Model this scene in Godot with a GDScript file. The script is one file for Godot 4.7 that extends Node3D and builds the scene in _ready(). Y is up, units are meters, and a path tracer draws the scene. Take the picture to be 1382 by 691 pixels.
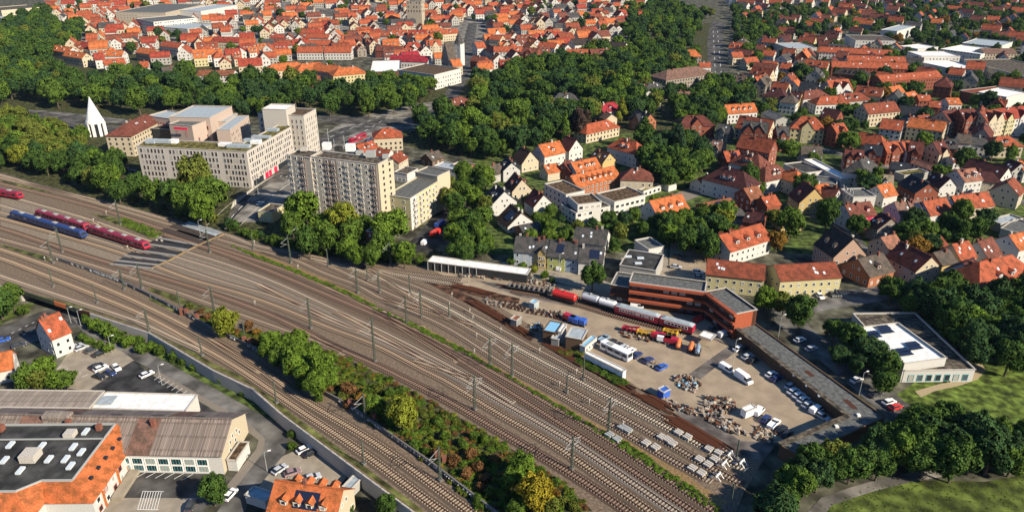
extends Node3D
var M := {}
var X := {}
var count := {}
var meshes := {}
var crown := {}
var windows_left := 300
var spots := {}
const LANDMARKS := ["the white cone tower", "the long office block", "the tall balcony tower", "the cream five-storey block", "the long white-roofed shed", "the red-brick depot", "the white hall with roof solar panels", "the hall with orange mansard roof", "the twin yellow blocks", "the brown-roofed terraced flats", "the grey steep church", "the flat white hall", "the three long red rows", "the white factory halls", "the wide avenue", "the stone school", "the golden autumn tree", "the garden lawn", "the large dark-brown gabled house", "the long white shop hall", "the orange-roofed school", "the beige church tower", "the grey civic block", "the street junction", "the paved crossing", "the curved orange row", "the chapel with white front", "the long maroon house"]
const ROOF_NAMES := {"orange": "bright orange", "redorange": "red-orange", "red": "red", "darkred": "dark red", "brickred": "brick-red", "brownred": "brownish red", "maroon": "maroon", "brown": "brown", "darkbrown": "dark brown", "greybrown": "grey-brown", "slate": "slate-grey", "navy": "blue-black", "salmon": "salmon", "orangebrown": "orange-brown", "brownpink": "pinkish brown", "crimson": "crimson", "beige": "beige", "grey": "grey", "black": "black"}
const WALL_NAMES := {"white": "white", "cream": "cream", "pale": "pale grey", "yellow": "yellow", "brick": "red-brick", "brickorange": "orange-brick", "paleyellow": "pale yellow", "stone": "stone-grey", "paleblue": "pale blue", "lime": "lime-green", "skyblue": "sky-blue", "beige": "beige", "beigepink": "pinkish beige", "crimson": "crimson-fronted", "brown": "brown", "grey": "grey"}
const LEAF_NAMES := {"dark": "dark green", "deep": "deep green", "mid": "mid-green", "fresh": "fresh green", "olive": "olive", "lime": "yellow-green", "gold": "golden", "ochre": "ochre", "russet": "russet", "purple": "dark purplish", "fir": "dark", "bluefir": "bluish"}
const JUNK := ["sleeper_pale", "steel_grey", "rust", "wood", "concrete_dark", "steel_dark", "sleeper_mid", "sleeper_cream"]
func _ready():
	# ---- camera, sky, sun, exposure
	var cam := Camera3D.new()
	cam.name = "camera"
	add_child(cam)
	cam.position = Vector3(0, 125, 0)
	cam.rotation_degrees = Vector3(-24.5, 0, 0)
	cam.fov = 38.12
	cam.far = 8000.0
	cam.current = true
	var env := Environment.new()
	env.background_mode = Environment.BG_SKY
	var sky_mat := ProceduralSkyMaterial.new()
	sky_mat.sky_top_color = Color(0.2, 0.35, 0.54)
	sky_mat.sky_horizon_color = Color(0.64, 0.7, 0.76)
	sky_mat.sky_curve = 0.12
	sky_mat.ground_bottom_color = Color(0.2, 0.2, 0.18)
	sky_mat.ground_horizon_color = Color(0.5, 0.56, 0.6)
	sky_mat.sky_energy_multiplier = 1.0
	sky_mat.ground_energy_multiplier = 1.0
	env.sky = Sky.new()
	env.sky.sky_material = sky_mat
	env.tonemap_mode = Environment.TONE_MAPPER_LINEAR
	env.tonemap_exposure = 1.85
	env.fog_enabled = true
	env.fog_density = 0.00002
	env.fog_light_color = Color(0.68, 0.8, 0.95)
	env.sdfgi_enabled = true
	env.ssao_enabled = true
	env.ssil_enabled = true
	var we := WorldEnvironment.new()
	we.name = "world_environment"
	we.environment = env
	add_child(we)
	var sun := DirectionalLight3D.new()
	sun.name = "sun"
	sun.light_color = Color(1.0, 0.95, 0.86)
	sun.light_energy = 1.6
	sun.light_angular_distance = 0.5
	sun.shadow_enabled = true
	add_child(sun)
	sun.look_at_from_position(Vector3.ZERO, Vector3(-0.82, -0.62, -0.57), Vector3.UP)
	materials()
	crowns()
	var st: SurfaceTool
	var o: Node3D
	var p: PackedVector2Array
	# ---- the ground: the town and the yard at 0, the low streets south of the retaining wall at -4
	var slot := pa([-158.4, -265.4, -141.1, -261.4, -133.9, -281.3, -124.1, -296.4, -135.3, -310.1, -150.6, -299.7, -155.1, -279.8])
	var ramp := ribbon(pa([-129.4, -303.1, -128.4, -333.9, -124.4, -358.6, -119, -380.3]), 7.5)
	var north := pa([-1576, -914, -224, -263, -191, -247, -182, -243, -147, -226, -133, -219, -120, -212, -91, -190, -76, -180, -63, -168, -37, -144, -26, -134, -17, -126, 177, 47, 3200, 47, 3200, -3200, -3200, -3200, -3200, -914])
	var holes := [slot, ramp]
	for piece in cut(north, holes, Vector2(-149.8, -262.7), Vector2(-129.4, -303.1)): ground("ground", piece, -0.12, "town_ground")
	ground("low_ground", pa([-3200, 300, 300, 300, 300, -190, -20, -260, -60, -420, -3200, -420]), -4.12, "town_ground")
	for piece in cut(pa([-388.3, -421.9, -275.8, -381.6, -218.1, -348.6, -167.7, -318.3, -141.6, -305.7, -126.6, -298.9, -106.9, -287.5, -88.8, -278.3, -62.8, -270.3, -33.9, -264.1, 2.6, -254.8, 19.2, -248.5, 37.6, -240.1, 61.3, -231, 77.7, -219.4, 90.7, -170, 69.6, -156.2, 65.6, -152.1, 60.2, -144.3, 55.6, -137.8, 50.7, -129.4, 13.2, -95.7, -16.8, -125.7, -25.9, -133.8, -36.9, -143.7, -63.3, -167.6, -75.8, -180.3, -90.8, -190, -120.4, -212.5, -133.3, -218.9, -146.6, -225.6, -181.5, -243, -190.9, -246.6, -224.3, -262.7, -1575.7, -913.5]), holes, Vector2(-149.8, -262.7), Vector2(-129.4, -303.1)): ground("rail_yard", piece, -0.02, "ballast")
	st = begin()
	face(st, [Vector3(-158.4, -4.2, -265.4), Vector3(-141.1, -4.2, -261.4), Vector3(-141.1, -0.03, -261.4), Vector3(-158.4, -0.03, -265.4)], Vector3(-171, 0, -250.3))
	face(st, [Vector3(-133.9, -4.2, -281.3), Vector3(-124.1, -4.2, -296.4), Vector3(-124.1, -0.03, -296.4), Vector3(-133.9, -0.03, -281.3)], Vector3(-122, 0, -282.1))
	face(st, [Vector3(-150.6, -4.2, -299.7), Vector3(-155.1, -4.2, -279.8), Vector3(-155.1, -0.03, -279.8), Vector3(-150.6, -0.03, -299.7)], Vector3(-155.4, 0, -318.9))
	face(st, [Vector3(-155.1, -4.2, -279.8), Vector3(-158.4, -4.2, -265.4), Vector3(-158.4, -0.03, -265.4), Vector3(-155.1, -0.03, -279.8)], Vector3(-164.3, 0, -279.1))
	tag(put(numbered("abutment_wall"), st, "concrete_light"), "pale concrete abutments under the railway bridge decks", "wall")
	var ramp_line := smooth(pa([-129.4, -303.1, -128.4, -333.9, -124.4, -358.6, -119, -380.3]), 5.0)
	var ys := []
	for k in ramp_line.size(): ys.append(lerpf(-4.0, -0.05, smoothstep(0.0, 1.0, float(k) / (ramp_line.size() - 1))))
	st = begin(); strip(st, ramp_line, 7.3, ys); put("road", st, "asphalt").set_meta("kind", "structure"); count["road"] = 1
	st = begin()
	for s in [-7.5, 7.5]:
		for k in ramp_line.size() - 1:
			var t := (ramp_line[k + 1] - ramp_line[k]).normalized()
			var nn: Vector2 = Vector2(-t.y, t.x) * s
			var a := ramp_line[k] + nn
			var b := ramp_line[k + 1] + nn
			face(st, [Vector3(a.x, ys[k] - 0.2, a.y), Vector3(b.x, ys[k + 1] - 0.2, b.y), Vector3(b.x, 0.1, b.y), Vector3(a.x, 0.1, a.y)], Vector3(a.x + nn.x, 0, a.y + nn.y))
	tag(put(numbered("ramp_wall"), st, "concrete_light"), "pale walls lining the road that dips below the railway", "wall")
	st = begin()
	for s in [-3.4, 0.0, 3.4]:
		for k in range(0, ramp_line.size() - 1, 2): strip(st, ramp_line.slice(k, k + 2), 0.12, [ys[k] + 0.02, ys[k + 1] + 0.02], s)
	put("lane_marking", st, "marking").set_meta("kind", "structure")
	ground("town_paving", pa([-901, -1512, 270, -1512, 173, -1020, 80, -830, -1, -690, -26, -635, -71, -712, -156, -754, -220, -745, -243, -682, -315, -728, -383, -737, -484, -800, -579, -1020]), -0.108, "plaza")
	ground("town_paving", pa([420, -1512, 1041, -1512, 451, -622, 191, -622]), -0.108, "town_mix")
	ground("pavement", pa([-128, -311, -127, -422, -112, -502, -72, -546, -51, -559, -45, -492, -64, -478, -95, -438, -110, -407, -110, -349, -116, -311]), -0.1, "plaza")
	street(pa([-119.7, -372.8, -119, -389.4, -117.1, -436, -106.1, -470.5, -85, -489.5, -61.5, -501.7, -44.5, -546.3]), 8, -0.05, "asphalt", "road")
	street(pa([-133.7, -505.8, -106.5, -497.6, -75.1, -489.5, -58.1, -493.5]), 9, -0.052, "asphalt", "road")
	street(pa([-58.1, -493.5, -50, -546.3, -45.1, -622.3, -45.5, -736.6, -47.6, -829.9, -51.9, -1019.6]), 6, -0.054, "asphalt", "road")
	street(pa([-362, -518.7, -323.2, -505.8, -277.9, -477.9, -251.3, -463.2]), 9, -0.05, "asphalt", "road")
	street(pa([-354.2, -523.1, -330.6, -518.7, -242.4, -485.6]), 5, -0.056, "asphalt_pale", "road")
	street(pa([173.7, -622.3, 200, -736.6, 235.8, -885.2, 277.3, -1035.2]), 8.5, -0.05, "asphalt", "road")
	street(pa([-40.1, -279.8, -34, -295.6, -29.5, -320.2, -25.7, -340.1]), 7, -0.05, "asphalt_new", "road")
	street(pa([103.6, -232.1, 117.3, -236.6, 132.7, -241.2, 146.2, -249.7, 157, -257.4, 167.8, -258.7, 185.9, -262.7]), 5.5, -0.05, "asphalt_pale", "road")
	street(pa([146.2, -249.7, 148.6, -260.7, 145.3, -269.6, 144.7, -282.1, 147, -311, 129.9, -329.9]), 4, -0.055, "asphalt_pale", "road")
	street(pa([249.3, -334.9, 235.8, -348.6, 190.5, -311, 166.4, -302.3, 150.4, -311]), 4, -0.056, "asphalt_pale", "road")
	street(pa([139.1, -437.6, 181.1, -429.6, 208.6, -393.4, 243.7, -362.1, 258, -348.6]), 4, -0.057, "asphalt_pale", "road")
	street(pa([81.9, -445.9, 100.6, -459.6, 124.7, -452.6, 139.1, -437.6]), 5, -0.058, "asphalt_pale", "road")
	street(pa([79.1, -340.1, 95.3, -355.2, 117.3, -374.1]), 5, -0.059, "pavement", "road")
	street(pa([278.6, -445.9, 330.8, -463.2]), 9, -0.056, "asphalt", "road")
	street(pa([103.6, -232.1, 94.7, -225.1, 99.2, -203.2, 107.7, -171, 109.3, -161.7]), 5, -0.053, "asphalt_pale", "road")
	ground("forecourt", pa([67.1, -287.5, 81.1, -289.9, 74.8, -252.2, 60.1, -254.8]), -0.08, "yard_paving")
	ground("forecourt", pa([44.1, -272.5, 64.5, -282.1, 60.7, -256.1, 56.1, -249.7, 41.9, -256.1]), -0.085, "forecourt")
	ground("forecourt", pa([104.4, -234.3, 124.8, -241.8, 121, -246, 106.9, -241.2]), -0.045, "forecourt")
	ground("forecourt", pa([-4.8, -269.6, 8.5, -265.4, 28.4, -258.7, 38.6, -247.9, 36.2, -240.1, 13.8, -252.2, -0.3, -258.7]), -0.07, "forecourt")
	ground("lawn", pa([30, -311, 49, -322, 67, -330, 59, -311, 48, -296, 35, -301]), -0.08, "lawn_green")
	ground("lawn", pa([5, -318, 23, -309, 25, -286, 9, -296]), -0.08, "lawn_green")
	ground("lawn", pa([-22, -407, -13, -410, -11, -389, -21, -387]), -0.08, "lawn")
	ground("lawn", pa([-16, -514, -10, -519, -8, -502, -15, -498]), -0.08, "lawn")
	ground("gardens", pa([-22.6, -429.6, 42.1, -463.2, 127.3, -463.2, 152.2, -362.1, 170.4, -311, 218.1, -286, 174.5, -217.4, 139.6, -217.4, 153.5, -256.1, 129.5, -274.7, 74.6, -286, 48.5, -278.3, 2.7, -274.7, -21.7, -278.3]), -0.1, "garden")
	ground("gardens", pa([168, -629, 436, -629, 218, -286, 170, -311, 152, -362, 127, -463]), -0.104, "garden")
	ground("parkland", pa([-590, -830, -396, -830, -129, -613, -56, -613, 264, -1020, 127, -463, -22, -407, -58, -430, -135, -512, -285, -492, -379, -512]), -0.105, "undersoil")
	ground("parkland", pa([-385, -506, -290, -492, -222, -430, -141, -362, -127, -301, -169, -320, -277, -384, -311, -397]), -0.1, "undersoil")
	ground("parkland", pa([-126.6, -298.9, -117, -320.2, -54.6, -293.9, -27.8, -278.3, -33.9, -264.1, -63, -271, -89, -279.1]), -0.1, "undersoil")
	for piece in cut(pa([-253.6, -346.4, -202.3, -319.3, -154.6, -289.1, -115.9, -268.9, -67.3, -237.7, -43, -219.4, -49.1, -211.5, -62.9, -218.4, -106.1, -241.2, -160.8, -269.6, -228.1, -305.7]), holes, Vector2(-149.8, -262.7), Vector2(-129.4, -303.1)): ground("pale_ballast", piece, 0.004, "ballast_pale")
	for piece in cut(pa([-120.1, -280.6, -82.9, -256.1, -48.4, -227.7, -11.7, -194.5, 25.3, -158.6, 48.2, -129.4, 35.4, -129.4, 9.8, -163.3, -31, -203.2, -73, -238.9, -113.2, -269.6]), holes, Vector2(-149.8, -262.7), Vector2(-129.4, -303.1)): ground("dark_ballast", piece, 0.008, "ballast_dark")
	ground("freight_yard", pa([-33.9, -264.1, 2.6, -254.8, 37.6, -240.1, 61.3, -231, 77.7, -219.4, 91.8, -167.6, 69.6, -156.2, 65.6, -152.1, 54, -155.6, 43.6, -172.4, 34.9, -184.5, 23, -198.8, 2.3, -222.5, -13.9, -243]), 0, "yard_paving")
	ground("freight_yard", pa([-14.3, -252.2, 18.8, -241.8, 59.7, -217.4, 65.7, -211.5, 70.8, -203.2, 64.2, -210.1, 35.7, -225.1, 2.4, -238.9]), 0.012, "yard_asphalt")
	ground("freight_yard", pa([53.4, -188.4, 70.1, -205, 73.2, -203.2, 56.1, -185.6]), 0.012, "yard_asphalt")
	ground("freight_yard", pa([44.9, -173.4, 53.1, -168.3, 60.2, -157.1, 69.6, -156.2, 63.6, -149.2, 55.8, -151.5, 47.6, -161.7]), 0.012, "yard_asphalt")
	ground("rusty_ground", pa([-36.2, -253.5, -25.5, -251, -14.1, -246.6, -5.2, -241.2, 2.9, -237.2, 2.4, -233.2, -8.3, -236.6, -19.3, -242.4, -32.4, -249.7]), 0.016, "rust_soil")
	ground("rusty_ground", pa([-30.9, -248.5, -24, -246, -13.7, -237.7, -4.9, -227.7, 3.5, -216.4, 7.5, -210.1, 6, -207.3, -0.2, -214.4, -9.3, -225.6, -20.4, -237.7]), 0.018, "rust_soil")
	ground("rusty_ground", pa([14.1, -205.9, 24.9, -193.7, 34.7, -182.6, 39.6, -173.4, 37.5, -171, 33, -178.8, 22.4, -191.6, 12.8, -203.2]), 0.018, "rust_soil")
	ground("verge", pa([-22.2, -244.8, -8.3, -236, -0.3, -232.1, -6.1, -233.8, -13.8, -239.5]), 0.02, "meadow")
	ground("verge", pa([-127.1, -293.1, -101.3, -275.4, -84.8, -263.4, -70.8, -252.9, -56.2, -240.1, -44.2, -228.8, -29.1, -216.4, -13.2, -201.4, -0.9, -188.8, 10.2, -177.4, 23, -164.3, 32.8, -156.2, 40.1, -149.2, 45.6, -140.3, 51.2, -134.6, 46.2, -131.7, 38.3, -144.3, 21.7, -161.7, -0.2, -185.6, -32.5, -215.4, -69.5, -247.3, -99.6, -269.6]), 0.02, "tan_soil")
	ground("verge", pa([-122.8, -288.3, -100.4, -272.5, -84.1, -260.7, -70.2, -250.3, -55.9, -238.3, -44, -227.2, -28.9, -214.9, -13.1, -200.1, -0.9, -187.2, 10.2, -175.9, 21.9, -163.7, 32.4, -153.8, 39.3, -144.8, 45.1, -138, 48.8, -131.7, 46.8, -130.7, 38, -142.7, 21.7, -161.7, -0.2, -185.6, -32.5, -215.4, -69.5, -247.3, -99.6, -269.6]), 0.03, "meadow")
	ground("verge", pa([-197, -322, -185, -318, -162, -306, -151, -297, -154, -292, -176, -307]), 0.02, "meadow")
	ground("verge", pa([-215.6, -286, -190.4, -274.7, -184.6, -269.6, -194.7, -271.8, -212.7, -281.3]), 0.026, "meadow")
	ground("verge", pa([-273, -377, -248, -362, -229, -349, -254, -360, -266, -367]), 0.024, "meadow")
	ground("verge", pa([-134.8, -247.9, -117.6, -236, -97.8, -225.1, -105.5, -225.1, -119.1, -233.2, -134.3, -243.6]), 0.026, "meadow")
	ground("scrub_ground", pa([-116.5, -228.8, -97.6, -217.4, -83.6, -212.5, -61.8, -203.2, -48.3, -194.5, -28.1, -178.8, -10.2, -163.3, 1.7, -152.1, 12.5, -141.6, 18.7, -131.7, -5.3, -129.4, -20, -147, -33.8, -160.2, -45.4, -171.7, -58.1, -181.4, -86.4, -205.9, -107.7, -221.4]), 0.034, "undersoil")
	ground("verge", pa([-130.9, -236, -116, -225.6, -116.5, -228.8, -131.4, -240.1]), 0.03, "meadow")
	ground("embankment", pa([-183.9, -244.2, -147.7, -227.7, -121.3, -214.4, -91.4, -191.6, -76.4, -182.2, -61.1, -166.3, -37.2, -145.3, -22.5, -131.7, -20.4, -131.7, -36.3, -146.4, -60.7, -168.3, -75.9, -184.1, -91.5, -193.7, -120.9, -216.4, -148.8, -229.9]), 0.02, "meadow")
	ground("road", pa([-183.5, -209.7, -177.7, -223.8, -169.3, -236.1, -161.4, -241.3, -153.3, -237.3, -142, -224.4, -150, -224.4, -153, -223.8, -158.3, -216.8, -166, -205.2, -174.5, -196.5]), -4.05, "asphalt")
	ground("road", pa([-156.7, -230.7, -149.3, -229.6, -137.6, -220.8, -111.4, -203.4, -92.5, -189.2, -75.4, -177.2, -64.9, -169.2, -61.3, -163.7, -60.1, -156.3, -62.3, -149.4, -64.1, -141.9, -64, -133.5, -71, -133.5, -69.1, -144.8, -66.9, -156.9, -67.4, -161.8, -73.6, -167.9, -82.2, -174.7, -110.5, -195.3, -129.6, -207.4, -148.6, -221.3]), -4.046, "asphalt_pale")
	ground("pavement", pa([-110.9, -196.1, -82.7, -176.1, -73.1, -168.9, -67.4, -163.1, -66.3, -156.9, -69, -143.5, -71.8, -143, -68.5, -158.7, -69, -162.4, -74.1, -166.9, -82.7, -173.7, -111.4, -193.6]), -4.03, "pavement")
	ground("parking_lot", pa([-121.8, -202.1, -111.4, -193.6, -82.5, -173, -82.5, -168.6, -92.8, -179, -122, -184.5, -127.4, -186.5]), -4.04, "asphalt_new")
	ground("forecourt", pa([-145.6, -209.7, -143.2, -216.8, -128.1, -207.9, -121.5, -202.5, -126.8, -185.3, -141.9, -188.4]), -4.045, "forecourt")
	ground("forecourt", pa([-60.7, -155.7, -54.2, -161.2, -41.8, -148.9, -43.4, -143.5, -63.9, -141.4]), -4.044, "forecourt")
	ground("forecourt", pa([-103.3, -151.1, -74.3, -150, -72, -143.5, -75.1, -133.5, -99.9, -133.5]), -4.044, "asphalt")
	ground("forecourt", pa([-107.1, -140.4, -99.9, -140.4, -77.7, -140.4, -78.9, -133.5, -106.9, -133.5]), -4.04, "forecourt")
	ground("lawn", pa([-191.8, -229.6, -182.2, -239.5, -176.7, -241.8, -174.7, -236.1, -179, -225.9, -185, -219.3]), -4.05, "lawn")
	ground("lawn", pa([-149.3, -228.5, -141.4, -228.5, -90.1, -194.4, -62.7, -170.2, -63, -167.6, -89.5, -186.5, -137.4, -220.3]), -4.03, "garden")
	bay_lines(Vector2(-109.1, -193.6), Vector2(-95.8, -184.2), Vector2(-1, 2.4), 8, 0.07, -4.015)
	bay_lines(Vector2(-96.1, -150), Vector2(-81.5, -149), Vector2(-1.7, 2.1), 7, 0.07, -4.015)
	bay_lines(Vector2(-91.5, -142.7), Vector2(-86.9, -142.7), Vector2(1.5, 6.1), 8, 0.06, -4.015)
	bay_lines(Vector2(-91.5, -142.7), Vector2(-90, -136.5), Vector2(5.2, 0.1), 2, 0.07, -4.015)
	bay_lines(Vector2(-132, -194.4), Vector2(-142.7, -198.8), Vector2(-1.2, 1.6), 5, 0.07, -4.015)
	bay_lines(Vector2(-171.3, -219.3), Vector2(-166.6, -230.9), Vector2(0.4, -1), 6, 0.1, -4.015)
	bay_lines(Vector2(-166.7, -218.3), Vector2(-162.8, -227.5), Vector2(0.4, -1), 5, 0.1, -4.015)
	bay_lines(Vector2(112.4, -237.7), Vector2(138.5, -245.5), Vector2(1.8, -0.6), 7, 0.1, -0.03)
	bay_lines(Vector2(-114.5, -454.4), Vector2(-85.5, -523.1), Vector2(1.8, -4.4), 8, 0.14, -0.03)
	bay_lines(Vector2(-101.1, -445.9), Vector2(-86.9, -501.7), Vector2(1.3, -5.1), 6, 0.14, -0.03)
	bay_lines(Vector2(-113.2, -481.7), Vector2(-65.5, -476), Vector2(4, 0.4), 7, 0.14, -0.03)
	bay_lines(Vector2(179.7, -661.1), Vector2(242.4, -921.9), Vector2(3.4, -13.9), 8, 0.16, -0.02)
	bay_lines(Vector2(184.9, -661.1), Vector2(247.7, -921.9), Vector2(3.4, -13.9), 8, 0.16, -0.02)
	st = begin()
	var wall_line := pa([-1575.7, -913.5, -224.3, -262.7, -190.9, -246.6, -181.5, -243, -146.6, -225.6, -133.3, -218.9, -120.4, -212.5, -90.8, -190, -75.8, -180.3, -63.3, -167.6, -36.9, -143.7, -25.9, -133.8, -16.8, -125.7, 177.4, 47.2])
	for k in wall_line.size() - 1:
		if k == 3: continue
		bar(st, Vector3(wall_line[k].x, -1.9, wall_line[k].y), Vector3(wall_line[k + 1].x, -1.9, wall_line[k + 1].y), 0.5, 4.6)
	tag(put(numbered("retaining_wall"), st, "concrete_light"), "long pale concrete retaining wall below the lower railway tracks", "wall")
	st = begin()
	for k in range(4, wall_line.size() - 1):
		var a := wall_line[k]; var b := wall_line[k + 1]
		var n := int(a.distance_to(b) / 3.0)
		for j in n:
			var f := a.lerp(b, float(j) / n)
			bar(st, Vector3(f.x, 0.4, f.y), Vector3(f.x, 1.5, f.y), 0.07, 0.07)
		bar(st, Vector3(a.x, 1.45, a.y), Vector3(b.x, 1.45, b.y), 0.06, 0.06)
		bar(st, Vector3(a.x, 0.95, a.y), Vector3(b.x, 0.95, b.y), 0.05, 0.05)
	tag(put(numbered("railing"), st, "yellow_trough"), "thin ochre railing along the top of the retaining wall", "railing")
	o = thing("railway_bridge", "short railway bridge with green, orange and red fascia panels over the low street", "bridge")
	mat("panel_green", 0.16, 0.19, 0.13, 0.8, "patch", 0.2)
	ab("fascia_panel", "panel_green", -181.53, -0.3, -243.02, -175.7, -0.3, -240.12, 0.3, 1.7, o)
	ab("fascia_panel", "panel_green", -175.7, -0.3, -240.12, -169.87, -0.3, -237.22, 0.3, 1.7, o)
	ab("fascia_panel", "panel_green", -169.87, -0.3, -237.22, -164.05, -0.3, -234.32, 0.3, 1.7, o)
	ab("fascia_panel", "paint_orange", -164.05, -0.3, -234.32, -158.22, -0.3, -231.42, 0.3, 1.7, o)
	ab("fascia_panel", "panel_green", -158.22, -0.3, -231.42, -152.39, -0.3, -228.51, 0.3, 1.7, o)
	ab("fascia_panel", "rust_dark", -152.39, -0.3, -228.51, -146.57, -0.3, -225.61, 0.3, 1.7, o)
	ab("abutment", "concrete_light", -181.53, -2.6, -243.02, -175.29, -2.6, -255.55, 0.8, 3.0, o)
	ab("abutment", "concrete_light", -146.57, -2.6, -225.61, -140.33, -2.6, -238.15, 0.8, 3.0, o)
	o = thing("bridge_decks", "side by side steel railway decks and pale walkways spanning the sunken road", "bridge")
	ab("walkway", "walkway_grey", -159.57, 0.17, -266.01, -140.68, 0.17, -261.82, 1.2, 0.5, o)
	ab("deck", "steel_dark", -159.1, -0.04, -267.32, -140.15, -0.04, -263.1, 3.2, 0.5, o)
	ab("walkway", "walkway_grey", -158.44, 0.17, -269.14, -139.4, 0.17, -264.88, 1.2, 0.5, o)
	ab("deck", "steel_dark", -158.19, -0.04, -271.25, -138.87, -0.04, -266.45, 3.2, 0.5, o)
	ab("walkway", "walkway_grey", -157.83, 0.17, -274.2, -138.12, 0.17, -268.65, 1.2, 0.5, o)
	ab("deck", "steel_dark", -157.14, -0.04, -276.5, -137.25, -0.04, -270.73, 3.2, 0.5, o)
	ab("walkway", "walkway_grey", -156.16, 0.17, -279.75, -136.04, 0.17, -273.63, 1.2, 0.5, o)
	ab("deck", "steel_dark", -155.26, -0.04, -282.29, -135.02, -0.04, -276.09, 3.2, 0.5, o)
	ab("walkway", "walkway_grey", -153.99, 0.17, -285.86, -133.59, 0.17, -279.53, 1.2, 0.5, o)
	ab("deck", "steel_dark", -153.39, -0.04, -288.68, -133.19, -0.04, -281.73, 3.2, 0.5, o)
	ab("walkway", "walkway_grey", -152.53, 0.17, -292.66, -132.63, 0.17, -284.81, 1.2, 0.5, o)
	ab("deck", "deck_steel", -154.15, 0.0, -302.7, -127.48, 0.0, -285.56, 3.3, 0.42, o)
	ab("deck", "deck_steel", -152.22, 0.0, -307.47, -127.15, 0.0, -291.49, 3.4, 0.42, o)
	ab("deck", "zinc", -147.93, 0.0, -308.36, -128.29, 0.0, -296.39, 2.6, 0.42, o)
	ab("deck", "zinc", -146.82, 0.0, -310.58, -127.9, 0.0, -298.88, 2, 0.42, o)
	st = begin(); var trough := pa([-141.6, -261.4, -137.6, -269.6, -133.9, -279.8, -129.1, -289.9, -124.8, -296.4])
	for k in trough.size() - 1: bar(st, Vector3(trough[k].x, 0.3, trough[k].y), Vector3(trough[k + 1].x, 0.3, trough[k + 1].y), 0.6, 0.4)
	tag(put(numbered("cable_trough"), st, "yellow_trough"), "ochre cable trough crossing the tracks beside the bridge decks", "cable trough")
	var gw := pa([-183.5, -270.3, -164.7, -260, -147.4, -249.7, -132.2, -238.9, -115.6, -226.7, -100.9, -214.9, -86.1, -205, -67.5, -190.4, -58, -180.7, -45.2, -171, -33.7, -159.9, -20, -147, -4.8, -131.4, 1.5, -125.3])
	o = thing("graffiti_wall", "low dark wall with pale graffiti between the yard and the lower tracks", "wall")
	for k in gw.size() - 1:
		st = begin()
		bar(st, Vector3(gw[k].x, 0.6, gw[k].y), Vector3(gw[k + 1].x, 0.6, gw[k + 1].y), 0.35, 1.5)
		put("wall_panel", st, "concrete_dark", o)
		st = begin()
		bar(st, Vector3(gw[k].x, 1.4, gw[k].y), Vector3(gw[k + 1].x, 1.4, gw[k + 1].y), 0.45, 0.12)
		put("coping", st, "concrete_dark", o)
	var gr := RandomNumberGenerator.new()
	gr.seed = 44
	for k in gw.size() - 1:
		var a := gw[k]; var b := gw[k + 1]
		var d := (b - a).normalized()
		var nn := Vector2(-d.y, d.x)
		if nn.y < 0.0: nn = -nn
		st = begin()
		var t := 1.0
		while t < a.distance_to(b) - 2.0:
			if (k == 1 or k == 6 or k > 8) or gr.randf() < 0.3:
				var g := a + d * t + nn * 0.19
				for j in 3:
					var w := gr.randf_range(0.15, 0.4)
					var c := g + d * gr.randf_range(0.0, 1.2)
					bar(st, Vector3(c.x, 0.2 + 0.3 * gr.randf(), c.y), Vector3(c.x + d.x * gr.randf_range(-0.4, 0.4), 1.2, c.y + d.y * 0.2), 0.03, w)
			t += gr.randf_range(1.3, 2.0)
		put("graffiti", st, "paint_silver" if k % 2 else "concrete_light", o)
	st = begin(); box(st, Vector3(0, 1.2, 0), Vector3(1.0, 2.6, 1.0)); box(st, Vector3(0, 2.55, 0), Vector3(1.2, 0.16, 1.2)); o = put(numbered("brick_pillar"), st, "chimney"); o.position = Vector3(-114.5, 0, -225.1)
	tag(o, "square red-brick pillar standing in the graffiti wall, number one counted from the left", "pillar", "brick pillars of the graffiti wall")
	st = begin(); box(st, Vector3(0, 1.2, 0), Vector3(1.0, 2.6, 1.0)); box(st, Vector3(0, 2.55, 0), Vector3(1.2, 0.16, 1.2)); o = put(numbered("brick_pillar"), st, "chimney"); o.position = Vector3(-112.5, 0, -224.6)
	tag(o, "square red-brick pillar standing in the graffiti wall, number two counted from the left", "pillar", "brick pillars of the graffiti wall")
	st = begin(); box(st, Vector3(0, 1.2, 0), Vector3(1.0, 2.6, 1.0)); box(st, Vector3(0, 2.55, 0), Vector3(1.2, 0.16, 1.2)); o = put(numbered("brick_pillar"), st, "chimney"); o.position = Vector3(-107.5, 0, -220.9)
	tag(o, "square red-brick pillar standing in the graffiti wall, number three counted from the left", "pillar", "brick pillars of the graffiti wall")
	st = begin(); box(st, Vector3(0, 1.2, 0), Vector3(1.0, 2.6, 1.0)); box(st, Vector3(0, 2.55, 0), Vector3(1.2, 0.16, 1.2)); o = put(numbered("brick_pillar"), st, "chimney"); o.position = Vector3(-86.4, 0, -205.9)
	tag(o, "square red-brick pillar standing in the graffiti wall, number four counted from the left", "pillar", "brick pillars of the graffiti wall")
	st = begin(); box(st, Vector3(0, 1.2, 0), Vector3(1.0, 2.6, 1.0)); box(st, Vector3(0, 2.55, 0), Vector3(1.2, 0.16, 1.2)); o = put(numbered("brick_pillar"), st, "chimney"); o.position = Vector3(-84.2, 0, -204.6)
	tag(o, "square red-brick pillar standing in the graffiti wall, number five counted from the left", "pillar", "brick pillars of the graffiti wall")
	st = begin(); box(st, Vector3(0, 1.2, 0), Vector3(1.0, 2.6, 1.0)); box(st, Vector3(0, 2.55, 0), Vector3(1.2, 0.16, 1.2)); o = put(numbered("brick_pillar"), st, "chimney"); o.position = Vector3(-45.3, 0, -171.3)
	tag(o, "square red-brick pillar standing in the graffiti wall, number six counted from the left", "pillar", "brick pillars of the graffiti wall")
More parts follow.
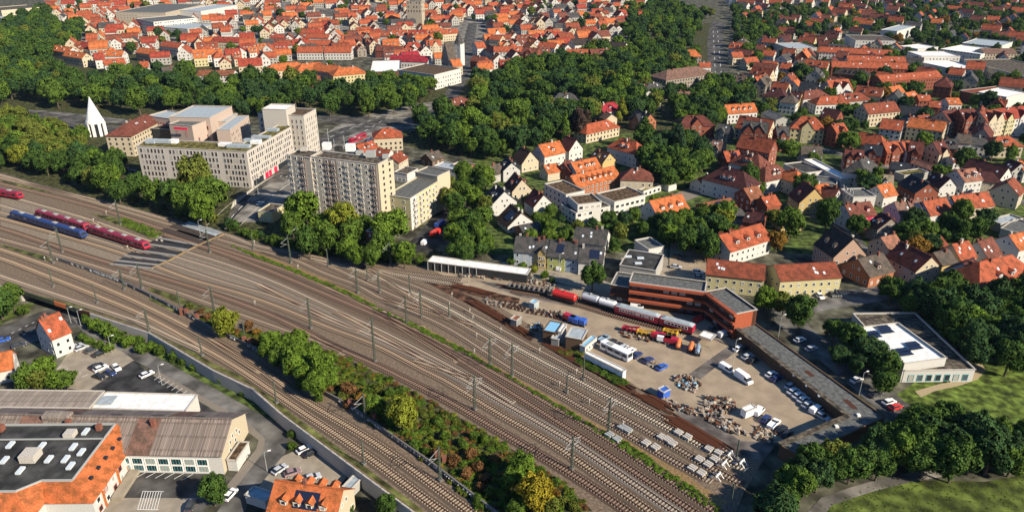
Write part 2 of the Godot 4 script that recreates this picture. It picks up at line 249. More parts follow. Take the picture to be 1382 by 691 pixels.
	st = begin(); box(st, Vector3(0, 1.2, 0), Vector3(1.0, 2.6, 1.0)); box(st, Vector3(0, 2.55, 0), Vector3(1.2, 0.16, 1.2)); o = put(numbered("brick_pillar"), st, "chimney"); o.position = Vector3(-43.6, 0, -170.3)
	tag(o, "square red-brick pillar standing in the graffiti wall, number seven counted from the left", "pillar", "brick pillars of the graffiti wall")
	st = begin(); box(st, Vector3(0, 1.2, 0), Vector3(1.0, 2.6, 1.0)); box(st, Vector3(0, 2.55, 0), Vector3(1.2, 0.16, 1.2)); o = put(numbered("brick_pillar"), st, "chimney"); o.position = Vector3(-37.6, 0, -165.3)
	tag(o, "square red-brick pillar standing in the graffiti wall, number eight counted from the left", "pillar", "brick pillars of the graffiti wall")
	st = begin(); box(st, Vector3(0, 1.2, 0), Vector3(1.0, 2.6, 1.0)); box(st, Vector3(0, 2.55, 0), Vector3(1.2, 0.16, 1.2)); o = put(numbered("brick_pillar"), st, "chimney"); o.position = Vector3(-18.9, 0, -149.2)
	tag(o, "square red-brick pillar standing in the graffiti wall, number nine counted from the left", "pillar", "brick pillars of the graffiti wall")
	st = begin(); box(st, Vector3(0, 1.2, 0), Vector3(1.0, 2.6, 1.0)); box(st, Vector3(0, 2.55, 0), Vector3(1.2, 0.16, 1.2)); o = put(numbered("brick_pillar"), st, "chimney"); o.position = Vector3(-17, 0, -147.8)
	tag(o, "square red-brick pillar standing in the graffiti wall, number ten counted from the left", "pillar", "brick pillars of the graffiti wall")
	# ---- tracks
	track(pa([-322.7, -403, -273.8, -378.4, -239.8, -358.6, -189.8, -332.9, -150.7, -310.1, -124.4, -296.4, -109.8, -286, -91.3, -277.6, -82.7, -274.7, -59.6, -264.1, -36, -256.7, -15.4, -251.6]), "pale", "grey", "northernmost railway track, curving below the trees to the freight yard", -217.4)
	track(pa([-319.8, -398.8, -270.6, -373.5, -232.7, -354.1, -187.4, -327.9, -148.5, -304.9, -123.4, -289.9, -108.4, -281.3, -89.7, -271.8, -71.8, -257.4, -57.6, -247.3, -47.6, -237.2, -22.7, -216.9, -0.2, -191.2, 10.4, -181.1, 25.5, -165.3, 40.4, -149.5, 49.8, -140.6]), "mid", "brown", "second track from the north, running on along the tan verge", -217.4)
	track(pa([-311.3, -386.7, -265, -364.4, -213.5, -338, -182.3, -320.2, -145, -296.4, -124, -282.9, -83.1, -256.7, -48.5, -228.3, -35.5, -217.4, -20.4, -203.7, -2, -185.6, 10.1, -173.4, 21.7, -161.4, 41.4, -138.3, 51.4, -126]), "rust", "brown", "rusty main track just below the green verge strip", -217.4)
	track(pa([-302.4, -374.1, -255, -348.6, -238.5, -339.5, -192.3, -313.7, -151.4, -287.5, -134.6, -278.3, -112.4, -265.4, -90.8, -251, -65.9, -231.6, -45.9, -215.9, -27.4, -200.1, -11.2, -185.3, 1.3, -172.4]), "pale", "grey", "pale track beside the red railcars, joining the main lines", -217.4)
	track(pa([-160.5, -302.3, -124.7, -280.6, -97.2, -262, -67.8, -240.1, -36.5, -215.9, -21.4, -201.4, 1.3, -177, 9.8, -167.9, 21.1, -155.6, 40.4, -133.3, 47.2, -125.7]), "rust", "dark", "dark rusty track second below the green verge strip", -217.4)
	track(pa([-290, -356.4, -244.8, -332.4, -220.2, -318.8, -186.2, -301.4, -151.8, -282.1, -134.3, -271.8, -119.2, -263.4, -95.3, -248.5, -69.6, -228.3, -45.4, -210.1, -26.9, -195.8, -11.1, -182.2, -4.7, -175.9, 13.5, -158.6, 20.6, -150.9, 37, -132.2, 43.1, -125.7]), "pale", "pale", "pale track on which the two red railcars stand", -217.4)
	track(pa([-280.8, -343.2, -239, -323.1, -231.8, -319.3, -185, -294.7, -151.8, -276.1, -137, -266.8, -110.4, -251, -84.8, -237.2, -63.7, -222, -49.3, -212.5]), "mid", "pale", "track on which the blue railcar stands", -217.4)
	track(pa([-274.9, -334.9, -234.2, -315.6, -178, -286.7, -149.2, -270.3, -137.3, -262, -121.5, -252.2, -100.1, -241.2, -83.1, -231, -62.6, -216.9, -43.6, -204.6, -26.3, -190, -20, -184.9, -3.5, -168.6, 7.5, -158.6, 15.1, -150.9, 26.3, -138, 36.5, -126.2]), "cream", "brown", "cream-sleepered track through the middle of the yard", -217.4)
	track(pa([-264.6, -320.2, -226.7, -303.6, -195, -286, -158.9, -266.5, -140.5, -257.4, -128.3, -251, -109.4, -240.7, -86.5, -226.7, -72.4, -216.4, -56.7, -203.7, -40.3, -192.1, -29.6, -183.7, -19.3, -175.6, -0.8, -158.6, 2.5, -155.6, 14.6, -144.3, 25.6, -132.9, 32.3, -125.7]), "rust", "dark", "dark track along the upper edge of the bushes", -217.4)
	track(pa([-258.2, -311, -219.4, -291.9, -189.5, -277.2, -160.2, -262, -136.7, -249.1, -121.8, -241.2, -105.3, -231.6, -80.9, -217.4, -62.5, -206.4, -51.4, -198.8]), "mid", "brown", "short track behind the graffiti wall, joining at the tall green trees", -217.4)
	track(pa([-249.7, -298.9, -212.2, -280.6, -178.8, -262, -152.2, -246, -128.3, -230.2, -98.6, -208.7, -75.3, -190, -60.4, -175.9, -36.1, -156.2, -12.7, -134.1, -3.5, -125.3]), "cream", "brown", "upper one of the two tracks on the lower embankment", -217.4)
	track(pa([-242.8, -289.1, -206.7, -271.8, -176.1, -254.1, -150.5, -238.9, -125.1, -223, -95.8, -201, -83.3, -191.2, -60.5, -171.3, -38.9, -152.6, -19.1, -134.1, -9.3, -125.3]), "cream", "brown", "lower one of the two tracks on the lower embankment", -217.4)
	track(pa([-230.1, -271, -209.7, -262.7, -191.4, -252.9, -158.4, -236, -126.2, -219.4, -108.8, -208.2, -97.6, -201]), "pale", "grey", "outermost track across the bridge with coloured panels", -217.4)
	track(pa([-90.5, -274.7, -73.6, -265.4, -53.9, -248.5, -33, -231, -23.3, -224, -7.7, -208.2, 3.9, -193.3, 14.2, -183.7, 23, -174.5, 36.3, -161.1, 49.5, -146.7, 56.3, -140.1]), "mid", "brown", "right-hand siding with white slab stacks, lower middle", -217.4)
	track(pa([-82, -271.8, -58.8, -260, -41.9, -246, -23.8, -230.5, 1.4, -203.7, 16.5, -188, 33, -171.3, 50.3, -154.1, 59.4, -144.5]), "white", "grey", "right-hand siding with white slab stacks, upper middle", -217.4)
	track(pa([-59.6, -264.1, -38.4, -248.5, -24.3, -236.6, -8.6, -220.4, 7.3, -203.2, 16.9, -193.3, 25.4, -183.7, 31.8, -177.4, 41.1, -167.6, 55.9, -152.1]), "mid", "brown", "siding beside the rusty rail stacks", -217.4)
	track(pa([-74.6, -269.6, -55.3, -261.4, -35.6, -253.5, -15.2, -246.6]), "white", "grey", "white-sleepered siding ending at the freight yard", -217.4)
	track(pa([-192.3, -313.7, -151.8, -276.1]), "cream", "brown", "short crossover track passing the noses of the red and blue railcars", -9999.0)
	track(pa([-69.2, -246, -28.9, -214.9]), "cream", "brown", "crossover track just below the green verge, upper of the long ones", -9999.0)
	track(pa([-95.3, -248.5, -63.7, -222]), "cream", "brown", "bright crossover track right of the ochre trough among the main lines", -9999.0)
	track(pa([-47.6, -237.2, -12.7, -217.4]), "cream", "brown", "crossover track among the right-hand sidings below the rusty ground", -9999.0)
	track(pa([-61.9, -227.7, -26.9, -195.8]), "cream", "brown", "crossover track through the middle of the bright sleepers left of centre", -9999.0)
	track(pa([-47.9, -227.7, -16.2, -194.5]), "cream", "brown", "crossover track joining the verge track to the pale track", -9999.0)
	track(pa([-30.1, -195.4, -11.2, -185.3]), "cream", "brown", "short crossover track above the tall lattice mast in the centre", -9999.0)
	track(pa([-59.5, -263.4, -23.3, -224]), "cream", "brown", "white-sleepered crossover track fanning out toward the sidings", -9999.0)
	track(pa([-98.6, -208.7, -74.8, -188.4]), "cream", "brown", "crossover track between the two lower embankment tracks", -9999.0)
	mast(-185.5, -278.3, 10.6, "green lattice mast in the upper yard, medium high one, second from left", -0.61, false, false)
	mast(-183.1, -267.5, 10.3, "green lattice mast in the upper yard, medium high one, leftmost of 10", -0.61, false, false)
	mast(-171.3, -246.6, 7.7, "green lattice mast in the upper yard, slender one, leftmost of 5", -0.61, false, true)
	mast(-148.4, -233.8, 7.7, "green lattice mast in the middle yard, slender one, leftmost of 5", -0.61, false, true)
	mast(-120.9, -213.9, 8.6, "green lattice mast in the middle yard, medium high one, leftmost of 6", -0.61, false, false)
	mast(-97.5, -198.8, 6.8, "green lattice mast in the middle yard, slender one, third from left", -0.61, false, true)
	mast(-143.7, -244.2, 8.9, "green lattice mast in the upper yard, medium high one, fourth from left", -0.61, false, false)
	mast(-137.6, -245.4, 9.9, "green lattice mast in the upper yard, medium high one, fifth from left", -0.61, false, false)
	mast(-115.7, -227.2, 8.4, "green lattice mast in the middle yard, slender one, second from left", -0.61, false, true)
	mast(-103.8, -226.7, 10.2, "green lattice mast in the middle yard, medium high one, second from left", -0.61, false, false)
	mast(-86.4, -206.8, 7.8, "green lattice mast in the middle yard, slender one, fourth from left", -0.7, false, true)
	mast(-67.5, -215.9, 11.5, "green lattice mast in the middle yard, medium high one, third from left", -0.7, false, false)
	mast(-42.5, -195.4, 16, "green lattice mast in the middle yard, tall one", -0.7, false, false)
	mast(-10.4, -170.7, 11.1, "green lattice mast among the lower right tracks, medium high one, leftmost of 4", -0.7, true, false)
	mast(0, -187.2, 11.4, "green lattice mast among the lower right tracks, medium high one, second from left", -0.7, true, false)
	mast(-6.8, -193.3, 9.8, "green lattice mast in the middle yard, medium high one, rightmost of 6", -0.7, true, false)
	mast(21.2, -185.3, 7.7, "green lattice mast among the lower right tracks, slender one, second from left", -0.7, false, true)
	mast(15.9, -178.8, 6.2, "green lattice mast among the lower right tracks, slender one, leftmost of 4", -0.7, false, true)
	mast(25.7, -160.2, 11.5, "green lattice mast among the lower right tracks, medium high one, rightmost of 4", -0.7, true, false)
	mast(14.9, -145.9, 10.3, "green lattice mast among the lower right tracks, medium high one, third from left", -0.7, true, false)
	mast(-66.8, -173.8, 7.3, "green lattice mast on the lower embankment, slender one, left one", -0.7, false, true)
	mast(-37.3, -147.8, 7.4, "green lattice mast on the lower embankment, slender one, right one", -0.7, false, true)
	mast(-40, -165.3, 9.2, "green lattice mast on the lower embankment, medium high one, left one", -0.7, false, false)
	mast(-17.6, -141.9, 10.5, "green lattice mast on the lower embankment, medium high one, right one", -0.7, false, false)
	mast(-124.4, -277.6, 10.3, "green lattice mast in the upper yard, medium high one, sixth from left", -0.61, false, false)
	mast(-88.3, -267.5, 12, "green lattice mast in the upper yard, tall one", -0.7, false, false)
	mast(-88.5, -280.6, 10.7, "green lattice mast in the upper yard, medium high one, seventh from left", -0.7, false, false)
	mast(-107.6, -281.3, 7.2, "green lattice mast in the upper yard, slender one, second from left", -0.7, false, true)
	mast(-56.7, -241.8, 10.4, "green lattice mast in the upper yard, medium high one, eighth from left", -0.7, false, false)
	mast(-72.6, -264.1, 7.8, "green lattice mast in the upper yard, slender one, third from left", -0.7, false, true)
	mast(-48.1, -265.4, 10.2, "green lattice mast in the upper yard, medium high one, rightmost of 10", -0.7, false, false)
	mast(-54.8, -251.6, 6.5, "green lattice mast in the upper yard, slender one, fourth from left", -0.7, false, true)
	mast(-48.7, -241.8, 8.5, "green lattice mast in the upper yard, medium high one, ninth from left", -0.7, false, false)
	mast(-37.4, -241.2, 7.6, "green lattice mast in the upper yard, slender one, rightmost of 5", -0.7, false, true)
	mast(-35.8, -219.4, 9.9, "green lattice mast in the middle yard, medium high one, fourth from left", -0.7, false, false)
	mast(-31.3, -223.5, 10.7, "green lattice mast in the middle yard, medium high one, fifth from left", -0.7, false, false)
	mast(-21.7, -223.5, 6, "green lattice mast in the middle yard, slender one, rightmost of 5", -0.7, false, true)
	mast(-176, -308.4, 11.6, "green lattice mast in the upper yard, medium high one, third from left", -0.61, false, false)
	mast(57.1, -150, 6, "green lattice mast among the lower right tracks, slender one, rightmost of 4", -0.7, false, true)
	mast(50.9, -132.6, 7.4, "green lattice mast among the lower right tracks, slender one, third from left", -0.7, false, true)
	# ---- large buildings
	o = thing("office_building", "long six-storey cream office block with narrow windows, mossy roof and red shop fronts", "building")
	p = pa([-192.61, -368.37, -132.66, -357.8, -123.85, -406.9, -131.34, -414.3, -139.84, -373.87, -193.48, -381.23])
	block("wall", p, 0, 19, "concrete", "sedum", o)
	edge_windows(o, p, 0, 1.6, 3.05, 6, 7, 1.25, 2.3, "concrete", 0.02, 0.25)
	edge_windows(o, p, 0, 1.6, 3.05, 6, 14, 1.25, 2.3, "concrete", 0.29, 0.74)
	edge_windows(o, p, 0, 1.6, 3.05, 6, 7, 1.25, 2.3, "concrete", 0.78, 0.98)
	edge_windows(o, p, 1, 4.6, 3.05, 5, 22, 1.25, 2.3, "concrete")
	ab("shop_front", "red_sign", -129.87, 1.7, -372.43, -129.34, 1.7, -375.37, 0.3, 2.9, o)
	ab("shop_front", "red_sign", -129.17, 1.7, -376.35, -128.72, 1.7, -378.81, 0.3, 2.9, o)
	ab("shop_front", "red_sign", -128.11, 1.7, -382.25, -127.58, 1.7, -385.19, 0.3, 2.9, o)
	ab("shop_front", "glass", -132.07, 1.7, -360.15, -130.31, 1.7, -369.97, 0.3, 2.9, o)
	ab("shop_front", "glass", -127.23, 1.7, -387.16, -124.14, 1.7, -404.34, 0.3, 2.9, o)
	ax("roof_plant", "zinc", -183.77, 19.5, -375.97, 14, 1.6, 3.2, -0.12, o)
	ax("roof_plant", "zinc", -188.09, 19.3, -375.27, 5, 1.2, 3.2, -0.12, o)
	ax("roof_plant", "white_sheet", -176.14, 19.6, -375.27, 4, 1.8, 3.2, -0.12, o)
	ax("roof_plant", "white_sheet", -147.6, 19.5, -369.73, 6, 1.6, 3.2, -0.12, o)
	ax("roof_plant", "zinc", -139.46, 19.45, -367.02, 12, 1.5, 3.2, -0.12, o)
	ax("roof_plant", "zinc", -136.19, 19.3, -378.09, 9, 1.2, 3.2, -0.12, o)
	ax("roof_plant", "zinc", -133.76, 19.2, -385.31, 10, 1, 3.2, -0.12, o)
	ax("roof_plant", "white_sheet", -132.92, 19.5, -373.87, 5, 1.6, 3.2, -0.12, o)
	ax("roof_plant", "zinc", -131.45, 19.4, -398.94, 6, 1.4, 3.2, -0.12, o)
	o = thing("office_tower", "eight-storey white office block at the wing's far end with roof terrace", "building")
	p = pa([-144.34, -415.3, -116.99, -410.1, -113.94, -426.16, -141.28, -431.36])
	block("wall", p, 0, 24.5, "concrete_light", "brown_roof", o, 0.5)
	edge_windows(o, p, 0, 2, 3.15, 7, 10, 0.85, 2.2, "concrete")
	edge_windows(o, p, 1, 2, 3.15, 7, 6, 0.85, 2.2, "concrete")
	p = pa([-140.07, -411.21, -126.32, -409.45, -124.68, -422.24, -138.43, -424.01])
	block("wall", p, 0, 28, "concrete_light", "white_sheet", o, 0.5)
	o = thing("glass_hall", "left low dark glass hall behind the office block", "building")
	p = pa([-215.42, -434.15, -202.05, -430.74, -199.59, -440.39, -212.96, -443.79])
	block("wall", p, 0, 11, "glass", "brown_roof", o, 0.5)
	o = thing("glass_hall", "right low dark glass hall behind the office block", "building")
	p = pa([-189.08, -429.05, -173.6, -427.38, -172.39, -438.51, -187.88, -440.19])
	block("wall", p, 0, 11, "glass", "brown_roof", o, 0.5)
	o = thing("civic_hall", "large grey-roofed hall rising behind the pink cube building", "building")
	p = pa([-199.91, -425.62, -175.3, -423.15, -172.4, -452.06, -197.02, -454.53])
	block("wall", p, 0, 20, "pinkstone", "zinc", o, 0.5)
	edge_windows(o, p, 0, 14, 3, 1, 7, 1, 2.2, "frame_red")
	o = thing("connector_building", "grey-roofed pink wing left of the large hall", "building")
	p = pa([-222.84, -446.82, -206.18, -439.47, -200.09, -453.28, -216.74, -460.63])
	block("wall", p, 0, 15.5, "pinkstone", "zinc", o, 0.5)
	edge_windows(o, p, 0, 11, 3, 1, 8, 1, 2.4, "frame_red")
	o = thing("connector_building", "grey-roofed pink wing right of the large hall", "building")
	p = pa([-179.48, -432.33, -169.82, -432.33, -169.82, -452.49, -179.48, -452.49])
	block("wall", p, 0, 15.5, "pinkstone", "zinc", o, 0.5)
	edge_windows(o, p, 0, 11, 3, 1, 4, 1, 2.4, "frame_red")
	o = thing("corner_wing", "pink wing with sloping zinc roof at the right end of the civic block", "building")
	p = pa([-166.45, -408.07, -158.75, -408.07, -158.75, -440.7, -166.45, -440.7])
	block("wall", p, 0, 17, "pinkstone", "zinc", o, 0.5)
	edge_windows(o, p, 1, 4, 3.2, 4, 13, 0.9, 2, "concrete")
	o = thing("pink_cube", "pink cube building carrying a long red sign bar", "building")
	p = pa([-196.81, -417.36, -181.69, -412.37, -176.85, -427.05, -191.96, -432.04])
	block("wall", p, 0, 18, "pinkstone", "felt_grey", o, 0.5)
	edge_windows(o, p, 0, 3, 5, 3, 2, 1.3, 3, "frame_red", 0.1, 0.9)
	edge_windows(o, p, 1, 4, 5, 2, 2, 1.1, 2.6, "frame_red")
	ab("sign_bar", "red_sign", -192.5, 16.6, -413.2, -183.9, 16.6, -410.7, 0.3, 1.2, o)
	o = thing("cone_tower", "white conical spire on a ring of slender white arches", "tower", "", Vector3(-263.2, 0, -459.6))
	st = begin(); tube(st, Vector3(0, 9.6, 0), Vector3(0, 24.5, 0), 5.0, 0.0, 20, false); put("cone", st, "white_sheet", o)
	st = begin(); tube(st, Vector3(0, 8.0, 0), Vector3(0, 9.7, 0), 5.6, 5.2, 16, true); put("ring_beam", st, "white_sheet", o)
	for k in 9:
		st = begin()
		var t := TAU * k / 9.0
		box(st, Vector3(cos(t) * 5.2, 4.0, sin(t) * 5.2), Vector3(0.8, 8.1, 1.7), Basis(Vector3.UP, -t))
		put("pillar", st, "white_sheet", o)
	st = begin(); tube(st, Vector3(0, 0, 0), Vector3(0, 8, 0), 4.6, 4.6, 12, false); put("core", st, "glass", o)
	o = thing("apartment_tower", "eleven-storey grey and brown apartment tower with stacked balconies", "building")
	p = pa([-99.9, -316.67, -88.12, -311.44, -84.59, -319.4, -96.37, -324.63])
	block("wall", p, 0, 30, "panel_grey", "gravel_roof", o, 0.5)
	p = pa([-88.35, -312.55, -56.95, -300.77, -53.86, -309.01, -85.26, -320.79])
	block("wall", p, 0, 30.4, "panel_grey", "gravel_roof", o, 0.5)
	tower_front(o, Vector2(-88.35, -312.55), Vector2(-56.95, -300.77))
	tower_front(o, Vector2(-99.9, -316.67), Vector2(-88.12, -311.44))
	ax("roof_plant", "white_sheet", -83.4, 31.9, -323.6, 3.6, 3, 2.9, 0, o)
	ax("roof_plant", "white_sheet", -72.3, 31.9, -321.3, 4, 3, 3.2, 0, o)
	ax("roof_plant", "steel_grey", -61.7, 31.6, -312.2, 4, 2.5, 3.2, 0, o)
	ax("roof_plant", "felt", -77.6, 31.4, -321.3, 3, 2, 2.4, 0, o)
	ax("roof_plant", "steel_grey", -67.2, 31.2, -315.6, 3, 1.6, 2.4, 0, o)
	ax("roof_plant", "concrete_light", -93.2, 31, -321.3, 3, 1.2, 2.4, 0, o)
	ax("roof_plant", "steel_grey", -54.9, 31.2, -310, 2.5, 1.6, 2, 0, o)
	ab("end_panel", "wall_cream", -56.8, 15.1, -300.67, -51.47, 15.1, -308.07, 0.3, 30.2, o)
	ax("window_recess", "glass", -55.05, 1.9, -302.79, 0.25, 1.2, 0.9, 2.52, o)
	ax("window_recess", "glass", -52.82, 1.9, -305.9, 0.25, 1.2, 0.9, 2.52, o)
	ax("window_recess", "glass", -55.05, 4.62, -302.79, 0.25, 1.2, 0.9, 2.52, o)
	ax("window_recess", "glass", -52.82, 4.62, -305.9, 0.25, 1.2, 0.9, 2.52, o)
	ax("window_recess", "glass", -55.05, 7.34, -302.79, 0.25, 1.2, 0.9, 2.52, o)
	ax("window_recess", "glass", -52.82, 7.34, -305.9, 0.25, 1.2, 0.9, 2.52, o)
	ax("window_recess", "glass", -55.05, 10.06, -302.79, 0.25, 1.2, 0.9, 2.52, o)
	ax("window_recess", "glass", -52.82, 10.06, -305.9, 0.25, 1.2, 0.9, 2.52, o)
	ax("window_recess", "glass", -55.05, 12.78, -302.79, 0.25, 1.2, 0.9, 2.52, o)
	ax("window_recess", "glass", -52.82, 12.78, -305.9, 0.25, 1.2, 0.9, 2.52, o)
	ax("window_recess", "glass", -55.05, 15.5, -302.79, 0.25, 1.2, 0.9, 2.52, o)
	ax("window_recess", "glass", -52.82, 15.5, -305.9, 0.25, 1.2, 0.9, 2.52, o)
	ax("window_recess", "glass", -55.05, 18.22, -302.79, 0.25, 1.2, 0.9, 2.52, o)
	ax("window_recess", "glass", -52.82, 18.22, -305.9, 0.25, 1.2, 0.9, 2.52, o)
	ax("window_recess", "glass", -55.05, 20.94, -302.79, 0.25, 1.2, 0.9, 2.52, o)
	ax("window_recess", "glass", -52.82, 20.94, -305.9, 0.25, 1.2, 0.9, 2.52, o)
	ax("window_recess", "glass", -55.05, 23.66, -302.79, 0.25, 1.2, 0.9, 2.52, o)
	ax("window_recess", "glass", -52.82, 23.66, -305.9, 0.25, 1.2, 0.9, 2.52, o)
	ax("window_recess", "glass", -55.05, 26.38, -302.79, 0.25, 1.2, 0.9, 2.52, o)
	ax("window_recess", "glass", -52.82, 26.38, -305.9, 0.25, 1.2, 0.9, 2.52, o)
	ax("window_recess", "glass", -55.05, 29.1, -302.79, 0.25, 1.2, 0.9, 2.52, o)
	ax("window_recess", "glass", -52.82, 29.1, -305.9, 0.25, 1.2, 0.9, 2.52, o)
	ab("antenna", "steel_grey", -82.7, 30, -324.8, -82.7, 39.4, -324.8, 0.2, 0.2, o)
	ab("antenna", "steel_grey", -75.7, 30, -324.8, -75.7, 36.4, -324.8, 0.2, 0.2, o)
	ab("antenna", "steel_grey", -79.8, 30, -322.5, -79.8, 35.4, -322.5, 0.2, 0.2, o)
	o = thing("apartment_block", "cream five-storey apartment block with yellow end wall", "building")
	p = pa([-55.06, -305.81, -44.11, -301.1, -29.36, -335.43, -40.32, -340.14])
	block("wall", p, 0, 15, "wall_paleyellow", "felt_grey", o, 0.5)
	edge_windows(o, p, 0, 1.8, 2.8, 5, 2, 1, 1.3)
	edge_windows(o, p, 1, 1.8, 2.8, 5, 12, 1.6, 1.5)
	row_balconies(o, Vector2(-44.11, -301.1), Vector2(-30.2, -335.8), 5)
	p = pa([-45.22, -330.37, -34.26, -323.83, -29.24, -332.26, -40.19, -338.79])
	block("wall", p, 0, 17.5, "wall_cream", "felt_grey", o, 0.5)
	o = thing("garage_building", "small yellow-beige cube building left of the apartment tower", "building")
	p = pa([-114.78, -311.99, -107.9, -310.15, -105.23, -320.1, -112.11, -321.95])
	block("wall", p, 0, 5, "wall_paleyellow", "gravel_roof", o, 0.5)
	edge_windows(o, p, 0, 1.6, 2.6, 1, 2, 1.2, 1.2)
	o = thing("brick_annex", "low brick building half hidden by the trees below the tower", "building")
	p = pa([-59.48, -278.93, -53.66, -276.59, -50.8, -283.7, -56.62, -286.04])
	block("wall", p, 0, 9, "wall_brick", "felt_grey", o, 0.5)
	edge_windows(o, p, 0, 1.8, 2.8, 3, 2, 1, 1.3)
	o = thing("low_annex", "low white annex behind the cream apartment block", "building")
	p = pa([-61.65, -368.78, -54.24, -365.1, -49.68, -374.29, -57.09, -377.97])
	block("wall", p, 0, 5, "wall_white", "gravel_roof", o, 0.5)
	edge_windows(o, p, 0, 1.6, 2.6, 1, 3, 1, 1.2)
	o = thing("market_hall", "low hall with pale zinc roof and orange edge behind the apartment block", "building")
	p = pa([-41.82, -378.92, -19.54, -366.32, -14.88, -374.55, -37.17, -387.15])
	block("wall", p, 0, 5, "wall_white", "zinc", o, 0.5)
	p = pa([-31.99, -379.62, -19.79, -371.92, -16.19, -377.62, -28.39, -385.32])
	block("wall", p, 0, 5.6, "wall_white", "roof_orange", o, 0.5)
	o = thing("terraced_flats", "rear white block of the brown-roofed terraced flats", "building", "terraced flats around the lawn")
	p = pa([15.62, -337.33, 24.9, -322.06, 34.03, -327.61, 24.75, -342.88])
	block("wall", p, 0, 9.3, "wall_white", "brown_roof", o, 0.5)
	edge_windows(o, p, 0, 1.7, 2.9, 3, 5, 1.8, 1.5)
	edge_windows(o, p, 1, 1.7, 2.9, 3, 3, 1.8, 1.5)
	o = thing("terraced_flats", "front stepped white block of the brown-roofed terraced flats with roof terrace", "building", "terraced flats around the lawn")
	p = pa([22.69, -317.87, 28.44, -307.11, 44.8, -315.86, 39.05, -326.62])
	block("wall", p, 0, 6, "wall_white", "gravel_roof", o, 0.5)
	edge_windows(o, p, 0, 1.7, 2.9, 2, 4, 1.8, 1.5)
	edge_windows(o, p, 1, 1.7, 2.9, 2, 6, 2.2, 1.6)
	p = pa([25.8, -320.36, 29.3, -309.05, 40.25, -312.44, 36.75, -323.74])
	block("wall", p, 0, 9.3, "wall_white", "brown_roof", o, 0.5)
	edge_windows(o, p, 1, 7.5, 2.9, 1, 4, 2.2, 1.6)
	o = thing("terraced_flats", "right hand long white block of the brown-roofed terraced flats", "building", "terraced flats around the lawn")
	p = pa([39.82, -330.11, 46.96, -318.57, 62.8, -328.37, 55.66, -339.91])
	block("wall", p, 0, 7, "wall_white", "brown_roof", o, 0.5)
	edge_windows(o, p, 0, 1.6, 2.8, 2, 4, 2, 1.5)
	edge_windows(o, p, 1, 1.6, 2.8, 2, 6, 2.2, 1.6)
	o = thing("garage_row", "low garden garages with green roof right of the cream hip-roofed house", "garage")
	p = pa([64.7, -343.96, 75.06, -352.84, 73, -355.24, 62.64, -346.37])
	block("wall", p, 0, 3.2, "wall_white", "sedum", o, 0.5)
	edge_windows(o, p, 0, 1.4, 2, 1, 4, 2, 1.6)
	o = thing("garage_row", "low garage with mossy roof at the end of the garden lane", "garage")
	p = pa([78.56, -351.71, 83.32, -355.12, 80.2, -359.48, 75.44, -356.07])
	block("wall", p, 0, 3.2, "wall_white", "sedum", o, 0.5)
	o = thing("depot_building", "three-storey red-brick depot with orange bands and grey flat roof", "building")
	p = pa([41.1, -231.47, 65.64, -223.81, 68.07, -231.56, 43.52, -239.23])
	block("wall", p, 0, 9.6, "rust_dark", "felt_grey", o, 0.5)
	edge_windows(o, p, 0, 1.5, 3.1, 3, 9, 2.4, 1.5, "rust_dark")
	p = pa([65.88, -224.19, 71.82, -208.65, 79.69, -211.65, 73.76, -227.2])
	block("wall", p, 0, 9.4, "rust_dark", "felt_grey", o, 0.5)
	edge_windows(o, p, 0, 1.5, 3.1, 3, 6, 2.4, 1.5, "rust_dark")
	p = pa([35.09, -234.97, 41.45, -232.65, 45.15, -242.8, 38.79, -245.12])
	block("wall", p, 0, 6.8, "rust_dark", "felt_grey", o, 0.5)
	edge_windows(o, p, 0, 1.6, 3.1, 2, 3, 2.4, 1.5, "rust_dark")
	ab("end_panel", "orange_cladding", 71.92, 4.7, -208.45, 79.74, 4.7, -211.92, 0.3, 9.2, o)
	ab("balcony_band", "orange_cladding", 41.1, 2.9, -230.97, 65.64, 2.9, -223.31, 1.3, 0.9, o)
	ab("balcony_band", "orange_cladding", 41.1, 6, -230.97, 65.64, 6, -223.31, 1.3, 0.9, o)
	ab("balcony_band", "orange_cladding", 41.1, 9.1, -230.97, 65.64, 9.1, -223.31, 1.3, 0.9, o)
	ab("balcony_band", "orange_cladding", 65.88, 2.9, -223.69, 71.82, 2.9, -208.15, 1.3, 0.9, o)
	ab("balcony_band", "orange_cladding", 65.88, 6, -223.69, 71.82, 6, -208.15, 1.3, 0.9, o)
	ab("balcony_band", "orange_cladding", 65.88, 9.1, -223.69, 71.82, 9.1, -208.15, 1.3, 0.9, o)
	o = thing("workshop", "workshop with flat black roof and three skylights behind the depot", "building")
	p = pa([40.69, -252.7, 53.47, -247.74, 59.06, -262.11, 46.28, -267.08])
	block("wall", p, 0, 6, "wall_pale", "felt", o, 0.5)
	edge_windows(o, p, 0, 2, 3, 1, 3, 2, 1.6)
	ax("skylight", "skylight", 45.1, 5.75, -261.2, 2.6, 0.5, 1.2, 0, o)
	ax("skylight", "skylight", 49.7, 5.75, -259.8, 2.6, 0.5, 1.2, 0, o)
	ax("skylight", "skylight", 48.1, 5.75, -255.1, 2.6, 0.5, 1.2, 0, o)
	o = thing("storage_shed", "white and brick shed with grey-green roof behind the workshop", "shed")
	p = pa([50.62, -280.22, 54.84, -270.85, 61.55, -273.86, 57.33, -283.24])
	block("wall", p, 0, 4.5, "wall_white", "felt_grey", o, 0.5)
	edge_windows(o, p, 1, 1.6, 3, 1, 2, 1.4, 1.2)
	o = thing("strip_building", "long angled one-storey building with grey roof around the freight yard", "building")
	p = pa([72.89, -209.17, 89.88, -162.37, 67.78, -150.59, 71.29, -146.2, 99.63, -162.05, 79.91, -212.56])
	block("wall", p, 0.0, 3.9, "wall_brown", "felt_grey", o, 0.25)
	edge_windows(o, p, 0, 1.6, 3.0, 1, 22, 2.4, 1.4, "steel_dark")
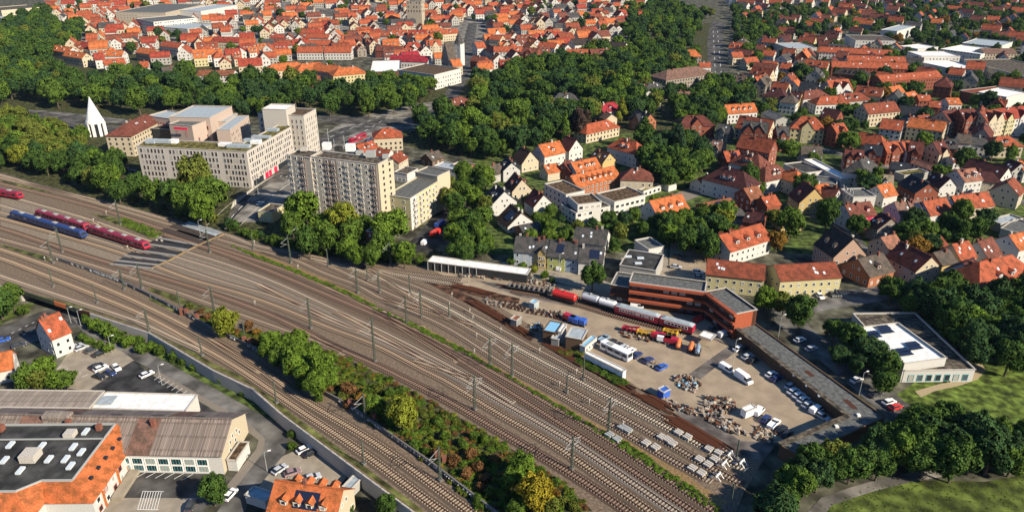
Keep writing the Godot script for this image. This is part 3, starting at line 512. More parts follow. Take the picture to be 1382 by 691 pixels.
	edge_windows(o, p, 1, 1.6, 3.0, 1, 8, 2.4, 1.4, "steel_dark")
	ab("eaves_trim", "gravel_roof", 72.89, 4.1, -209.17, 89.88, 4.1, -162.37, 1.5, 0.25, o)
	ab("eaves_trim", "gravel_roof", 89.88, 4.1, -162.37, 67.78, 4.1, -150.59, 1.5, 0.25, o)
	ax("roof_vent", "white_sheet", 78.9, 3.9, -193.3, 0.9, 0.5, 0.9, 0, o)
	ax("roof_vent", "white_sheet", 80.6, 3.9, -187.5, 0.9, 0.5, 0.9, 0, o)
	ax("roof_vent", "white_sheet", 82.4, 3.9, -182, 0.9, 0.5, 0.9, 0, o)
	ax("roof_vent", "white_sheet", 84.2, 3.9, -176.7, 0.9, 0.5, 0.9, 0, o)
	ax("roof_vent", "white_sheet", 85.9, 3.9, -171.7, 0.9, 0.5, 0.9, 0, o)
	ax("roof_vent", "white_sheet", 93, 3.9, -162.9, 0.9, 0.5, 0.9, 0, o)
	ax("roof_vent", "white_sheet", 85.2, 3.9, -158.1, 0.9, 0.5, 0.9, 0, o)
	st = begin(); strip(st, PackedVector2Array([Vector2(86.72, -184.78), Vector2(87.76, -181.68)]), 0.8, 3.67); put("rust_stain", st, "rust_dark", o)
	st = begin(); strip(st, PackedVector2Array([Vector2(92.4, -170.36), Vector2(93.6, -165.93)]), 0.8, 3.67); put("rust_stain", st, "rust_dark", o)
	o = thing("nursery_hall", "white flat-roofed hall with black solar panels and teal window wall", "building")
	p = pa([114.77, -218.54, 115.52, -184.02, 136.56, -184.48, 135.81, -219])
	block("wall", p, 0, 4.2, "wall_white", "gravel_roof", o, 0.5)
	edge_windows(o, p, 1, 1.5, 2, 1, 7, 1.7, 2.2, "paint_teal", 0.05, 0.95)
	edge_windows(o, p, 0, 1.5, 2, 1, 8, 1.6, 2, "paint_teal")
	p = pa([110.51, -204.98, 115.01, -184.07, 128.9, -187.07, 124.4, -207.97])
	block("wall", p, 0, 6.6, "wall_white", "white_sheet", o, 0.5)
	ax("solar_panel", "solar", 118.4, 6.75, -204.9, 2.2, 0.12, 3.9, -1.358, o)
	ax("solar_panel", "solar", 113.1, 6.75, -201.4, 2.2, 0.12, 3.9, -1.358, o)
	ax("solar_panel", "solar", 118.4, 6.75, -202.5, 2.2, 0.12, 3.9, -1.358, o)
	ax("solar_panel", "solar", 113.2, 6.75, -199.6, 2.2, 0.12, 3.9, -1.358, o)
	ax("solar_panel", "solar", 122.6, 6.75, -194.9, 2.2, 0.12, 3.9, -1.358, o)
	ax("solar_panel", "solar", 118, 6.75, -191.3, 2.2, 0.12, 3.9, -1.358, o)
	ax("solar_panel", "solar", 122.6, 6.75, -192.8, 2.2, 0.12, 3.9, -1.358, o)
	ax("solar_panel", "solar", 118, 6.75, -189.4, 2.2, 0.12, 3.9, -1.358, o)
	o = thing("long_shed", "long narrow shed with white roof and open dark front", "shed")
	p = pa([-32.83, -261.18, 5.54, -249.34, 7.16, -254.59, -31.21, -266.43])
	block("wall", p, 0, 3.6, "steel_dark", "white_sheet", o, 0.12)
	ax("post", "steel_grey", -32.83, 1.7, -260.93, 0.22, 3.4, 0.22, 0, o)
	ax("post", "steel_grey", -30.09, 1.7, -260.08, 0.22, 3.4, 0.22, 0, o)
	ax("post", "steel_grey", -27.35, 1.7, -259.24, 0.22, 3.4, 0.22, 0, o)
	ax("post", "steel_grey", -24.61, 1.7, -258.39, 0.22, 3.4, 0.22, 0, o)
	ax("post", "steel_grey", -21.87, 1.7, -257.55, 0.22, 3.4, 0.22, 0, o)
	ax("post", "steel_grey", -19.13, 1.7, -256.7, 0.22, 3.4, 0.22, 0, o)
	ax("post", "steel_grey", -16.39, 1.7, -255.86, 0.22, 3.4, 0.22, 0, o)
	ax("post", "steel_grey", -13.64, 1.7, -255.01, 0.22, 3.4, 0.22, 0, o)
	o = thing("blue_shed", "light-blue roofed yard shed at the left of the shed cluster", "shed")
	p = pa([10.04, -207.57, 14.02, -205.93, 16.65, -212.3, 12.67, -213.94])
	block("wall", p, 0, 4, "wall_brown", "paint_skyblue", o, 0.1)
	o = thing("lean_to", "low pale-blue lean-to in front of the blue shed", "shed")
	p = pa([12.54, -204.38, 14.85, -203.47, 17.68, -210.63, 15.37, -211.55])
	block("wall", p, 0, 3, "wall_grey", "zinc", o, 0.1)
	o = thing("white_shed", "narrow white-roofed yard shed in the middle of the cluster", "shed")
	p = pa([14.75, -206.35, 15.91, -205.89, 17.92, -210.88, 16.76, -211.35])
	block("wall", p, 0, 4.3, "wall_white", "white_sheet", o, 0.1)
	o = thing("timber_shed", "timber-walled yard shed with grey felt roof", "shed")
	p = pa([17.1, -202.61, 22.1, -200.8, 24.39, -207.1, 19.39, -208.91])
	block("wall", p, 0, 4.6, "wood", "zinc", o, 0.1)
	o = thing("site_cabin", "small white and teal site cabin right of the timber shed", "cabin")
	p = pa([21.44, -200.42, 22.97, -199.32, 27.29, -205.3, 25.76, -206.4])
	block("wall", p, 0, 2.8, "wall_white", "paint_skyblue", o, 0.1)
	edge_windows(o, p, 1, 1.4, 2, 1, 4, 0.9, 0.9)
	o = thing("long_container", "long narrow white-roofed container row behind ivy", "shed")
	p = pa([22.39, -195.52, 32.85, -185.06, 33.96, -186.17, 23.51, -196.63])
	block("wall", p, 0, 3, "white_sheet", "white_sheet", o, 0.06)
	o = thing("hut", "small grey hut with rusty orange roof beside the rust strip", "hut")
	p = pa([-0.5, -217.59, 1.49, -216.34, 3.25, -219.12, 1.27, -220.38])
	block("wall", p, 0, 2.6, "wall_grey", "roof_orangebrown", o, 0.06)
	o = thing("white_canopy", "white flat canopy on posts near the end of the red coaches", "canopy")
	p = pa([60.22, -206, 63.41, -203.47, 65.75, -206.41, 62.56, -208.94])
	block("wall", p, 2.7, 3, "steel_dark", "white_sheet", o, 0.04)
	ax("post", "steel_grey", 60.2, 1.4, -206, 0.18, 2.8, 0.18, 0, o)
	ax("post", "steel_grey", 63.4, 1.4, -203.5, 0.18, 2.8, 0.18, 0, o)
	ax("post", "steel_grey", 64.8, 1.4, -207.2, 0.18, 2.8, 0.18, 0, o)
	ax("post", "steel_grey", 61.5, 1.4, -209.3, 0.18, 2.8, 0.18, 0, o)
	o = thing("blue_container", "bright blue storage container at the corner of the rust stacks", "container")
	p = pa([41.75, -177.07, 43.11, -175.25, 45.46, -177, 44.1, -178.82])
	block("wall", p, 0, 2.5, "paint_blue", "paint_blue", o, 0.05)
	o = thing("blue_crate", "pale blue box container above the row of wheelsets", "container")
	p = pa([5.98, -229.84, 7.76, -228.47, 9.55, -230.79, 7.77, -232.16])
	block("wall", p, 0, 2.4, "zinc", "paint_skyblue", o, 0.05)
	o = thing("box_trailer", "white box trailer parked in the freight yard", "trailer")
	p = pa([63.01, -167.64, 63.95, -165.96, 67.31, -167.84, 66.37, -169.52])
	block("wall", p, 0.5, 2.7, "paint_white", "paint_white", o, 0.05)
	o = thing("hospital_building", "long cream building with pale roof at the top left corner", "building")
	p = pa([-684.64, -1037.79, -653.47, -1083.45, -693.17, -1110.54, -724.33, -1064.88])
	block("wall", p, 0, 13, "wall_cream", "gravel_roof", o, 0.5)
	edge_windows(o, p, 0, 1.8, 3.2, 3, 18, 1.4, 1.5)
	edge_windows(o, p, 1, 1.8, 3.2, 3, 15, 1.4, 1.5)
	o = thing("hospital_wing", "low white building with flat roof left below the top corner", "building")
	p = pa([-673.23, -1016.46, -649.73, -1049.35, -681.27, -1071.89, -704.77, -1039])
	block("wall", p, 0, 6, "wall_white", "zinc", o, 0.5)
	o = thing("civic_block", "big beige block with stepped grey roofs in the old town", "building")
	p = pa([-504.92, -984.09, -437.52, -975.96, -425.36, -1076.89, -492.76, -1085.01])
	block("wall", p, 0, 17, "wall_beige", "felt_grey", o, 0.5)
	edge_windows(o, p, 0, 10, 3.2, 2, 16, 2, 1.2)
	o = thing("civic_block", "white stepped office with long window bands below the beige block", "building")
	p = pa([-455.02, -932.26, -419.6, -900.63, -384.74, -939.65, -420.16, -971.29])
	block("wall", p, 0, 15, "wall_white", "felt_grey", o, 0.5)
	edge_windows(o, p, 0, 3, 3.4, 4, 15, 2.4, 1.3)
	edge_windows(o, p, 1, 3, 3.4, 4, 17, 2.4, 1.3)
	o = thing("civic_block", "white roof-top block with glass front right of the beige block", "building")
	p = pa([-434.88, -1009.99, -402.71, -1001.53, -382.32, -1079.02, -414.49, -1087.48])
	block("wall", p, 0, 16, "wall_white", "zinc", o, 0.5)
	edge_windows(o, p, 0, 1.8, 3.2, 3, 11, 1.4, 1.5)
	edge_windows(o, p, 1, 1.8, 3.2, 3, 26, 1.4, 1.5)
	o = thing("glass_office", "grey office with wide roof lights in the old town", "building")
	p = pa([-413.99, -897.38, -371.79, -878.29, -352.95, -919.92, -395.15, -939.01])
	block("wall", p, 0, 10, "wall_pale", "zinc", o, 0.5)
	edge_windows(o, p, 0, 1.8, 3.2, 3, 15, 1.4, 1.5)
	edge_windows(o, p, 1, 1.8, 3.2, 3, 15, 1.4, 1.5)
	o = thing("sports_hall", "flat white-roofed hall with brown walls at the park edge", "building")
	p = pa([-116.07, -612.42, -91.73, -615.65, -98.84, -669.35, -123.18, -666.13])
	block("wall", p, 0, 11, "wall_brown", "white_sheet", o, 0.5)
	o = thing("school_office", "white three-storey block beside the flat white hall", "building")
	p = pa([-94.25, -616.73, -61.73, -594.58, -42.36, -623.02, -74.88, -645.17])
	block("wall", p, 0, 12, "wall_white", "brown_roof", o, 0.5)
	edge_windows(o, p, 0, 1.8, 3.2, 3, 13, 1.4, 1.5)
	edge_windows(o, p, 1, 1.8, 3.2, 3, 11, 1.4, 1.5)
	o = thing("church_tower", "square beige stone church tower with rows of round windows", "building")
	p = pa([-131.4, -967.4, -112.51, -962.89, -109.81, -974.2, -128.69, -978.72])
	block("wall", p, 0, 32, "wall_beige", "roof_greybrown", o, 0.5)
	edge_windows(o, p, 0, 20, 5, 3, 5, 1.4, 2.4, "wall_stone")
	edge_windows(o, p, 1, 20, 5, 3, 3, 1.4, 2.4, "wall_stone")
	o = thing("church_spire_tower", "slender pale church tower beside the grey steep church", "building")
	p = pa([-50.8, -701.48, -47.62, -699.72, -44.24, -705.8, -47.42, -707.57])
	block("wall", p, 0, 20, "wall_white", "roof_slate", o, 0.5)
	edge_windows(o, p, 0, 15, 3, 1, 1, 1, 2)
	st = begin(); tube(st, Vector3(-49.2, 20, -703.7), Vector3(-49.2, 31, -703.7), 4.4, 0.0, 8); put("spire", st, "roof_slate", o)
	o = thing("shop_hall", "long narrow white hall with pale blue-white roof among the brick villas", "building")
	p = pa([159.3, -389.29, 166.52, -355.86, 172.4, -357.13, 165.18, -390.56])
	block("wall", p, 0, 5.5, "wall_white", "white_sheet", o, 0.5)
	o = thing("curved_shop", "dark flat-roofed shop with white front left of the long white hall", "building")
	p = pa([146.32, -382.85, 151.93, -366.93, 163.49, -371.01, 157.88, -386.93])
	block("wall", p, 0, 5, "wall_white", "felt", o, 0.5)
	edge_windows(o, p, 0, 1.6, 3, 1, 4, 2.4, 1.8)
	o = thing("flat_annex", "low grey flat annex below the dark shop roof", "building")
	p = pa([149.78, -357.39, 162.5, -351.65, 166.81, -361.19, 154.09, -366.93])
	block("wall", p, 0, 4, "wall_pale", "felt_grey", o, 0.5)
	o = thing("green_roof_house", "white two-storey house with flat grey-green roof", "building")
	p = pa([158.67, -337.84, 159.91, -326.38, 171.01, -327.59, 169.76, -339.04])
	block("wall", p, 0, 6.5, "wall_white", "felt_grey", o, 0.5)
	edge_windows(o, p, 0, 1.8, 3.2, 3, 4, 1.4, 1.5)
	o = thing("ochre_roof_hall", "low hall with ochre flat roof and teal wall", "building")
	p = pa([201.56, -372.48, 203.64, -366.31, 218.57, -371.35, 216.49, -377.51])
	block("wall", p, 0, 4, "wall_pale", "sedum", o, 0.5)
	o = thing("apartment_slab", "grey three-storey flat-roofed apartment slab", "building")
	p = pa([264.37, -766.45, 268.11, -733.75, 296.13, -736.96, 292.4, -769.65])
	block("wall", p, 0, 11, "wall_pale", "zinc", o, 0.5)
	edge_windows(o, p, 0, 1.8, 3.2, 3, 11, 1.4, 1.5)
	edge_windows(o, p, 1, 1.8, 3.2, 3, 9, 1.4, 1.5)
	o = thing("factory_hall", "wide white factory hall with pale roof", "building")
	p = pa([373.97, -716.22, 373.7, -689.33, 408.93, -688.98, 409.2, -715.86])
	block("wall", p, 0, 11, "wall_white", "white_sheet", o, 0.5)
	edge_windows(o, p, 0, 1.8, 3.2, 3, 9, 1.4, 1.5)
	edge_windows(o, p, 1, 1.8, 3.2, 3, 11, 1.4, 1.5)
	o = thing("factory_hall", "long low white factory hall with pale flat roof", "building")
	p = pa([363.89, -699.33, 381.61, -644.01, 412.29, -653.84, 394.57, -709.16])
	block("wall", p, 0, 7, "wall_white", "white_sheet", o, 0.5)
	edge_windows(o, p, 1, 1.8, 3, 2, 10, 1.6, 1.5)
	o = thing("factory_hall", "long tan-white factory building at the right edge", "building")
	p = pa([405.92, -677.69, 409.41, -595.9, 452.65, -597.74, 449.16, -679.53])
	block("wall", p, 0, 10, "wall_cream", "gravel_roof", o, 0.5)
	edge_windows(o, p, 0, 1.8, 3.2, 3, 26, 1.4, 1.5)
	o = thing("factory_hall", "tall white factory block with small windows", "building")
	p = pa([357.84, -793.28, 396.98, -788.16, 402.08, -827.19, 362.94, -832.3])
	block("wall", p, 0, 10, "wall_white", "roof_greybrown", o, 0.5)
	edge_windows(o, p, 0, 1.8, 3.2, 3, 13, 1.4, 1.5)
	edge_windows(o, p, 1, 1.8, 3.2, 3, 13, 1.4, 1.5)
	o = thing("factory_hall", "white factory roof behind the long low factory hall", "building")
	p = pa([418.84, -742.09, 441.1, -711.72, 476.99, -738.03, 454.73, -768.4])
	block("wall", p, 0, 9, "wall_white", "white_sheet", o, 0.5)
	edge_windows(o, p, 0, 1.8, 3.2, 3, 12, 1.4, 1.5)
	o = thing("factory_hall", "grey-roofed works hall at the top of the factory area", "building")
	p = pa([461.49, -779.89, 484.96, -755.86, 518.92, -789.02, 495.45, -813.06])
	block("wall", p, 0, 9, "wall_white", "zinc", o, 0.5)
	edge_windows(o, p, 0, 1.8, 3.2, 3, 11, 1.4, 1.5)
	o = thing("factory_hall", "small white works hall left of the factory area", "building")
	p = pa([391.2, -767.11, 400.56, -748.49, 427.99, -762.28, 418.63, -780.9])
	block("wall", p, 0, 8, "wall_white", "white_sheet", o, 0.5)
	o = thing("white_cube", "white cube building with pale blue roof", "building")
	p = pa([416.14, -864.51, 428.78, -852.47, 470.39, -896.15, 457.76, -908.19])
	block("wall", p, 0, 11, "wall_white", "zinc", o, 0.5)
	o = thing("red_hall", "hall with large red pitched-looking flat roof", "building")
	p = pa([335.52, -555.14, 340.92, -542.31, 377.3, -557.61, 371.9, -570.44])
	block("wall", p, 0, 8, "wall_brick", "roof_brickred", o, 0.5)
	o = thing("white_hall", "white windowless hall beside the red hall", "building")
	p = pa([342.88, -545.24, 353.54, -527.88, 378.24, -543.06, 367.58, -560.41])
	block("wall", p, 0, 9, "wall_white", "white_sheet", o, 0.5)
	o = thing("yard_sheds", "grey flat sheds at the right edge behind the terraces", "building")
	p = pa([210.16, -294.26, 217.05, -286.1, 230.37, -297.35, 223.48, -305.51])
	block("wall", p, 0, 4, "wall_pale", "felt_grey", o, 0.5)
	o = thing("yard_sheds", "low grey workshop roof at the right edge with blue awning", "building")
	p = pa([210.8, -304.58, 213.22, -299.35, 226.91, -305.66, 224.49, -310.9])
	block("wall", p, 0, 4, "wall_pale", "zinc", o, 0.5)
	# ---- south of the tracks
	house(-149.2, -208.8, 55, 6, 10, 7.2, 5.3, "gable", "redorange", "white", "d0k2c2", "white house with red-orange roof on the low street corner beside the bridge", "houses along the low street", -4)
	house(-157.4, -193.3, 26.8, 7.5, 9, 4.5, 3.5, "gable", "orange", "white", "k1", "white house with orange roof at the left edge behind the garden trees", "houses along the low street", -4)
	house(-46.9, -133.5, -11.2, 16.5, 11, 5.5, 4.5, "gable", "orange", "cream", "d4s1c1", "cream house with bright orange tiles, dormers and a black solar panel", "houses along the low street", -4)
	long_hall(Vector2(-140.09, -159.52), Vector2(-73.07, -157.32), 17.0, 6.2, 10.5, -4.0)
	o = thing("white_warehouse", "low white flat-roofed warehouse behind the grey-brown hall", "building")
	p = pa([-117.07, -169.69, -90.4, -168.33, -90.01, -175.98, -116.68, -177.34])
	block("wall", p, -4, 1.2, "wall_white", "white_sheet", o, 0.15)
	ax("roof_light", "zinc", -114.5, 1.35, -173.2, 4.5, 0.3, 4, 0, o)
	o = thing("tan_warehouse", "low warehouse with ribbed tan roof at the left edge", "building")
	p = pa([-154.49, -169.83, -117.31, -169.15, -117.16, -177.27, -154.34, -177.96])
	block("wall", p, -4, 1.6, "wall_beige", "tan_sheet", o, 0.1)
	orange_hall(Vector2(-102.39, -155.15), Vector2(-102.09, -134.24), Vector2(-127.52, -154.85))
	o = thing("annex_box", "small flat-roofed garage box at the right gable of the grey-brown hall", "garage")
	p = pa([-72.86, -150.2, -70.31, -149.92, -69.5, -157.2, -72.05, -157.48])
	block("wall", p, -4, -0.6, "wall_white", "brown_roof", o, 0.1)
	o = thing("bus_shelter", "flat pale garage beside the orange house and the retaining wall", "garage")
	p = pa([-41.77, -140.36, -39.59, -139.34, -37.3, -144.23, -39.49, -145.26])
	block("wall", p, -4, -1.2, "wall_pale", "zinc", o, 0.1)
	o = thing("white_garage", "white garage wall at the left of the orange house", "garage")
	p = pa([-64.44, -138.55, -58.93, -136.31, -57.73, -139.25, -63.23, -141.5])
	block("wall", p, -4, -1.4, "wall_white", "zinc", o, 0.1)
	# ---- houses
	hs(82.5, -246.8, -15, 20.3, 12, 6.8, 3.2, "g", "brickred", "paleyellow", "c0k4", "l8")
	hs(31, -261.5, -10, 9.3, 11, 5.5, 4, "g", "slate", "white", "s1", "f17")
	hs(23.9, -264.3, -21, 7, 11, 6, 4, "g", "slate", "skyblue", "k1", "f17")
	hs(18.8, -265.7, -19, 7, 11, 6, 4.2, "g", "slate", "lime", "s1", "r4")
	hs(107.2, -245.3, 7, 23.2, 12, 6.8, 3.2, "g", "brickred", "paleyellow", "c0k4", "r8")
	hs(13.4, -267.9, -18, 7, 11, 6, 4, "g", "slate", "yellow", "x1k1", "r4")
	hs(6, -270.1, -11, 8.6, 11, 6, 4, "g", "slate", "paleblue", "k2", "r4")
	hs(33, -281.3, -17, 13.2, 12, 5, 4, "g", "slate", "white", "k3", "f17")
	hs(135.4, -254.2, 25, 12.8, 13, 4.5, 4.5, "g", "greybrown", "brickorange", "d1", "b23")
	hs(92.1, -275.8, 32, 23.9, 13, 6.5, 4.5, "g", "redorange", "white", "d3", "b8")
	hs(164.3, -241.6, 37, 8, 11, 8.5, 4.5, "g", "maroon", "paleblue", "", "r23")
	hs(172.2, -239, 22, 30.7, 15, 8.5, 6.5, "h", "redorange", "white", "d2k3", "r23")
	hs(129, -265.8, -78, 13, 14, 7, 7, "g", "darkbrown", "beigepink", "d2c1", "f18")
	hs(7.3, -296.6, 27, 9.5, 9, 3, 2, "g", "slate", "brickorange", "c0", "f9")
	hs(153.3, -256.2, -71, 14.5, 12, 6, 5, "g", "darkred", "cream", "k2", "b23")
	hs(163.1, -256.4, 19, 7.6, 10, 7, 3, "g", "greybrown", "yellow", "c1", "b23")
	hs(1.7, -306, -66, 11.6, 13, 3, 5.5, "g", "brown", "white", "s1", "l9")
	hs(150.5, -272.5, 23, 7.8, 10, 6, 3.5, "g", "salmon", "cream", "", "r18")
	hs(172.6, -261.2, 23, 8.7, 10, 7, 4.5, "g", "redorange", "cream", "k3", "b23")
	hs(106, -300.5, -35, 7, 10, 5.5, 3.5, "g", "maroon", "brick", "", "l18")
	hs(12.4, -322.4, -65, 9.7, 10, 5.5, 5, "g", "darkred", "white", "", "l9")
	hs(184.6, -265.4, 30, 9.4, 11, 6, 5, "g", "brownred", "white", "k3", "r23")
	hs(69.9, -317.2, 30, 18.7, 12, 4.5, 5, "g", "orange", "white", "d3", "r17")
	hs(-5.4, -325.5, -69, 11.3, 12, 6, 5.5, "g", "navy", "white", "d1", "l9")
	hs(171.8, -277.4, 18, 7.2, 10, 4.5, 2.5, "g", "brickred", "grey", "", "r18")
	hs(99.9, -311, 26, 7, 9, 4, 2, "g", "slate", "white", "c0", "r17")
	hs(122.6, -304.4, -80, 8.1, 11, 5, 4.5, "g", "darkbrown", "yellow", "", "b18")
	hs(158.7, -292.4, -79, 7, 11, 6, 4.5, "g", "maroon", "stone", "d1", "r18")
	hs(198.9, -268.9, 22, 8.6, 11, 8, 4, "g", "orange", "white", "k2", "r23")
	hs(95.1, -322.9, 25, 15.8, 10, 3.5, 2.5, "g", "orangebrown", "brick", "s1", "r17")
	hs(3, -339.4, -71, 11.2, 10, 7, 5.5, "g", "darkred", "cream", "d1", "l9")
	hs(149.9, -306.6, 15, 7, 11, 6.5, 4, "g", "brownred", "white", "", "b18")
	hs(118.7, -323.3, 25, 8, 9, 5, 3, "g", "redorange", "brick", "", "f19")
	hs(155.7, -308.2, 17, 7, 11, 6.5, 4, "g", "brownred", "crimson", "d1", "b18")
	hs(112.3, -330, 25, 8.3, 11, 6, 4, "g", "orangebrown", "brick", "", "l19")
	hs(138.2, -326.4, -82, 10.7, 13, 6, 6.5, "g", "darkred", "yellow", "d1", "f19")
	hs(173.8, -310.8, 14, 7, 11, 5.5, 4.5, "g", "brownpink", "white", "k1", "b18")
	hs(40.3, -354.6, 35, 28.3, 11, 6, 4, "g", "orange", "brickorange", "d6", "b9")
	hs(180.2, -311.9, 14, 7, 11, 5.5, 4.7, "g", "brownpink", "cream", "s1", "r18")
	hs(62.7, -355.2, -7, 16, 11, 7, 4, "h", "brownred", "cream", "", "r9")
	hs(107.7, -345.5, -44, 24.2, 14, 8, 6, "h", "maroon", "white", "d3", "l19")
	hs(186.9, -311.8, 19, 7, 11, 5.5, 4.5, "g", "redorange", "white", "k1", "r18")
	hs(153.1, -335.6, -49, 7, 8, 4, 4, "g", "brownred", "white", "", "f19")
	hs(192.9, -314.5, 16, 7, 11, 5.5, 4.5, "g", "redorange", "paleyellow", "", "f27", "1/2")
	hs(98.2, -357.4, 41, 14.4, 8, 4, 2.5, "g", "redorange", "white", "", "b17")
	hs(-9.6, -371, 40, 8.6, 9, 4.5, 3.5, "g", "greybrown", "pale", "", "f16")
	hs(149.6, -340.3, 10, 7.3, 8, 5, 3, "g", "orange", "white", "", "f19")
	hs(-1.4, -373.5, -76, 10.7, 9, 6, 4, "g", "navy", "white", "d1", "f16")
	hs(20.2, -373.3, 30, 8.1, 8, 4.5, 3, "g", "orange", "cream", "", "b9")
	hs(198.7, -317, 17, 7, 11, 5.5, 4.5, "g", "slate", "lime", "s1", "f27")
	hs(29, -373.8, 50, 7, 9, 5.5, 3.5, "g", "darkred", "brick", "", "b9")
	hs(37.6, -374.6, 35, 16.7, 9, 5.5, 4, "g", "orange", "white", "d3", "b9")
	hs(202.9, -317.8, 18, 7, 11, 5.5, 4.8, "g", "redorange", "paleyellow", "", "f27", "2/2")
	hs(130.4, -356.8, 29, 18.7, 11, 7, 5, "h", "brownred", "white", "d2", "l19", "2/2")
	hs(177.8, -335.7, 23, 8.9, 10, 5.5, 4, "g", "orange", "white", "s0", "r19")
	hs(140.6, -353.3, -56, 13.3, 10, 7, 4, "h", "orange", "cream", "", "l19")
	hs(212.8, -321.6, 14, 14.7, 11, 5.5, 4.5, "g", "redorange", "cream", "k3", "f27")
	hs(7.2, -389.3, -57, 9.8, 11, 5, 6, "g", "brown", "cream", "", "r16")
	hs(-63.1, -387.5, 71, 11.2, 9, 6, 3, "g", "brickred", "cream", "", "l16")
	hs(125.3, -373.4, -49, 18.4, 12, 8, 6, "h", "brownred", "white", "d2", "l19", "1/2")
	hs(49.7, -391.3, -52, 10.4, 10, 5, 4.5, "g", "brown", "yellow", "d1", "b9")
	hs(20.4, -396.6, 36, 14.6, 11, 7.5, 5, "g", "orange", "white", "d1", "r16")
	hs(199.1, -343.8, -84, 14.4, 12, 5, 4.5, "g", "navy", "brick", "d1", "l27")
	hs(187.6, -354.6, -17, 7, 9, 4.5, 3.5, "g", "beige", "white", "x1", "r19")
	hs(-44.5, -399.1, 50, 9.5, 9, 3.5, 3, "g", "greybrown", "brown", "", "l16")
	hs(33, -405.2, -54, 9.7, 10, 7.5, 5.5, "g", "darkred", "white", "c2", "r16")
	hs(65, -401.3, -48, 21.1, 11, 8, 5, "h", "redorange", "white", "d2", "b9")
	hs(179.4, -364.9, 49, 19.8, 11.6, 8.1, 5.4, "h", "slate", "white", "c2", "r19")
	hs(213.1, -349.5, -75, 10, 10, 5, 4.5, "g", "maroon", "white", "", "l27")
	hs(-71.9, -403.2, -16, 7.8, 9, 4.5, 2.5, "g", "brickred", "white", "", "f24")
	hs(237.2, -335.2, 47, 11.9, 12, 6.9, 5.1, "g", "brickred", "cream", "c2", "f27")
	hs(120.2, -393, 13, 9, 10, 5, 4, "g", "redorange", "brick", "x1s1", "l19")
	hs(226.9, -354.3, 17, 11.2, 12, 7, 4, "g", "salmon", "white", "d2k2", "f27")
	hs(136.3, -399.7, -40, 19.1, 11.4, 9.1, 5.9, "g", "brickred", "brick", "", "l19")
	hs(-85.5, -415.5, 55, 12.8, 10, 4, 3, "g", "redorange", "grey", "d1", "f24")
	hs(237.1, -355.4, -20, 15.6, 10, 6, 3.5, "h", "maroon", "cream", "", "f27")
	hs(184.2, -385.5, -17, 9.1, 13, 8, 4, "g", "darkred", "brick", "x2", "r19")
	hs(118.6, -412.8, -31, 7, 9, 5, 4, "g", "brownpink", "stone", "x1", "l19")
	hs(111.3, -415.1, -65, 8.7, 9, 4.5, 4.5, "g", "greybrown", "stone", "", "l19")
	hs(208.1, -381.4, -22, 8.8, 10, 3.5, 2.5, "g", "navy", "grey", "c0", "r19")
	hs(242.7, -361.8, -58, 18.9, 14, 6, 6, "g", "maroon", "white", "", "f27")
	hs(167.7, -402.4, -11, 11.1, 11, 5.5, 3.5, "g", "greybrown", "white", "", "b19")
	hs(-74.2, -430.1, 13, 16.7, 13, 8, 4, "h", "redorange", "cream", "", "f24")
	hs(143.5, -414.3, -14, 12.4, 10, 4, 4, "g", "brickred", "pale", "c0", "l19")
	hs(198.6, -394.3, -25, 8.9, 12, 8, 4, "g", "navy", "brick", "x1", "r19")
	hs(225.4, -382.8, -72, 20.1, 6, 3, 1.5, "g", "salmon", "white", "c0", "l27")
	hs(262.5, -370.9, -75, 7, 10, 6, 4, "g", "maroon", "pale", "", "r27")
	hs(212.3, -402.9, 11, 11.1, 11, 7, 4.5, "g", "redorange", "brick", "x1", "r19")
	hs(53, -452.3, 38, 28.5, 11, 6, 4, "h", "redorange", "cream", "", "f26")
	hs(266.9, -371.8, 17, 7, 10, 6, 4, "g", "orange", "white", "", "r27")
	hs(159.8, -429.6, -4, 7, 11, 9, 4, "g", "slate", "brick", "x1", "b19", "2/2")
	hs(224.9, -399.6, -26, 7, 12, 7, 5.5, "g", "darkred", "brick", "x1", "l27")
	hs(220.6, -403.3, 21, 7, 11, 7, 4.5, "g", "redorange", "white", "d1", "r19")
	hs(146.6, -437.3, -21, 14.5, 12, 9, 5, "g", "slate", "brick", "x2", "b19", "1/2")
	hs(244.1, -393.1, 9, 7, 8, 4, 2, "g", "brownred", "white", "", "l27")
	hs(131.3, -446.8, -36, 8, 11, 6, 4, "g", "slate", "grey", "x1", "l19")
	hs(207.1, -417.7, -44, 21.3, 10.4, 6.6, 5.4, "h", "redorange", "cream", "", "b19")
	hs(237.5, -401.4, 20, 7.8, 12, 7, 5, "g", "darkred", "cream", "x1", "l27")
	hs(20.9, -466.2, 0, 11.9, 8, 7, 3, "h", "orange", "grey", "", "r16")
	hs(114.1, -457, 5, 23.5, 13, 8, 5, "h", "darkred", "brick", "x1", "f26")
	hs(151, -450.8, -36, 21, 11.5, 6.8, 6.3, "g", "brickred", "cream", "d3", "b19")
	hs(195.3, -436.8, 24, 9.4, 10, 9, 4, "g", "redorange", "brick", "x1", "b19")
	hs(288.5, -382.9, 62, 11.9, 12.3, 7.9, 6.2, "g", "greybrown", "white", "x1", "r27")
	hs(181, -446, -16, 19, 12, 9, 6, "h", "redorange", "paleyellow", "x1", "b19")
	hs(85, -475, -57, 14, 11, 6, 5, "g", "navy", "brickorange", "x1", "f26")
	hs(251, -412, -24, 7, 11, 6.5, 4, "g", "slate", "brick", "d2", "b27")
	hs(-224, -433, 87, 40, 15, 12, 4.5, "h", "brownred", "cream", "k3", "r0")
	hs(64, -484, -63, 7, 9, 5, 3, "g", "brownpink", "cream", "", "f26")
	hs(261, -417, -21, 7, 10, 8, 4, "g", "greybrown", "white", "", "b27", "1/2")
	hs(269, -417, -23, 14, 10, 7, 3, "h", "slate", "white", "", "b27")
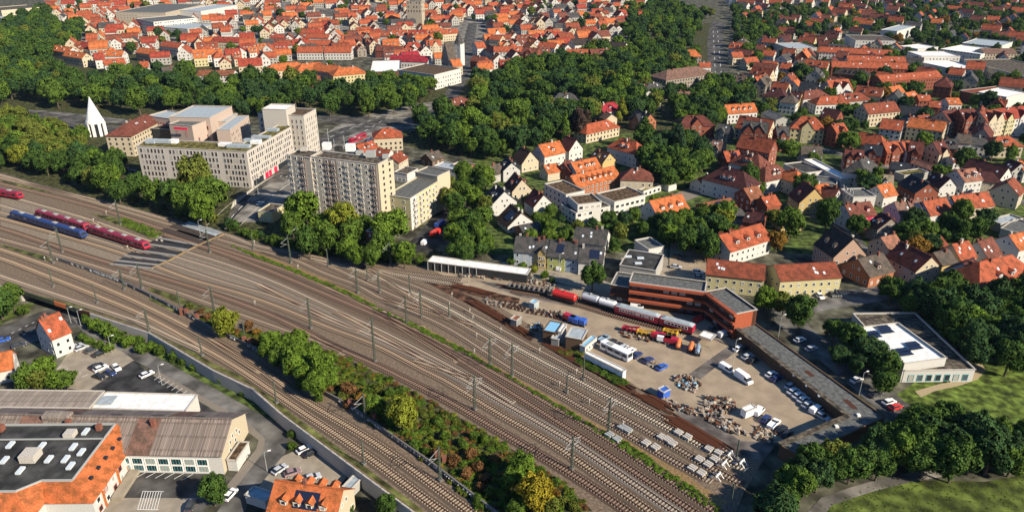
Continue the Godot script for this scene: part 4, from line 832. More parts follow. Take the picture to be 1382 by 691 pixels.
	hs(232, -444, -31, 12, 10, 8.9, 4.7, "g", "redorange", "white", "", "b19")
	hs(283, -416, -2, 18, 12, 7, 4, "h", "redorange", "cream", "d1", "b27")
	hs(64, -499, 40, 16, 11, 7, 4, "g", "crimson", "white", "d1", "f26")
	hs(-39, -507, 54, 24, 12, 9, 4, "h", "brownred", "cream", "", "r24")
	hs(254, -445, -37, 20, 11, 8.9, 4.6, "g", "orange", "cream", "", "b27")
	hs(282, -434, 57, 22, 11, 7.2, 5.9, "g", "darkred", "beige", "k2", "b27", "2/2")
	hs(153, -495, 15, 22, 11, 7, 4.5, "g", "orange", "white", "d4", "f15")
	hs(176, -488, -80, 20, 10, 5, 2, "g", "grey", "pale", "c0", "b19")
	hs(209, -478, -47, 11, 11, 7, 5, "g", "maroon", "brick", "", "b19")
	hs(250, -460, -81, 7, 11, 8, 4, "g", "slate", "white", "", "b27")
	hs(77, -519, 21, 8, 10, 6, 3, "g", "brown", "beige", "", "f26")
	hs(38, -532, 0, 19, 11, 7, 4, "h", "slate", "cream", "d1", "l26")
	hs(262, -466, 19, 9, 11, 7, 4, "g", "brickred", "brick", "", "b27")
	hs(283, -457, 13, 11, 13, 12, 5, "g", "darkred", "brick", "x2", "b27")
	hs(276, -463, 30, 15, 13, 10, 5, "g", "darkred", "beige", "", "b27", "1/2")
	hs(295, -454, 24, 16, 13, 12, 5, "g", "brickred", "cream", "x2", "b27")
	hs(103, -533, -20, 9, 10, 5, 3, "g", "brickred", "white", "", "f26")
	hs(243, -488, 19, 26, 13, 9, 5, "g", "brickred", "cream", "k3", "f12")
	hs(307, -459, 19, 10, 13, 12, 5, "g", "red", "paleyellow", "x1", "b27")
	hs(195, -518, -31, 11, 10, 8.3, 5.1, "h", "greybrown", "white", "c2", "f12")
	hs(126, -541, 0, 8, 11, 6, 4, "g", "brownpink", "cream", "x2", "r26")
	hs(266, -488, -28, 15, 10, 7.2, 4.3, "g", "navy", "white", "", "f13")
	hs(331, -448, -34, 11, 11, 8.7, 5.4, "g", "greybrown", "white", "", "b27", "2/2")
	hs(318, -463, 19, 13, 13, 12, 5, "g", "red", "white", "x1", "b27")
	hs(224, -521, 8, 25, 12, 7, 4, "h", "redorange", "white", "", "f12")
	hs(204, -530, -32, 7, 11, 7, 5, "g", "maroon", "yellow", "", "f12")
	hs(307, -480, 57, 22, 9, 8.1, 3.7, "g", "brickred", "cream", "", "b27")
	hs(97, -563, -32, 10, 12, 6, 5, "g", "redorange", "brick", "x1", "f26")
	hs(107, -563, 12, 19, 13, 8, 4, "h", "slate", "white", "", "s26")
	hs(194, -543, -34, 17, 12, 6.6, 5.5, "h", "maroon", "cream", "", "f14")
	hs(217, -536, 23, 25, 12, 8, 4, "h", "brownred", "white", "", "f12")
	hs(240, -526, 16, 28, 12, 8, 4, "h", "brickred", "pale", "d2", "f12")
	hs(293, -510, -25, 7, 11, 7, 3, "g", "redorange", "brick", "", "f13", "2/2")
	hs(276, -532, 57, 19, 12, 6.7, 5.5, "g", "slate", "cream", "", "f12")
	hs(225, -556, -29, 18, 12, 7.7, 6, "g", "navy", "paleyellow", "c2", "f12")
	hs(262, -543, -34, 18, 12, 8, 5.2, "g", "brickred", "cream", "d2", "f12")
	hs(354, -491, -29, 22, 12, 7.7, 6.3, "h", "brickred", "white", "d3", "b27")
	hs(310, -520, 0, 9, 12, 7, 3, "g", "orange", "white", "", "f13", "2/2")
	hs(194, -576, 60, 21, 9, 9.5, 4.7, "g", "greybrown", "stone", "x1", "f14")
	hs(244, -559, 16, 19, 14, 9, 6, "g", "redorange", "white", "x2", "f12")
	hs(135, -596, 32, 51, 20, 12, 5, "h", "brownpink", "stone", "", "s15")
	hs(297, -534, 0, 9, 9, 6, 3, "g", "redorange", "brick", "", "f13", "1/2")
	hs(179, -588, -28, 11, 10, 8.8, 4.4, "g", "greybrown", "brick", "d2", "r15")
	hs(292, -544, 32, 12, 9, 6, 3, "g", "orange", "white", "", "f13", "1/2")
	hs(342, -518, 53, 11, 9, 6.3, 3.9, "g", "brickred", "brick", "x1", "f13")
	hs(286, -556, 32, 14, 10, 7, 4, "g", "orange", "paleyellow", "", "f12")
	hs(199, -598, 44, 19, 9, 6.1, 4.7, "g", "redorange", "white", "d3", "f14")
	hs(-135, -616, 26, 28, 15, 9.5, 4.5, "h", "orange", "paleyellow", "", "r20")
	hs(193, -610, -32, 7, 11, 6, 4, "g", "navy", "white", "", "f14")
	hs(-172, -617, -21, 24, 12, 6, 3, "g", "redorange", "brick", "", "f20")
	hs(224, -603, 51, 13, 11, 6.1, 5.2, "g", "brickred", "white", "c2", "l12")
	hs(-24, -647, 21, 13, 12, 8, 4, "g", "orange", "white", "", "f10")
	hs(-154, -629, -32, 38, 14, 9.5, 4.5, "h", "orange", "cream", "", "s20")
	hs(207, -619, -44, 18, 12, 6.7, 6.2, "g", "brickred", "cream", "d2", "f14")
	hs(-170, -636, 32, 29, 15, 9.5, 4.5, "h", "orange", "cream", "", "s20")
	hs(332, -572, 57, 17, 12, 8.8, 5.6, "h", "darkred", "brick", "d2", "f13")
	hs(249, -613, 59, 14, 12, 8.1, 5.1, "g", "slate", "pale", "d2", "l12")
	hs(-50, -660, 32, 9, 11, 8, 5, "g", "orange", "cream", "", "f10")
	hs(-192, -636, 32, 35, 15, 9.5, 4.5, "h", "orange", "cream", "", "l20")
	hs(214, -634, -33, 19, 12, 8.3, 5.8, "g", "brownred", "white", "", "r14")
	hs(-6, -670, 16, 11, 9, 6.7, 4.3, "g", "red", "brick", "d3", "r10")
	hs(-56, -670, 32, 7, 15, 11, 15, "g", "greybrown", "stone", "c0", "f10")
	hs(315, -596, 19, 61, 12, 9.5, 3.5, "g", "redorange", "brick", "k5", "l13")
	hs(-248, -630, 0, 30, 12, 6, 3, "g", "orangebrown", "white", "", "l20")
	hs(282, -621, -32, 28, 13, 8, 4, "h", "darkbrown", "brick", "d3", "f12")
	hs(-29, -683, -32, 14, 11, 8, 4, "g", "brownred", "brick", "", "r10")
	hs(-286, -624, 32, 10, 16, 9, 4, "g", "greybrown", "cream", "", "r25")
	hs(257, -639, -32, 7, 11, 6, 5, "g", "black", "yellow", "", "l12")
	hs(-92, -685, -12, 36, 13, 8, 4, "g", "crimson", "white", "", "r11")
	hs(172, -672, 0, 10, 9, 5, 3, "g", "redorange", "white", "", "r15")
	hs(364, -593, 59, 18, 11, 8.6, 5, "g", "slate", "beige", "d2", "f13")
	hs(241, -659, -32, 9, 11, 6, 4, "g", "redorange", "white", "", "r14", "2/2")
	hs(264, -651, -34, 19, 9, 8.9, 4.7, "g", "redorange", "cream", "d2", "l12")
	hs(-232, -667, 19, 20, 10, 7.3, 5.4, "g", "red", "cream", "", "l20")
	hs(229, -668, -32, 13, 11, 6, 4, "g", "redorange", "yellow", "", "r14")
	hs(-96, -708, 32, 17, 12, 8, 4, "g", "crimson", "white", "", "b11")
	hs(306, -646, -9, 61, 11, 9, 4, "g", "redorange", "brick", "k6", "f12")
	hs(217, -688, 22, 14, 10, 6, 4, "g", "redorange", "cream", "", "r14", "2/2")
	hs(18, -723, -22, 16, 12, 8, 5, "g", "brownred", "brick", "x1", "r10")
	hs(62, -721, 0, 20, 12, 8, 4, "g", "redorange", "brick", "d2", "b26")
	hs(166, -705, 0, 19, 11, 9, 5, "h", "orange", "stone", "", "l14")
	hs(-259, -679, 112, 12, 10, 7.1, 4.2, "g", "redorange", "cream", "", "l20")
	hs(262, -678, 32, 19, 11, 6, 4, "g", "brown", "white", "", "l12")
	hs(84, -723, 10, 20, 12, 8, 4, "g", "brownred", "brick", "d1", "b26")
	hs(-117, -719, 18, 10, 10, 6.2, 5.3, "g", "brownred", "white", "d3", "b11")
	hs(-320, -655, 18, 7, 11, 8, 4, "g", "redorange", "white", "", "r25")
	hs(-9, -732, 0, 17, 12, 9, 4, "g", "redorange", "white", "", "r10", "2/3")
	hs(1, -736, 19, 18, 12, 8, 4, "g", "redorange", "white", "d2", "r10")
	hs(31, -736, 16, 10, 11, 7.3, 4.8, "g", "brownred", "stone", "d2", "r10")
	hs(-96, -734, 114, 15, 11, 7.7, 4.4, "g", "redorange", "white", "d3", "b11")
	hs(211, -712, 12, 11, 10, 7, 4, "g", "redorange", "cream", "", "r14", "1/2")
	hs(-19, -744, 111, 20, 10, 6.7, 4.4, "g", "brownred", "pale", "", "r10")
	hs(-86, -745, 110, 13, 12, 6.9, 5.3, "g", "brickred", "white", "k2", "l10")
	hs(-257, -704, 32, 7, 12, 7, 4, "g", "redorange", "cream", "d2", "l20")
	hs(270, -701, 62, 21, 11, 9.4, 5.7, "g", "orange", "brick", "k2", "l12")
	hs(326, -677, -9, 49, 11, 9, 4, "g", "redorange", "cream", "k6", "r12")
	hs(-273, -703, 119, 12, 11, 8.4, 5, "h", "redorange", "white", "", "l20")
	hs(1, -754, 15, 11, 11, 7.9, 5.4, "h", "redorange", "white", "", "r10")
	hs(53, -756, 114, 11, 10, 7.1, 4.6, "g", "brownred", "white", "k2", "b26")
	hs(-120, -748, -13, 27, 12, 7, 4, "g", "brownred", "brick", "d2", "b11")
	hs(-169, -739, 0, 26, 11, 7, 5, "g", "redorange", "white", "", "b20", "4/4")
	hs(222, -725, -44, 18, 9, 7, 4.3, "g", "brownred", "brick", "", "r14")
	hs(-290, -703, 24, 12, 12, 8.2, 6.5, "g", "orange", "paleyellow", "d2", "f22")
	hs(-33, -760, 32, 10, 11, 8, 5, "g", "redorange", "white", "", "r10", "1/3")
	hs(245, -720, -32, 11, 11, 7, 4, "g", "redorange", "white", "", "r14", "1/2")
	hs(-356, -674, 32, 17, 11, 7, 4, "g", "redorange", "white", "d1", "r25")
	hs(-196, -739, 0, 25, 11, 7, 5, "g", "redorange", "white", "", "b20", "1/4")
	hs(37, -763, -32, 20, 12, 8, 4, "g", "redorange", "white", "", "r10", "3/3")
	hs(105, -758, -27, 19, 14, 8, 5, "g", "darkbrown", "white", "", "l15")
	hs(-7, -767, 115, 11, 12, 8.2, 5, "g", "orange", "beige", "x1", "r10")
	hs(-99, -761, 18, 18, 9, 8.1, 4.7, "h", "red", "white", "x1", "b11")
	hs(-266, -721, 26, 14, 11, 7.9, 4.7, "g", "red", "beige", "", "l20")
	hs(308, -705, -33, 10, 11, 7.6, 5.1, "g", "brownred", "cream", "c2", "l12", "2/2")
	hs(-121, -761, 9, 16, 12, 9.5, 6.2, "g", "orange", "cream", "d2", "b11")
	hs(-78, -767, 18, 12, 10, 9.3, 4.8, "g", "redorange", "cream", "x1", "l10")
	hs(-151, -757, 111, 13, 9, 7, 4.1, "g", "red", "stone", "k2", "l11")
	hs(283, -722, 68, 14, 12, 6.7, 5.7, "g", "brownred", "cream", "c2", "l12", "1/2")
	hs(333, -701, 59, 17, 9, 6.9, 4.4, "g", "maroon", "cream", "d2", "r12")
	hs(3, -780, 110, 14, 9, 7.7, 4.6, "g", "brickred", "pale", "x1", "r10")
	hs(-253, -739, 32, 9, 12, 7, 4, "g", "orange", "white", "d2", "l20")
	hs(-179, -761, 113, 13, 9, 8.2, 4.8, "g", "brickred", "cream", "k2", "b20")
	hs(-288, -728, 32, 17, 11, 7, 4, "g", "orange", "white", "", "l20")
	hs(69, -782, 26, 18, 14, 8, 5, "g", "darkbrown", "white", "", "b26")
	hs(88, -781, 9, 18, 14, 8, 5, "g", "darkbrown", "cream", "", "l15")
	hs(-142, -775, 109, 22, 10, 9.2, 4.8, "g", "redorange", "cream", "d2", "b11")
	hs(224, -756, -32, 13, 12, 8, 5, "g", "redorange", "white", "d2", "r14")
	hs(-379, -693, 32, 8, 12, 8, 5, "g", "red", "white", "", "r25", "2/2")
	hs(326, -720, -19, 63, 11, 9, 4, "g", "redorange", "white", "k6", "s12")
	hs(-231, -757, 17, 14, 12, 7, 5.5, "g", "red", "white", "d3", "b20")
	hs(22, -793, 112, 22, 9, 8.2, 3.8, "g", "orange", "white", "c2", "r10")
	hs(248, -756, -32, 8, 11, 7, 4, "g", "brownred", "cream", "", "r14")
	hs(8, -796, 19, 14, 12, 6.1, 5.1, "g", "brownred", "white", "k2", "r10")
	hs(-158, -780, 111, 17, 9, 7.8, 4.6, "g", "redorange", "cream", "", "b11")
	hs(-263, -755, 14, 11, 11, 7.4, 5.1, "g", "red", "cream", "d3", "l20")
	hs(-251, -761, 32, 9, 12, 7, 4, "g", "orange", "cream", "d2", "l20")
	hs(-196, -779, -3, 26, 11, 8, 4, "g", "redorange", "white", "", "b20", "3/4")
	hs(-300, -746, 102, 11, 12, 7.2, 5.2, "h", "redorange", "cream", "d3", "f22")
	hs(-348, -726, -32, 27, 11, 8, 4, "g", "orange", "stone", "", "f22")
	hs(-319, -740, 101, 20, 12, 6.4, 6, "g", "redorange", "white", "c2", "f22", "2/2")
	hs(-377, -713, 0, 24, 12, 8, 4, "g", "orange", "white", "d2", "r25")
	hs(-233, -777, 27, 14, 11, 7.6, 4.7, "g", "brickred", "pale", "", "b20")
	hs(56, -810, 32, 18, 12, 10, 5, "g", "brickred", "brick", "", "r10")
	hs(-119, -804, 108, 12, 11, 6.7, 5.7, "g", "orange", "white", "", "b11")
	hs(342, -738, 51, 19, 11, 6.7, 5.5, "h", "redorange", "cream", "x1", "s12")
	hs(-16, -814, -30, 14, 11, 8, 4, "g", "redorange", "cream", "", "r10")
	hs(-406, -706, -32, 32, 10, 8, 4, "g", "orange", "cream", "d2", "f25")
	hs(474, -664, 46, 14, 10, 6.1, 5.1, "h", "greybrown", "stone", "k2", "r13")
	hs(237, -782, -39, 11, 11, 9.3, 4.6, "h", "greybrown", "white", "k2", "r14")
	hs(322, -751, -26, 17, 9, 7.8, 4.4, "g", "slate", "cream", "d3", "l12")
	hs(14, -818, 21, 20, 9, 8, 3.8, "g", "brickred", "beige", "d3", "r10")
	hs(-219, -789, 20, 17, 10, 6.5, 5.2, "g", "red", "white", "c2", "b20", "1/2")
	hs(40, -818, 110, 12, 11, 9.5, 5.4, "g", "brownred", "pale", "d3", "r10")
	hs(-306, -763, 24, 20, 9, 7.6, 4.9, "g", "brickred", "white", "d3", "f22")
	hs(477, -682, 57, 16, 11, 9.1, 5, "h", "greybrown", "white", "x1", "r13")
	hs(267, -789, -32, 14, 10, 8.8, 4.2, "g", "brickred", "white", "", "r14")
	hs(-390, -737, 117, 14, 11, 6.2, 5.4, "h", "orange", "cream", "d3", "r25")
	hs(29, -834, 32, 12, 9, 6.5, 4.6, "g", "red", "cream", "x1", "r10")
	hs(-187, -814, 106, 14, 10, 7.3, 5.1, "g", "orange", "pale", "k2", "b20")
	hs(-341, -766, -32, 30, 12, 8, 4, "g", "redorange", "white", "", "f22", "1/2")
	hs(-246, -803, 0, 18, 13, 8, 3, "g", "brownred", "stone", "", "b20")
	hs(-84, -837, 21, 15, 10, 8.3, 4.2, "h", "brickred", "cream", "k2", "b10")
	hs(96, -836, 24, 21, 11, 8.5, 5.4, "g", "brownred", "cream", "c2", "l15")
	hs(325, -779, -26, 20, 10, 7.4, 4.2, "g", "darkred", "paleyellow", "c2", "l12")
	hs(-103, -839, -4, 21, 12, 9.5, 4.5, "g", "red", "white", "d3", "f21")
	hs(-160, -831, 117, 15, 12, 6.8, 5.2, "g", "redorange", "stone", "d2", "b11")
	hs(486, -697, -35, 11, 10, 7.3, 4.7, "g", "redorange", "cream", "", "r13")
	hs(-144, -839, -15, 24, 12, 8.5, 4.5, "g", "redorange", "white", "d3", "f21", "1/2")
	hs(-209, -826, -13, 27, 11, 8, 4, "g", "redorange", "white", "", "b20", "2/4")
	hs(-297, -800, -12, 33, 14, 8, 4, "g", "red", "cream", "", "r22")
	hs(309, -797, -35, 16, 12, 7.5, 5.6, "g", "brickred", "paleyellow", "", "l12")
	hs(-124, -846, 11, 16, 12, 8.5, 4.5, "g", "redorange", "white", "d2", "f21", "2/2")
	hs(-437, -739, -32, 34, 10, 8, 4, "g", "orange", "white", "d2", "s25")
	hs(-428, -746, 106, 14, 9, 8.5, 4.3, "g", "brickred", "cream", "d2", "r25")
	hs(463, -725, 0, 31, 16, 9, 3, "g", "brownpink", "beige", "", "r13")
	hs(-77, -857, 32, 34, 12, 8, 4, "g", "redorange", "cream", "d2", "b10")
	hs(-164, -847, 32, 14, 12, 8, 4, "g", "orange", "white", "d2", "b11")
	hs(-18, -864, 24, 21, 9, 7.7, 4.9, "g", "orange", "white", "x1", "r10")
	hs(-193, -844, 93, 16, 11, 7.7, 5.7, "g", "orange", "white", "", "b20")
	hs(291, -815, -31, 12, 9, 8.4, 5, "g", "brownred", "brick", "x1", "r14")
	hs(-214, -839, 14, 16, 11, 8.4, 6, "g", "red", "white", "c2", "b20", "2/2")
	hs(-284, -819, 13, 15, 10, 9.2, 4.7, "g", "red", "paleyellow", "", "l20")
	hs(-423, -758, -29, 18, 12, 8, 5, "g", "red", "white", "", "r25", "1/2")
	# ---- trees
	ts(100.5, -147.8, 6.1, "b", "dark", "f6", "11/18")
	ts(108.6, -145.7, 5.6, "b", "deep", "f6", "5/10")
	ts(106.4, -141.1, 5.2, "b", "dark", "f6", "16/18")
	ts(158.2, -192.9, 6.5, "b", "deep", "r6", "2/2")
	ts(105.6, -150.4, 5.3, "b", "deep", "f6", "4/10")
	ts(154.6, -215.7, 7, "b", "deep", "r6", "1/2")
	ts(117.8, -154.1, 5.4, "b", "deep", "f6", "6/10")
	ts(118.8, -148.4, 5.3, "b", "deep", "f6", "7/10")
	ts(100.3, -142.6, 5.1, "b", "dark", "f6", "13/18")
	ts(116.9, -144.1, 5.2, "b", "deep", "f6", "8/10")
	ts(58.8, -127.3, 4.6, "b", "deep", "f6", "1/10")
	ts(5.1, -130.9, 4.7, "b", "gold", "f5")
	ts(170.8, -213.5, 6.6, "b", "dark", "r6")
	ts(107.6, -159, 5.1, "b", "dark", "f6", "12/18")
	ts(114.4, -158.9, 5.2, "b", "dark", "f6", "15/18")
	ts(94.9, -144.7, 4.8, "b", "mid", "f6", "3/6")
	ts(95.1, -150.2, 4.9, "b", "dark", "f6", "9/18")
	ts(83.5, -141.6, 4.7, "b", "dark", "f6", "5/18")
	ts(123.7, -147.4, 4.9, "b", "deep", "f6", "9/10")
	ts(142.5, -216.4, 6.4, "b", "deep", "b6")
	ts(145.2, -223.2, 4.6, "t", "dark", "f23")
	ts(-50.5, -282.3, 8.3, "b", "fresh", "f3")
	ts(-150, -333, 9.4, "b", "olive", "f1")
	ts(174.9, -221.7, 6.1, "b", "dark", "r23", "4/4")
	ts(167.9, -224.2, 6.1, "b", "deep", "r23", "3/4")
	ts(77.7, -139.9, 4.3, "b", "dark", "f6", "4/18")
	ts(111.7, -149.6, 4.5, "b", "dark", "f6", "17/18")
	ts(108.2, -154.2, 4.6, "b", "dark", "f6", "14/18")
	ts(142.2, -207.5, 5.9, "b", "dark", "b6")
	ts(146.6, -198.7, 5.7, "b", "deep", "r6", "3/8")
	ts(156.3, -198.7, 5.7, "b", "deep", "r6", "7/8")
	ts(90.1, -146.8, 4.4, "b", "deep", "f6", "3/10")
	ts(68.6, -140.6, 2.9, "t", "deep", "f6")
	ts(154.6, -230.8, 6, "b", "dark", "r23", "2/4")
	ts(102.9, -154.2, 4.4, "b", "dark", "f6", "10/18")
	ts(72.7, -137.8, 4, "b", "deep", "f6", "2/10")
	ts(108.3, -191.7, 5.3, "b", "deep", "l6", "2/2")
	ts(141.8, -196.8, 3.7, "t", "deep", "r6")
	ts(178.5, -227, 5.9, "b", "deep", "r23", "4/4")
	ts(126.3, -144.2, 4.2, "b", "deep", "f6", "10/10")
	ts(122, -143.4, 4.1, "b", "mid", "f6", "6/6")
	ts(151.5, -204.8, 5.3, "b", "mid", "r6")
	ts(-29.4, -161.3, 4.5, "b", "lime", "f4")
	ts(-89.9, -299.2, 7.5, "b", "fresh", "f2")
	ts(-72.1, -290.3, 7.3, "b", "lime", "f2")
	ts(124.5, -153.8, 4.2, "b", "mid", "f6", "5/6")
	ts(-180.1, -228.8, 5.9, "b", "dark", "f1", "1/2", -4)
	ts(95.2, -213.3, 5.5, "b", "dark", "f8")
	ts(109.9, -184.3, 4.9, "b", "dark", "f6", "8/18")
	ts(79.1, -144.5, 4, "b", "olive", "f6")
	ts(72.5, -142.6, 4, "b", "dark", "f6", "3/18")
	ts(67.5, -135.1, 3.8, "b", "mid", "f6", "1/6")
	ts(65.5, -137.6, 3.9, "b", "dark", "f6", "2/18")
	ts(88.8, -141.9, 4, "b", "dark", "f6", "6/18")
	ts(128.6, -151.4, 4.2, "b", "dark", "f6", "18/18")
	ts(149.2, -210.5, 5.4, "b", "fresh", "r6")
	ts(162.5, -213.3, 5.5, "b", "dark", "r23", "3/4")
	ts(140.4, -191.3, 5, "b", "deep", "r6", "2/8")
	ts(148, -187.4, 4.9, "b", "dark", "r6", "3/4")
	ts(112.7, -153.4, 4.1, "b", "mid", "f6", "4/6")
	ts(132.6, -153.9, 2.9, "t", "mid", "f6")
	ts(140.3, -223.1, 5.4, "b", "deep", "f23", "2/2")
	ts(2.5, -141.3, 3.8, "b", "fresh", "f5")
	ts(139.3, -229.6, 5.5, "b", "deep", "f23", "1/2")
	ts(-71.7, -137.7, 3.7, "b", "dark", "r7", "", -4)
	ts(-140, -325, 7.6, "b", "mid", "f1", "2/2")
	ts(153.5, -192.1, 3.3, "t", "deep", "r6")
	ts(161.6, -200.4, 4.8, "b", "deep", "r6", "8/8")
	ts(158.4, -224, 5.3, "b", "deep", "r23", "1/4")
	ts(158.1, -203.9, 4.8, "b", "deep", "r6", "6/8")
	ts(151.9, -196.1, 4.7, "b", "deep", "r6", "5/8")
	ts(163.6, -206.7, 4.8, "b", "dark", "r6", "4/4")
	ts(-51.3, -268.8, 6.1, "b", "mid", "f3")
	ts(145.5, -203.5, 4.7, "b", "deep", "r6", "1/8")
	ts(-65, -191.5, 4.6, "b", "fresh", "f4", "2/7")
	ts(-56.5, -183.6, 4.4, "b", "fresh", "f4", "5/7")
	ts(62.4, -129.9, 3.4, "b", "dark", "f6", "1/18")
	ts(81.7, -140.8, 3.6, "b", "mid", "f6", "2/6")
	ts(-148, -317, 7, "b", "mid", "f1", "1/2")
	ts(88, -359, 7.9, "b", "mid", "b17")
	ts(69.9, -272.9, 6, "b", "dark", "f17")
	ts(140.8, -201.9, 4.6, "b", "dark", "r6", "2/4")
	ts(161.1, -219.7, 4.9, "b", "deep", "r23", "2/4")
	ts(165.7, -217.6, 3.4, "t", "dark", "r23")
	ts(133.7, -231.9, 5, "b", "dark", "f23")
	ts(170.4, -219, 4.8, "b", "mid", "r23", "2/3")
	ts(160.3, -267.9, 5.6, "b", "ochre", "b23")
	ts(-80.4, -290.6, 6.2, "b", "fresh", "f2")
	ts(-65.5, -281.3, 6, "b", "mid", "l3", "1/2")
	ts(-74.8, -274, 5.9, "b", "mid", "f2", "2/2")
	ts(-141.7, -190.7, 4.3, "b", "fresh", "b7", "", -4)
	ts(87.6, -225.1, 4.9, "b", "fresh", "f8")
	ts(106.1, -199.9, 4.5, "b", "dark", "l6", "2/2")
	ts(84, -380, 7.9, "b", "dark", "b17")
	ts(149.2, -219.3, 4.7, "b", "mid", "r23", "1/3")
	ts(159, -209.3, 4.5, "b", "deep", "r6", "4/8")
	ts(-93.2, -209.9, 4.6, "b", "lime", "l4")
	ts(-70.2, -196.2, 4.3, "b", "fresh", "l4", "3/6")
	ts(-61.3, -190.8, 4.2, "b", "fresh", "f4", "3/7")
	ts(-37, -423, 8.1, "b", "dark", "l16")
	ts(77.1, -268.3, 5.5, "b", "dark", "l8")
	ts(86.8, -293.1, 5.7, "b", "deep", "r17", "2/2")
	ts(181.6, -231, 4.7, "b", "mid", "r23", "3/3")
	ts(-145.1, -185, 4, "b", "mid", "b7", "1/2", -4)
	ts(-179.7, -235.1, 4.9, "b", "mid", "f1", "1/2", -4)
	ts(93.4, -224.1, 4.6, "b", "olive", "f8")
	ts(106.8, -177.8, 3.8, "b", "dark", "f6", "7/18")
	ts(60.4, -132.5, 3.1, "b", "deep", "f6")
	ts(29.4, -242.9, 5, "b", "dark", "l5")
	ts(-136, -305, 6.1, "b", "fresh", "f1")
	ts(117.8, -290.1, 5.8, "b", "mid", "l18")
	ts(4, -473, 9.2, "b", "mid", "b16", "2/2")
	ts(-92.9, -290.1, 5.8, "b", "mid", "f2", "1/2")
	ts(-81.8, -272.1, 5.5, "b", "dark", "f2")
	ts(173.3, -226.9, 3.2, "t", "dark", "r23")
	ts(-14, -415, 7.5, "b", "dark", "r16", "1/2")
	ts(-50, -439, 7.9, "b", "dark", "r24", "2/3")
	ts(-56.2, -187.8, 3.9, "b", "fresh", "f4", "6/7")
	ts(-56, -175.8, 3.7, "b", "fresh", "f4", "4/7")
	ts(-64.8, -186.2, 3.9, "b", "fresh", "f4", "1/7")
	ts(1.2, -128.7, 2.9, "b", "mid", "r7")
	ts(3, -432, 7.7, "b", "olive", "r16", "2/2")
	ts(76, -414, 7.4, "b", "dark", "f26", "2/2")
	ts(3, -416, 7.4, "b", "deep", "r16", "1/2")
	ts(-46, -482, 8.5, "b", "dark", "r24", "3/3")
	ts(137.2, -299.5, 5.6, "b", "dark", "b18", "1/3")
	ts(142, -340, 6.2, "b", "dark", "f19")
	ts(-18, -429, 7.5, "b", "deep", "b16", "2/2")
	ts(32, -435, 5.3, "f", "mid", "r16", "2/2")
	ts(-134, -186.5, 3.8, "b", "mid", "b7", "2/2", -4)
	ts(100.2, -192.8, 3.9, "b", "deep", "l6", "1/2")
	ts(147.2, -230, 4.5, "b", "dark", "r23", "1/4")
	ts(-159, -326, 6.1, "b", "dark", "f1", "2/2")
	ts(-169, -330, 6.1, "b", "mid", "f1", "2/2")
	ts(-183, -342, 6.3, "b", "dark", "l1", "4/4")
	ts(-201, -348, 6.5, "b", "mid", "l1")
	ts(43, -449, 8.2, "b", "purple", "f26")
	ts(187.9, -285.7, 3.7, "t", "dark", "r18")
	ts(78, -428, 5.2, "t", "dark", "f26", "2/3")
	ts(65.5, -296.2, 5.4, "b", "deep", "r17", "1/2")
	ts(117, -353, 6.3, "b", "dark", "l19", "2/2")
	ts(167.2, -270.7, 5, "b", "deep", "b23")
	ts(-10, -453, 5.5, "t", "olive", "b16")
	ts(-42, -262.1, 4.9, "b", "fresh", "l4", "6/6")
	ts(-66.9, -271.7, 5.1, "b", "fresh", "f3")
	ts(80, -401, 7, "b", "deep", "b9")
	ts(52, -490, 8.3, "b", "olive", "f26")
	ts(34, -463, 7.9, "b", "deep", "r16", "2/2")
	ts(-36, -443, 7.6, "b", "deep", "b16", "1/2")
	ts(94, -304, 5.4, "b", "mid", "r17", "3/3")
	ts(175, -351, 6.1, "b", "mid", "r19")
	ts(71, -298.5, 5.3, "b", "mid", "r17", "1/3")
	ts(-26, -313, 5.5, "b", "dark", "r3")
	ts(1, -494, 8.2, "b", "mid", "b16", "1/2")
	ts(91, -411, 6.9, "b", "deep", "f26")
	ts(199, -305, 5.3, "b", "mid", "f27")
	ts(-260, -512, 8.4, "b", "mid", "r0")
	ts(266, -382, 4.5, "f", "dark", "r27")
	ts(-65.8, -198.2, 3.8, "b", "fresh", "l4", "4/6")
	ts(-74.8, -198.2, 3.8, "b", "fresh", "l4", "2/6")
	ts(-53.8, -180.7, 3.5, "b", "fresh", "f4", "7/7")
	ts(0.5, -138, 2.9, "b", "fresh", "f5")
	ts(8.4, -129.4, 2.7, "b", "olive", "f5")
	ts(-214, -370, 4.4, "t", "dark", "l1")
	ts(177, -302, 5.3, "b", "deep", "r18")
	ts(-159, -505, 8.2, "b", "dark", "f20", "1/2")
	ts(-25, -460, 7.6, "b", "fresh", "b16", "2/3")
	ts(-14, -487, 8, "b", "dark", "b16", "1/3")
	ts(103, -384, 6.4, "b", "mid", "l19")
	ts(188, -297, 5.1, "b", "mid", "r18", "2/2")
	ts(-29.3, -133.6, 2.8, "b", "dark", "r7", "", -4)
	ts(104.1, -207.2, 3.9, "b", "dark", "l6", "1/2")
	ts(139.8, -208.1, 3.9, "b", "dark", "r6", "1/4")
	ts(-23, -302, 5.3, "b", "mid", "r3", "1/3")
	ts(93, -403, 7, "f", "fir", "f26")
	ts(78, -354, 6.1, "b", "dark", "b17", "2/3")
	ts(96, -422, 4.8, "t", "dark", "f26", "3/3")
	ts(148, -293, 5, "b", "dark", "b18", "3/3")
	ts(173.2, -287.2, 4.9, "b", "mid", "r18", "1/2")
	ts(-60, -473, 7.6, "b", "dark", "r24", "1/3")
	ts(47, -474, 7.6, "b", "dark", "f26", "1/2")
	ts(175, -344, 5.7, "b", "deep", "f19")
	ts(-224, -370, 6.1, "b", "dark", "f0", "4/4")
	ts(-300, -531, 8.4, "b", "mid", "b0", "2/2")
	ts(41, -468, 5.2, "t", "dark", "f26", "1/3")
	ts(-22, -269.3, 4.6, "b", "dark", "b4", "1/4")
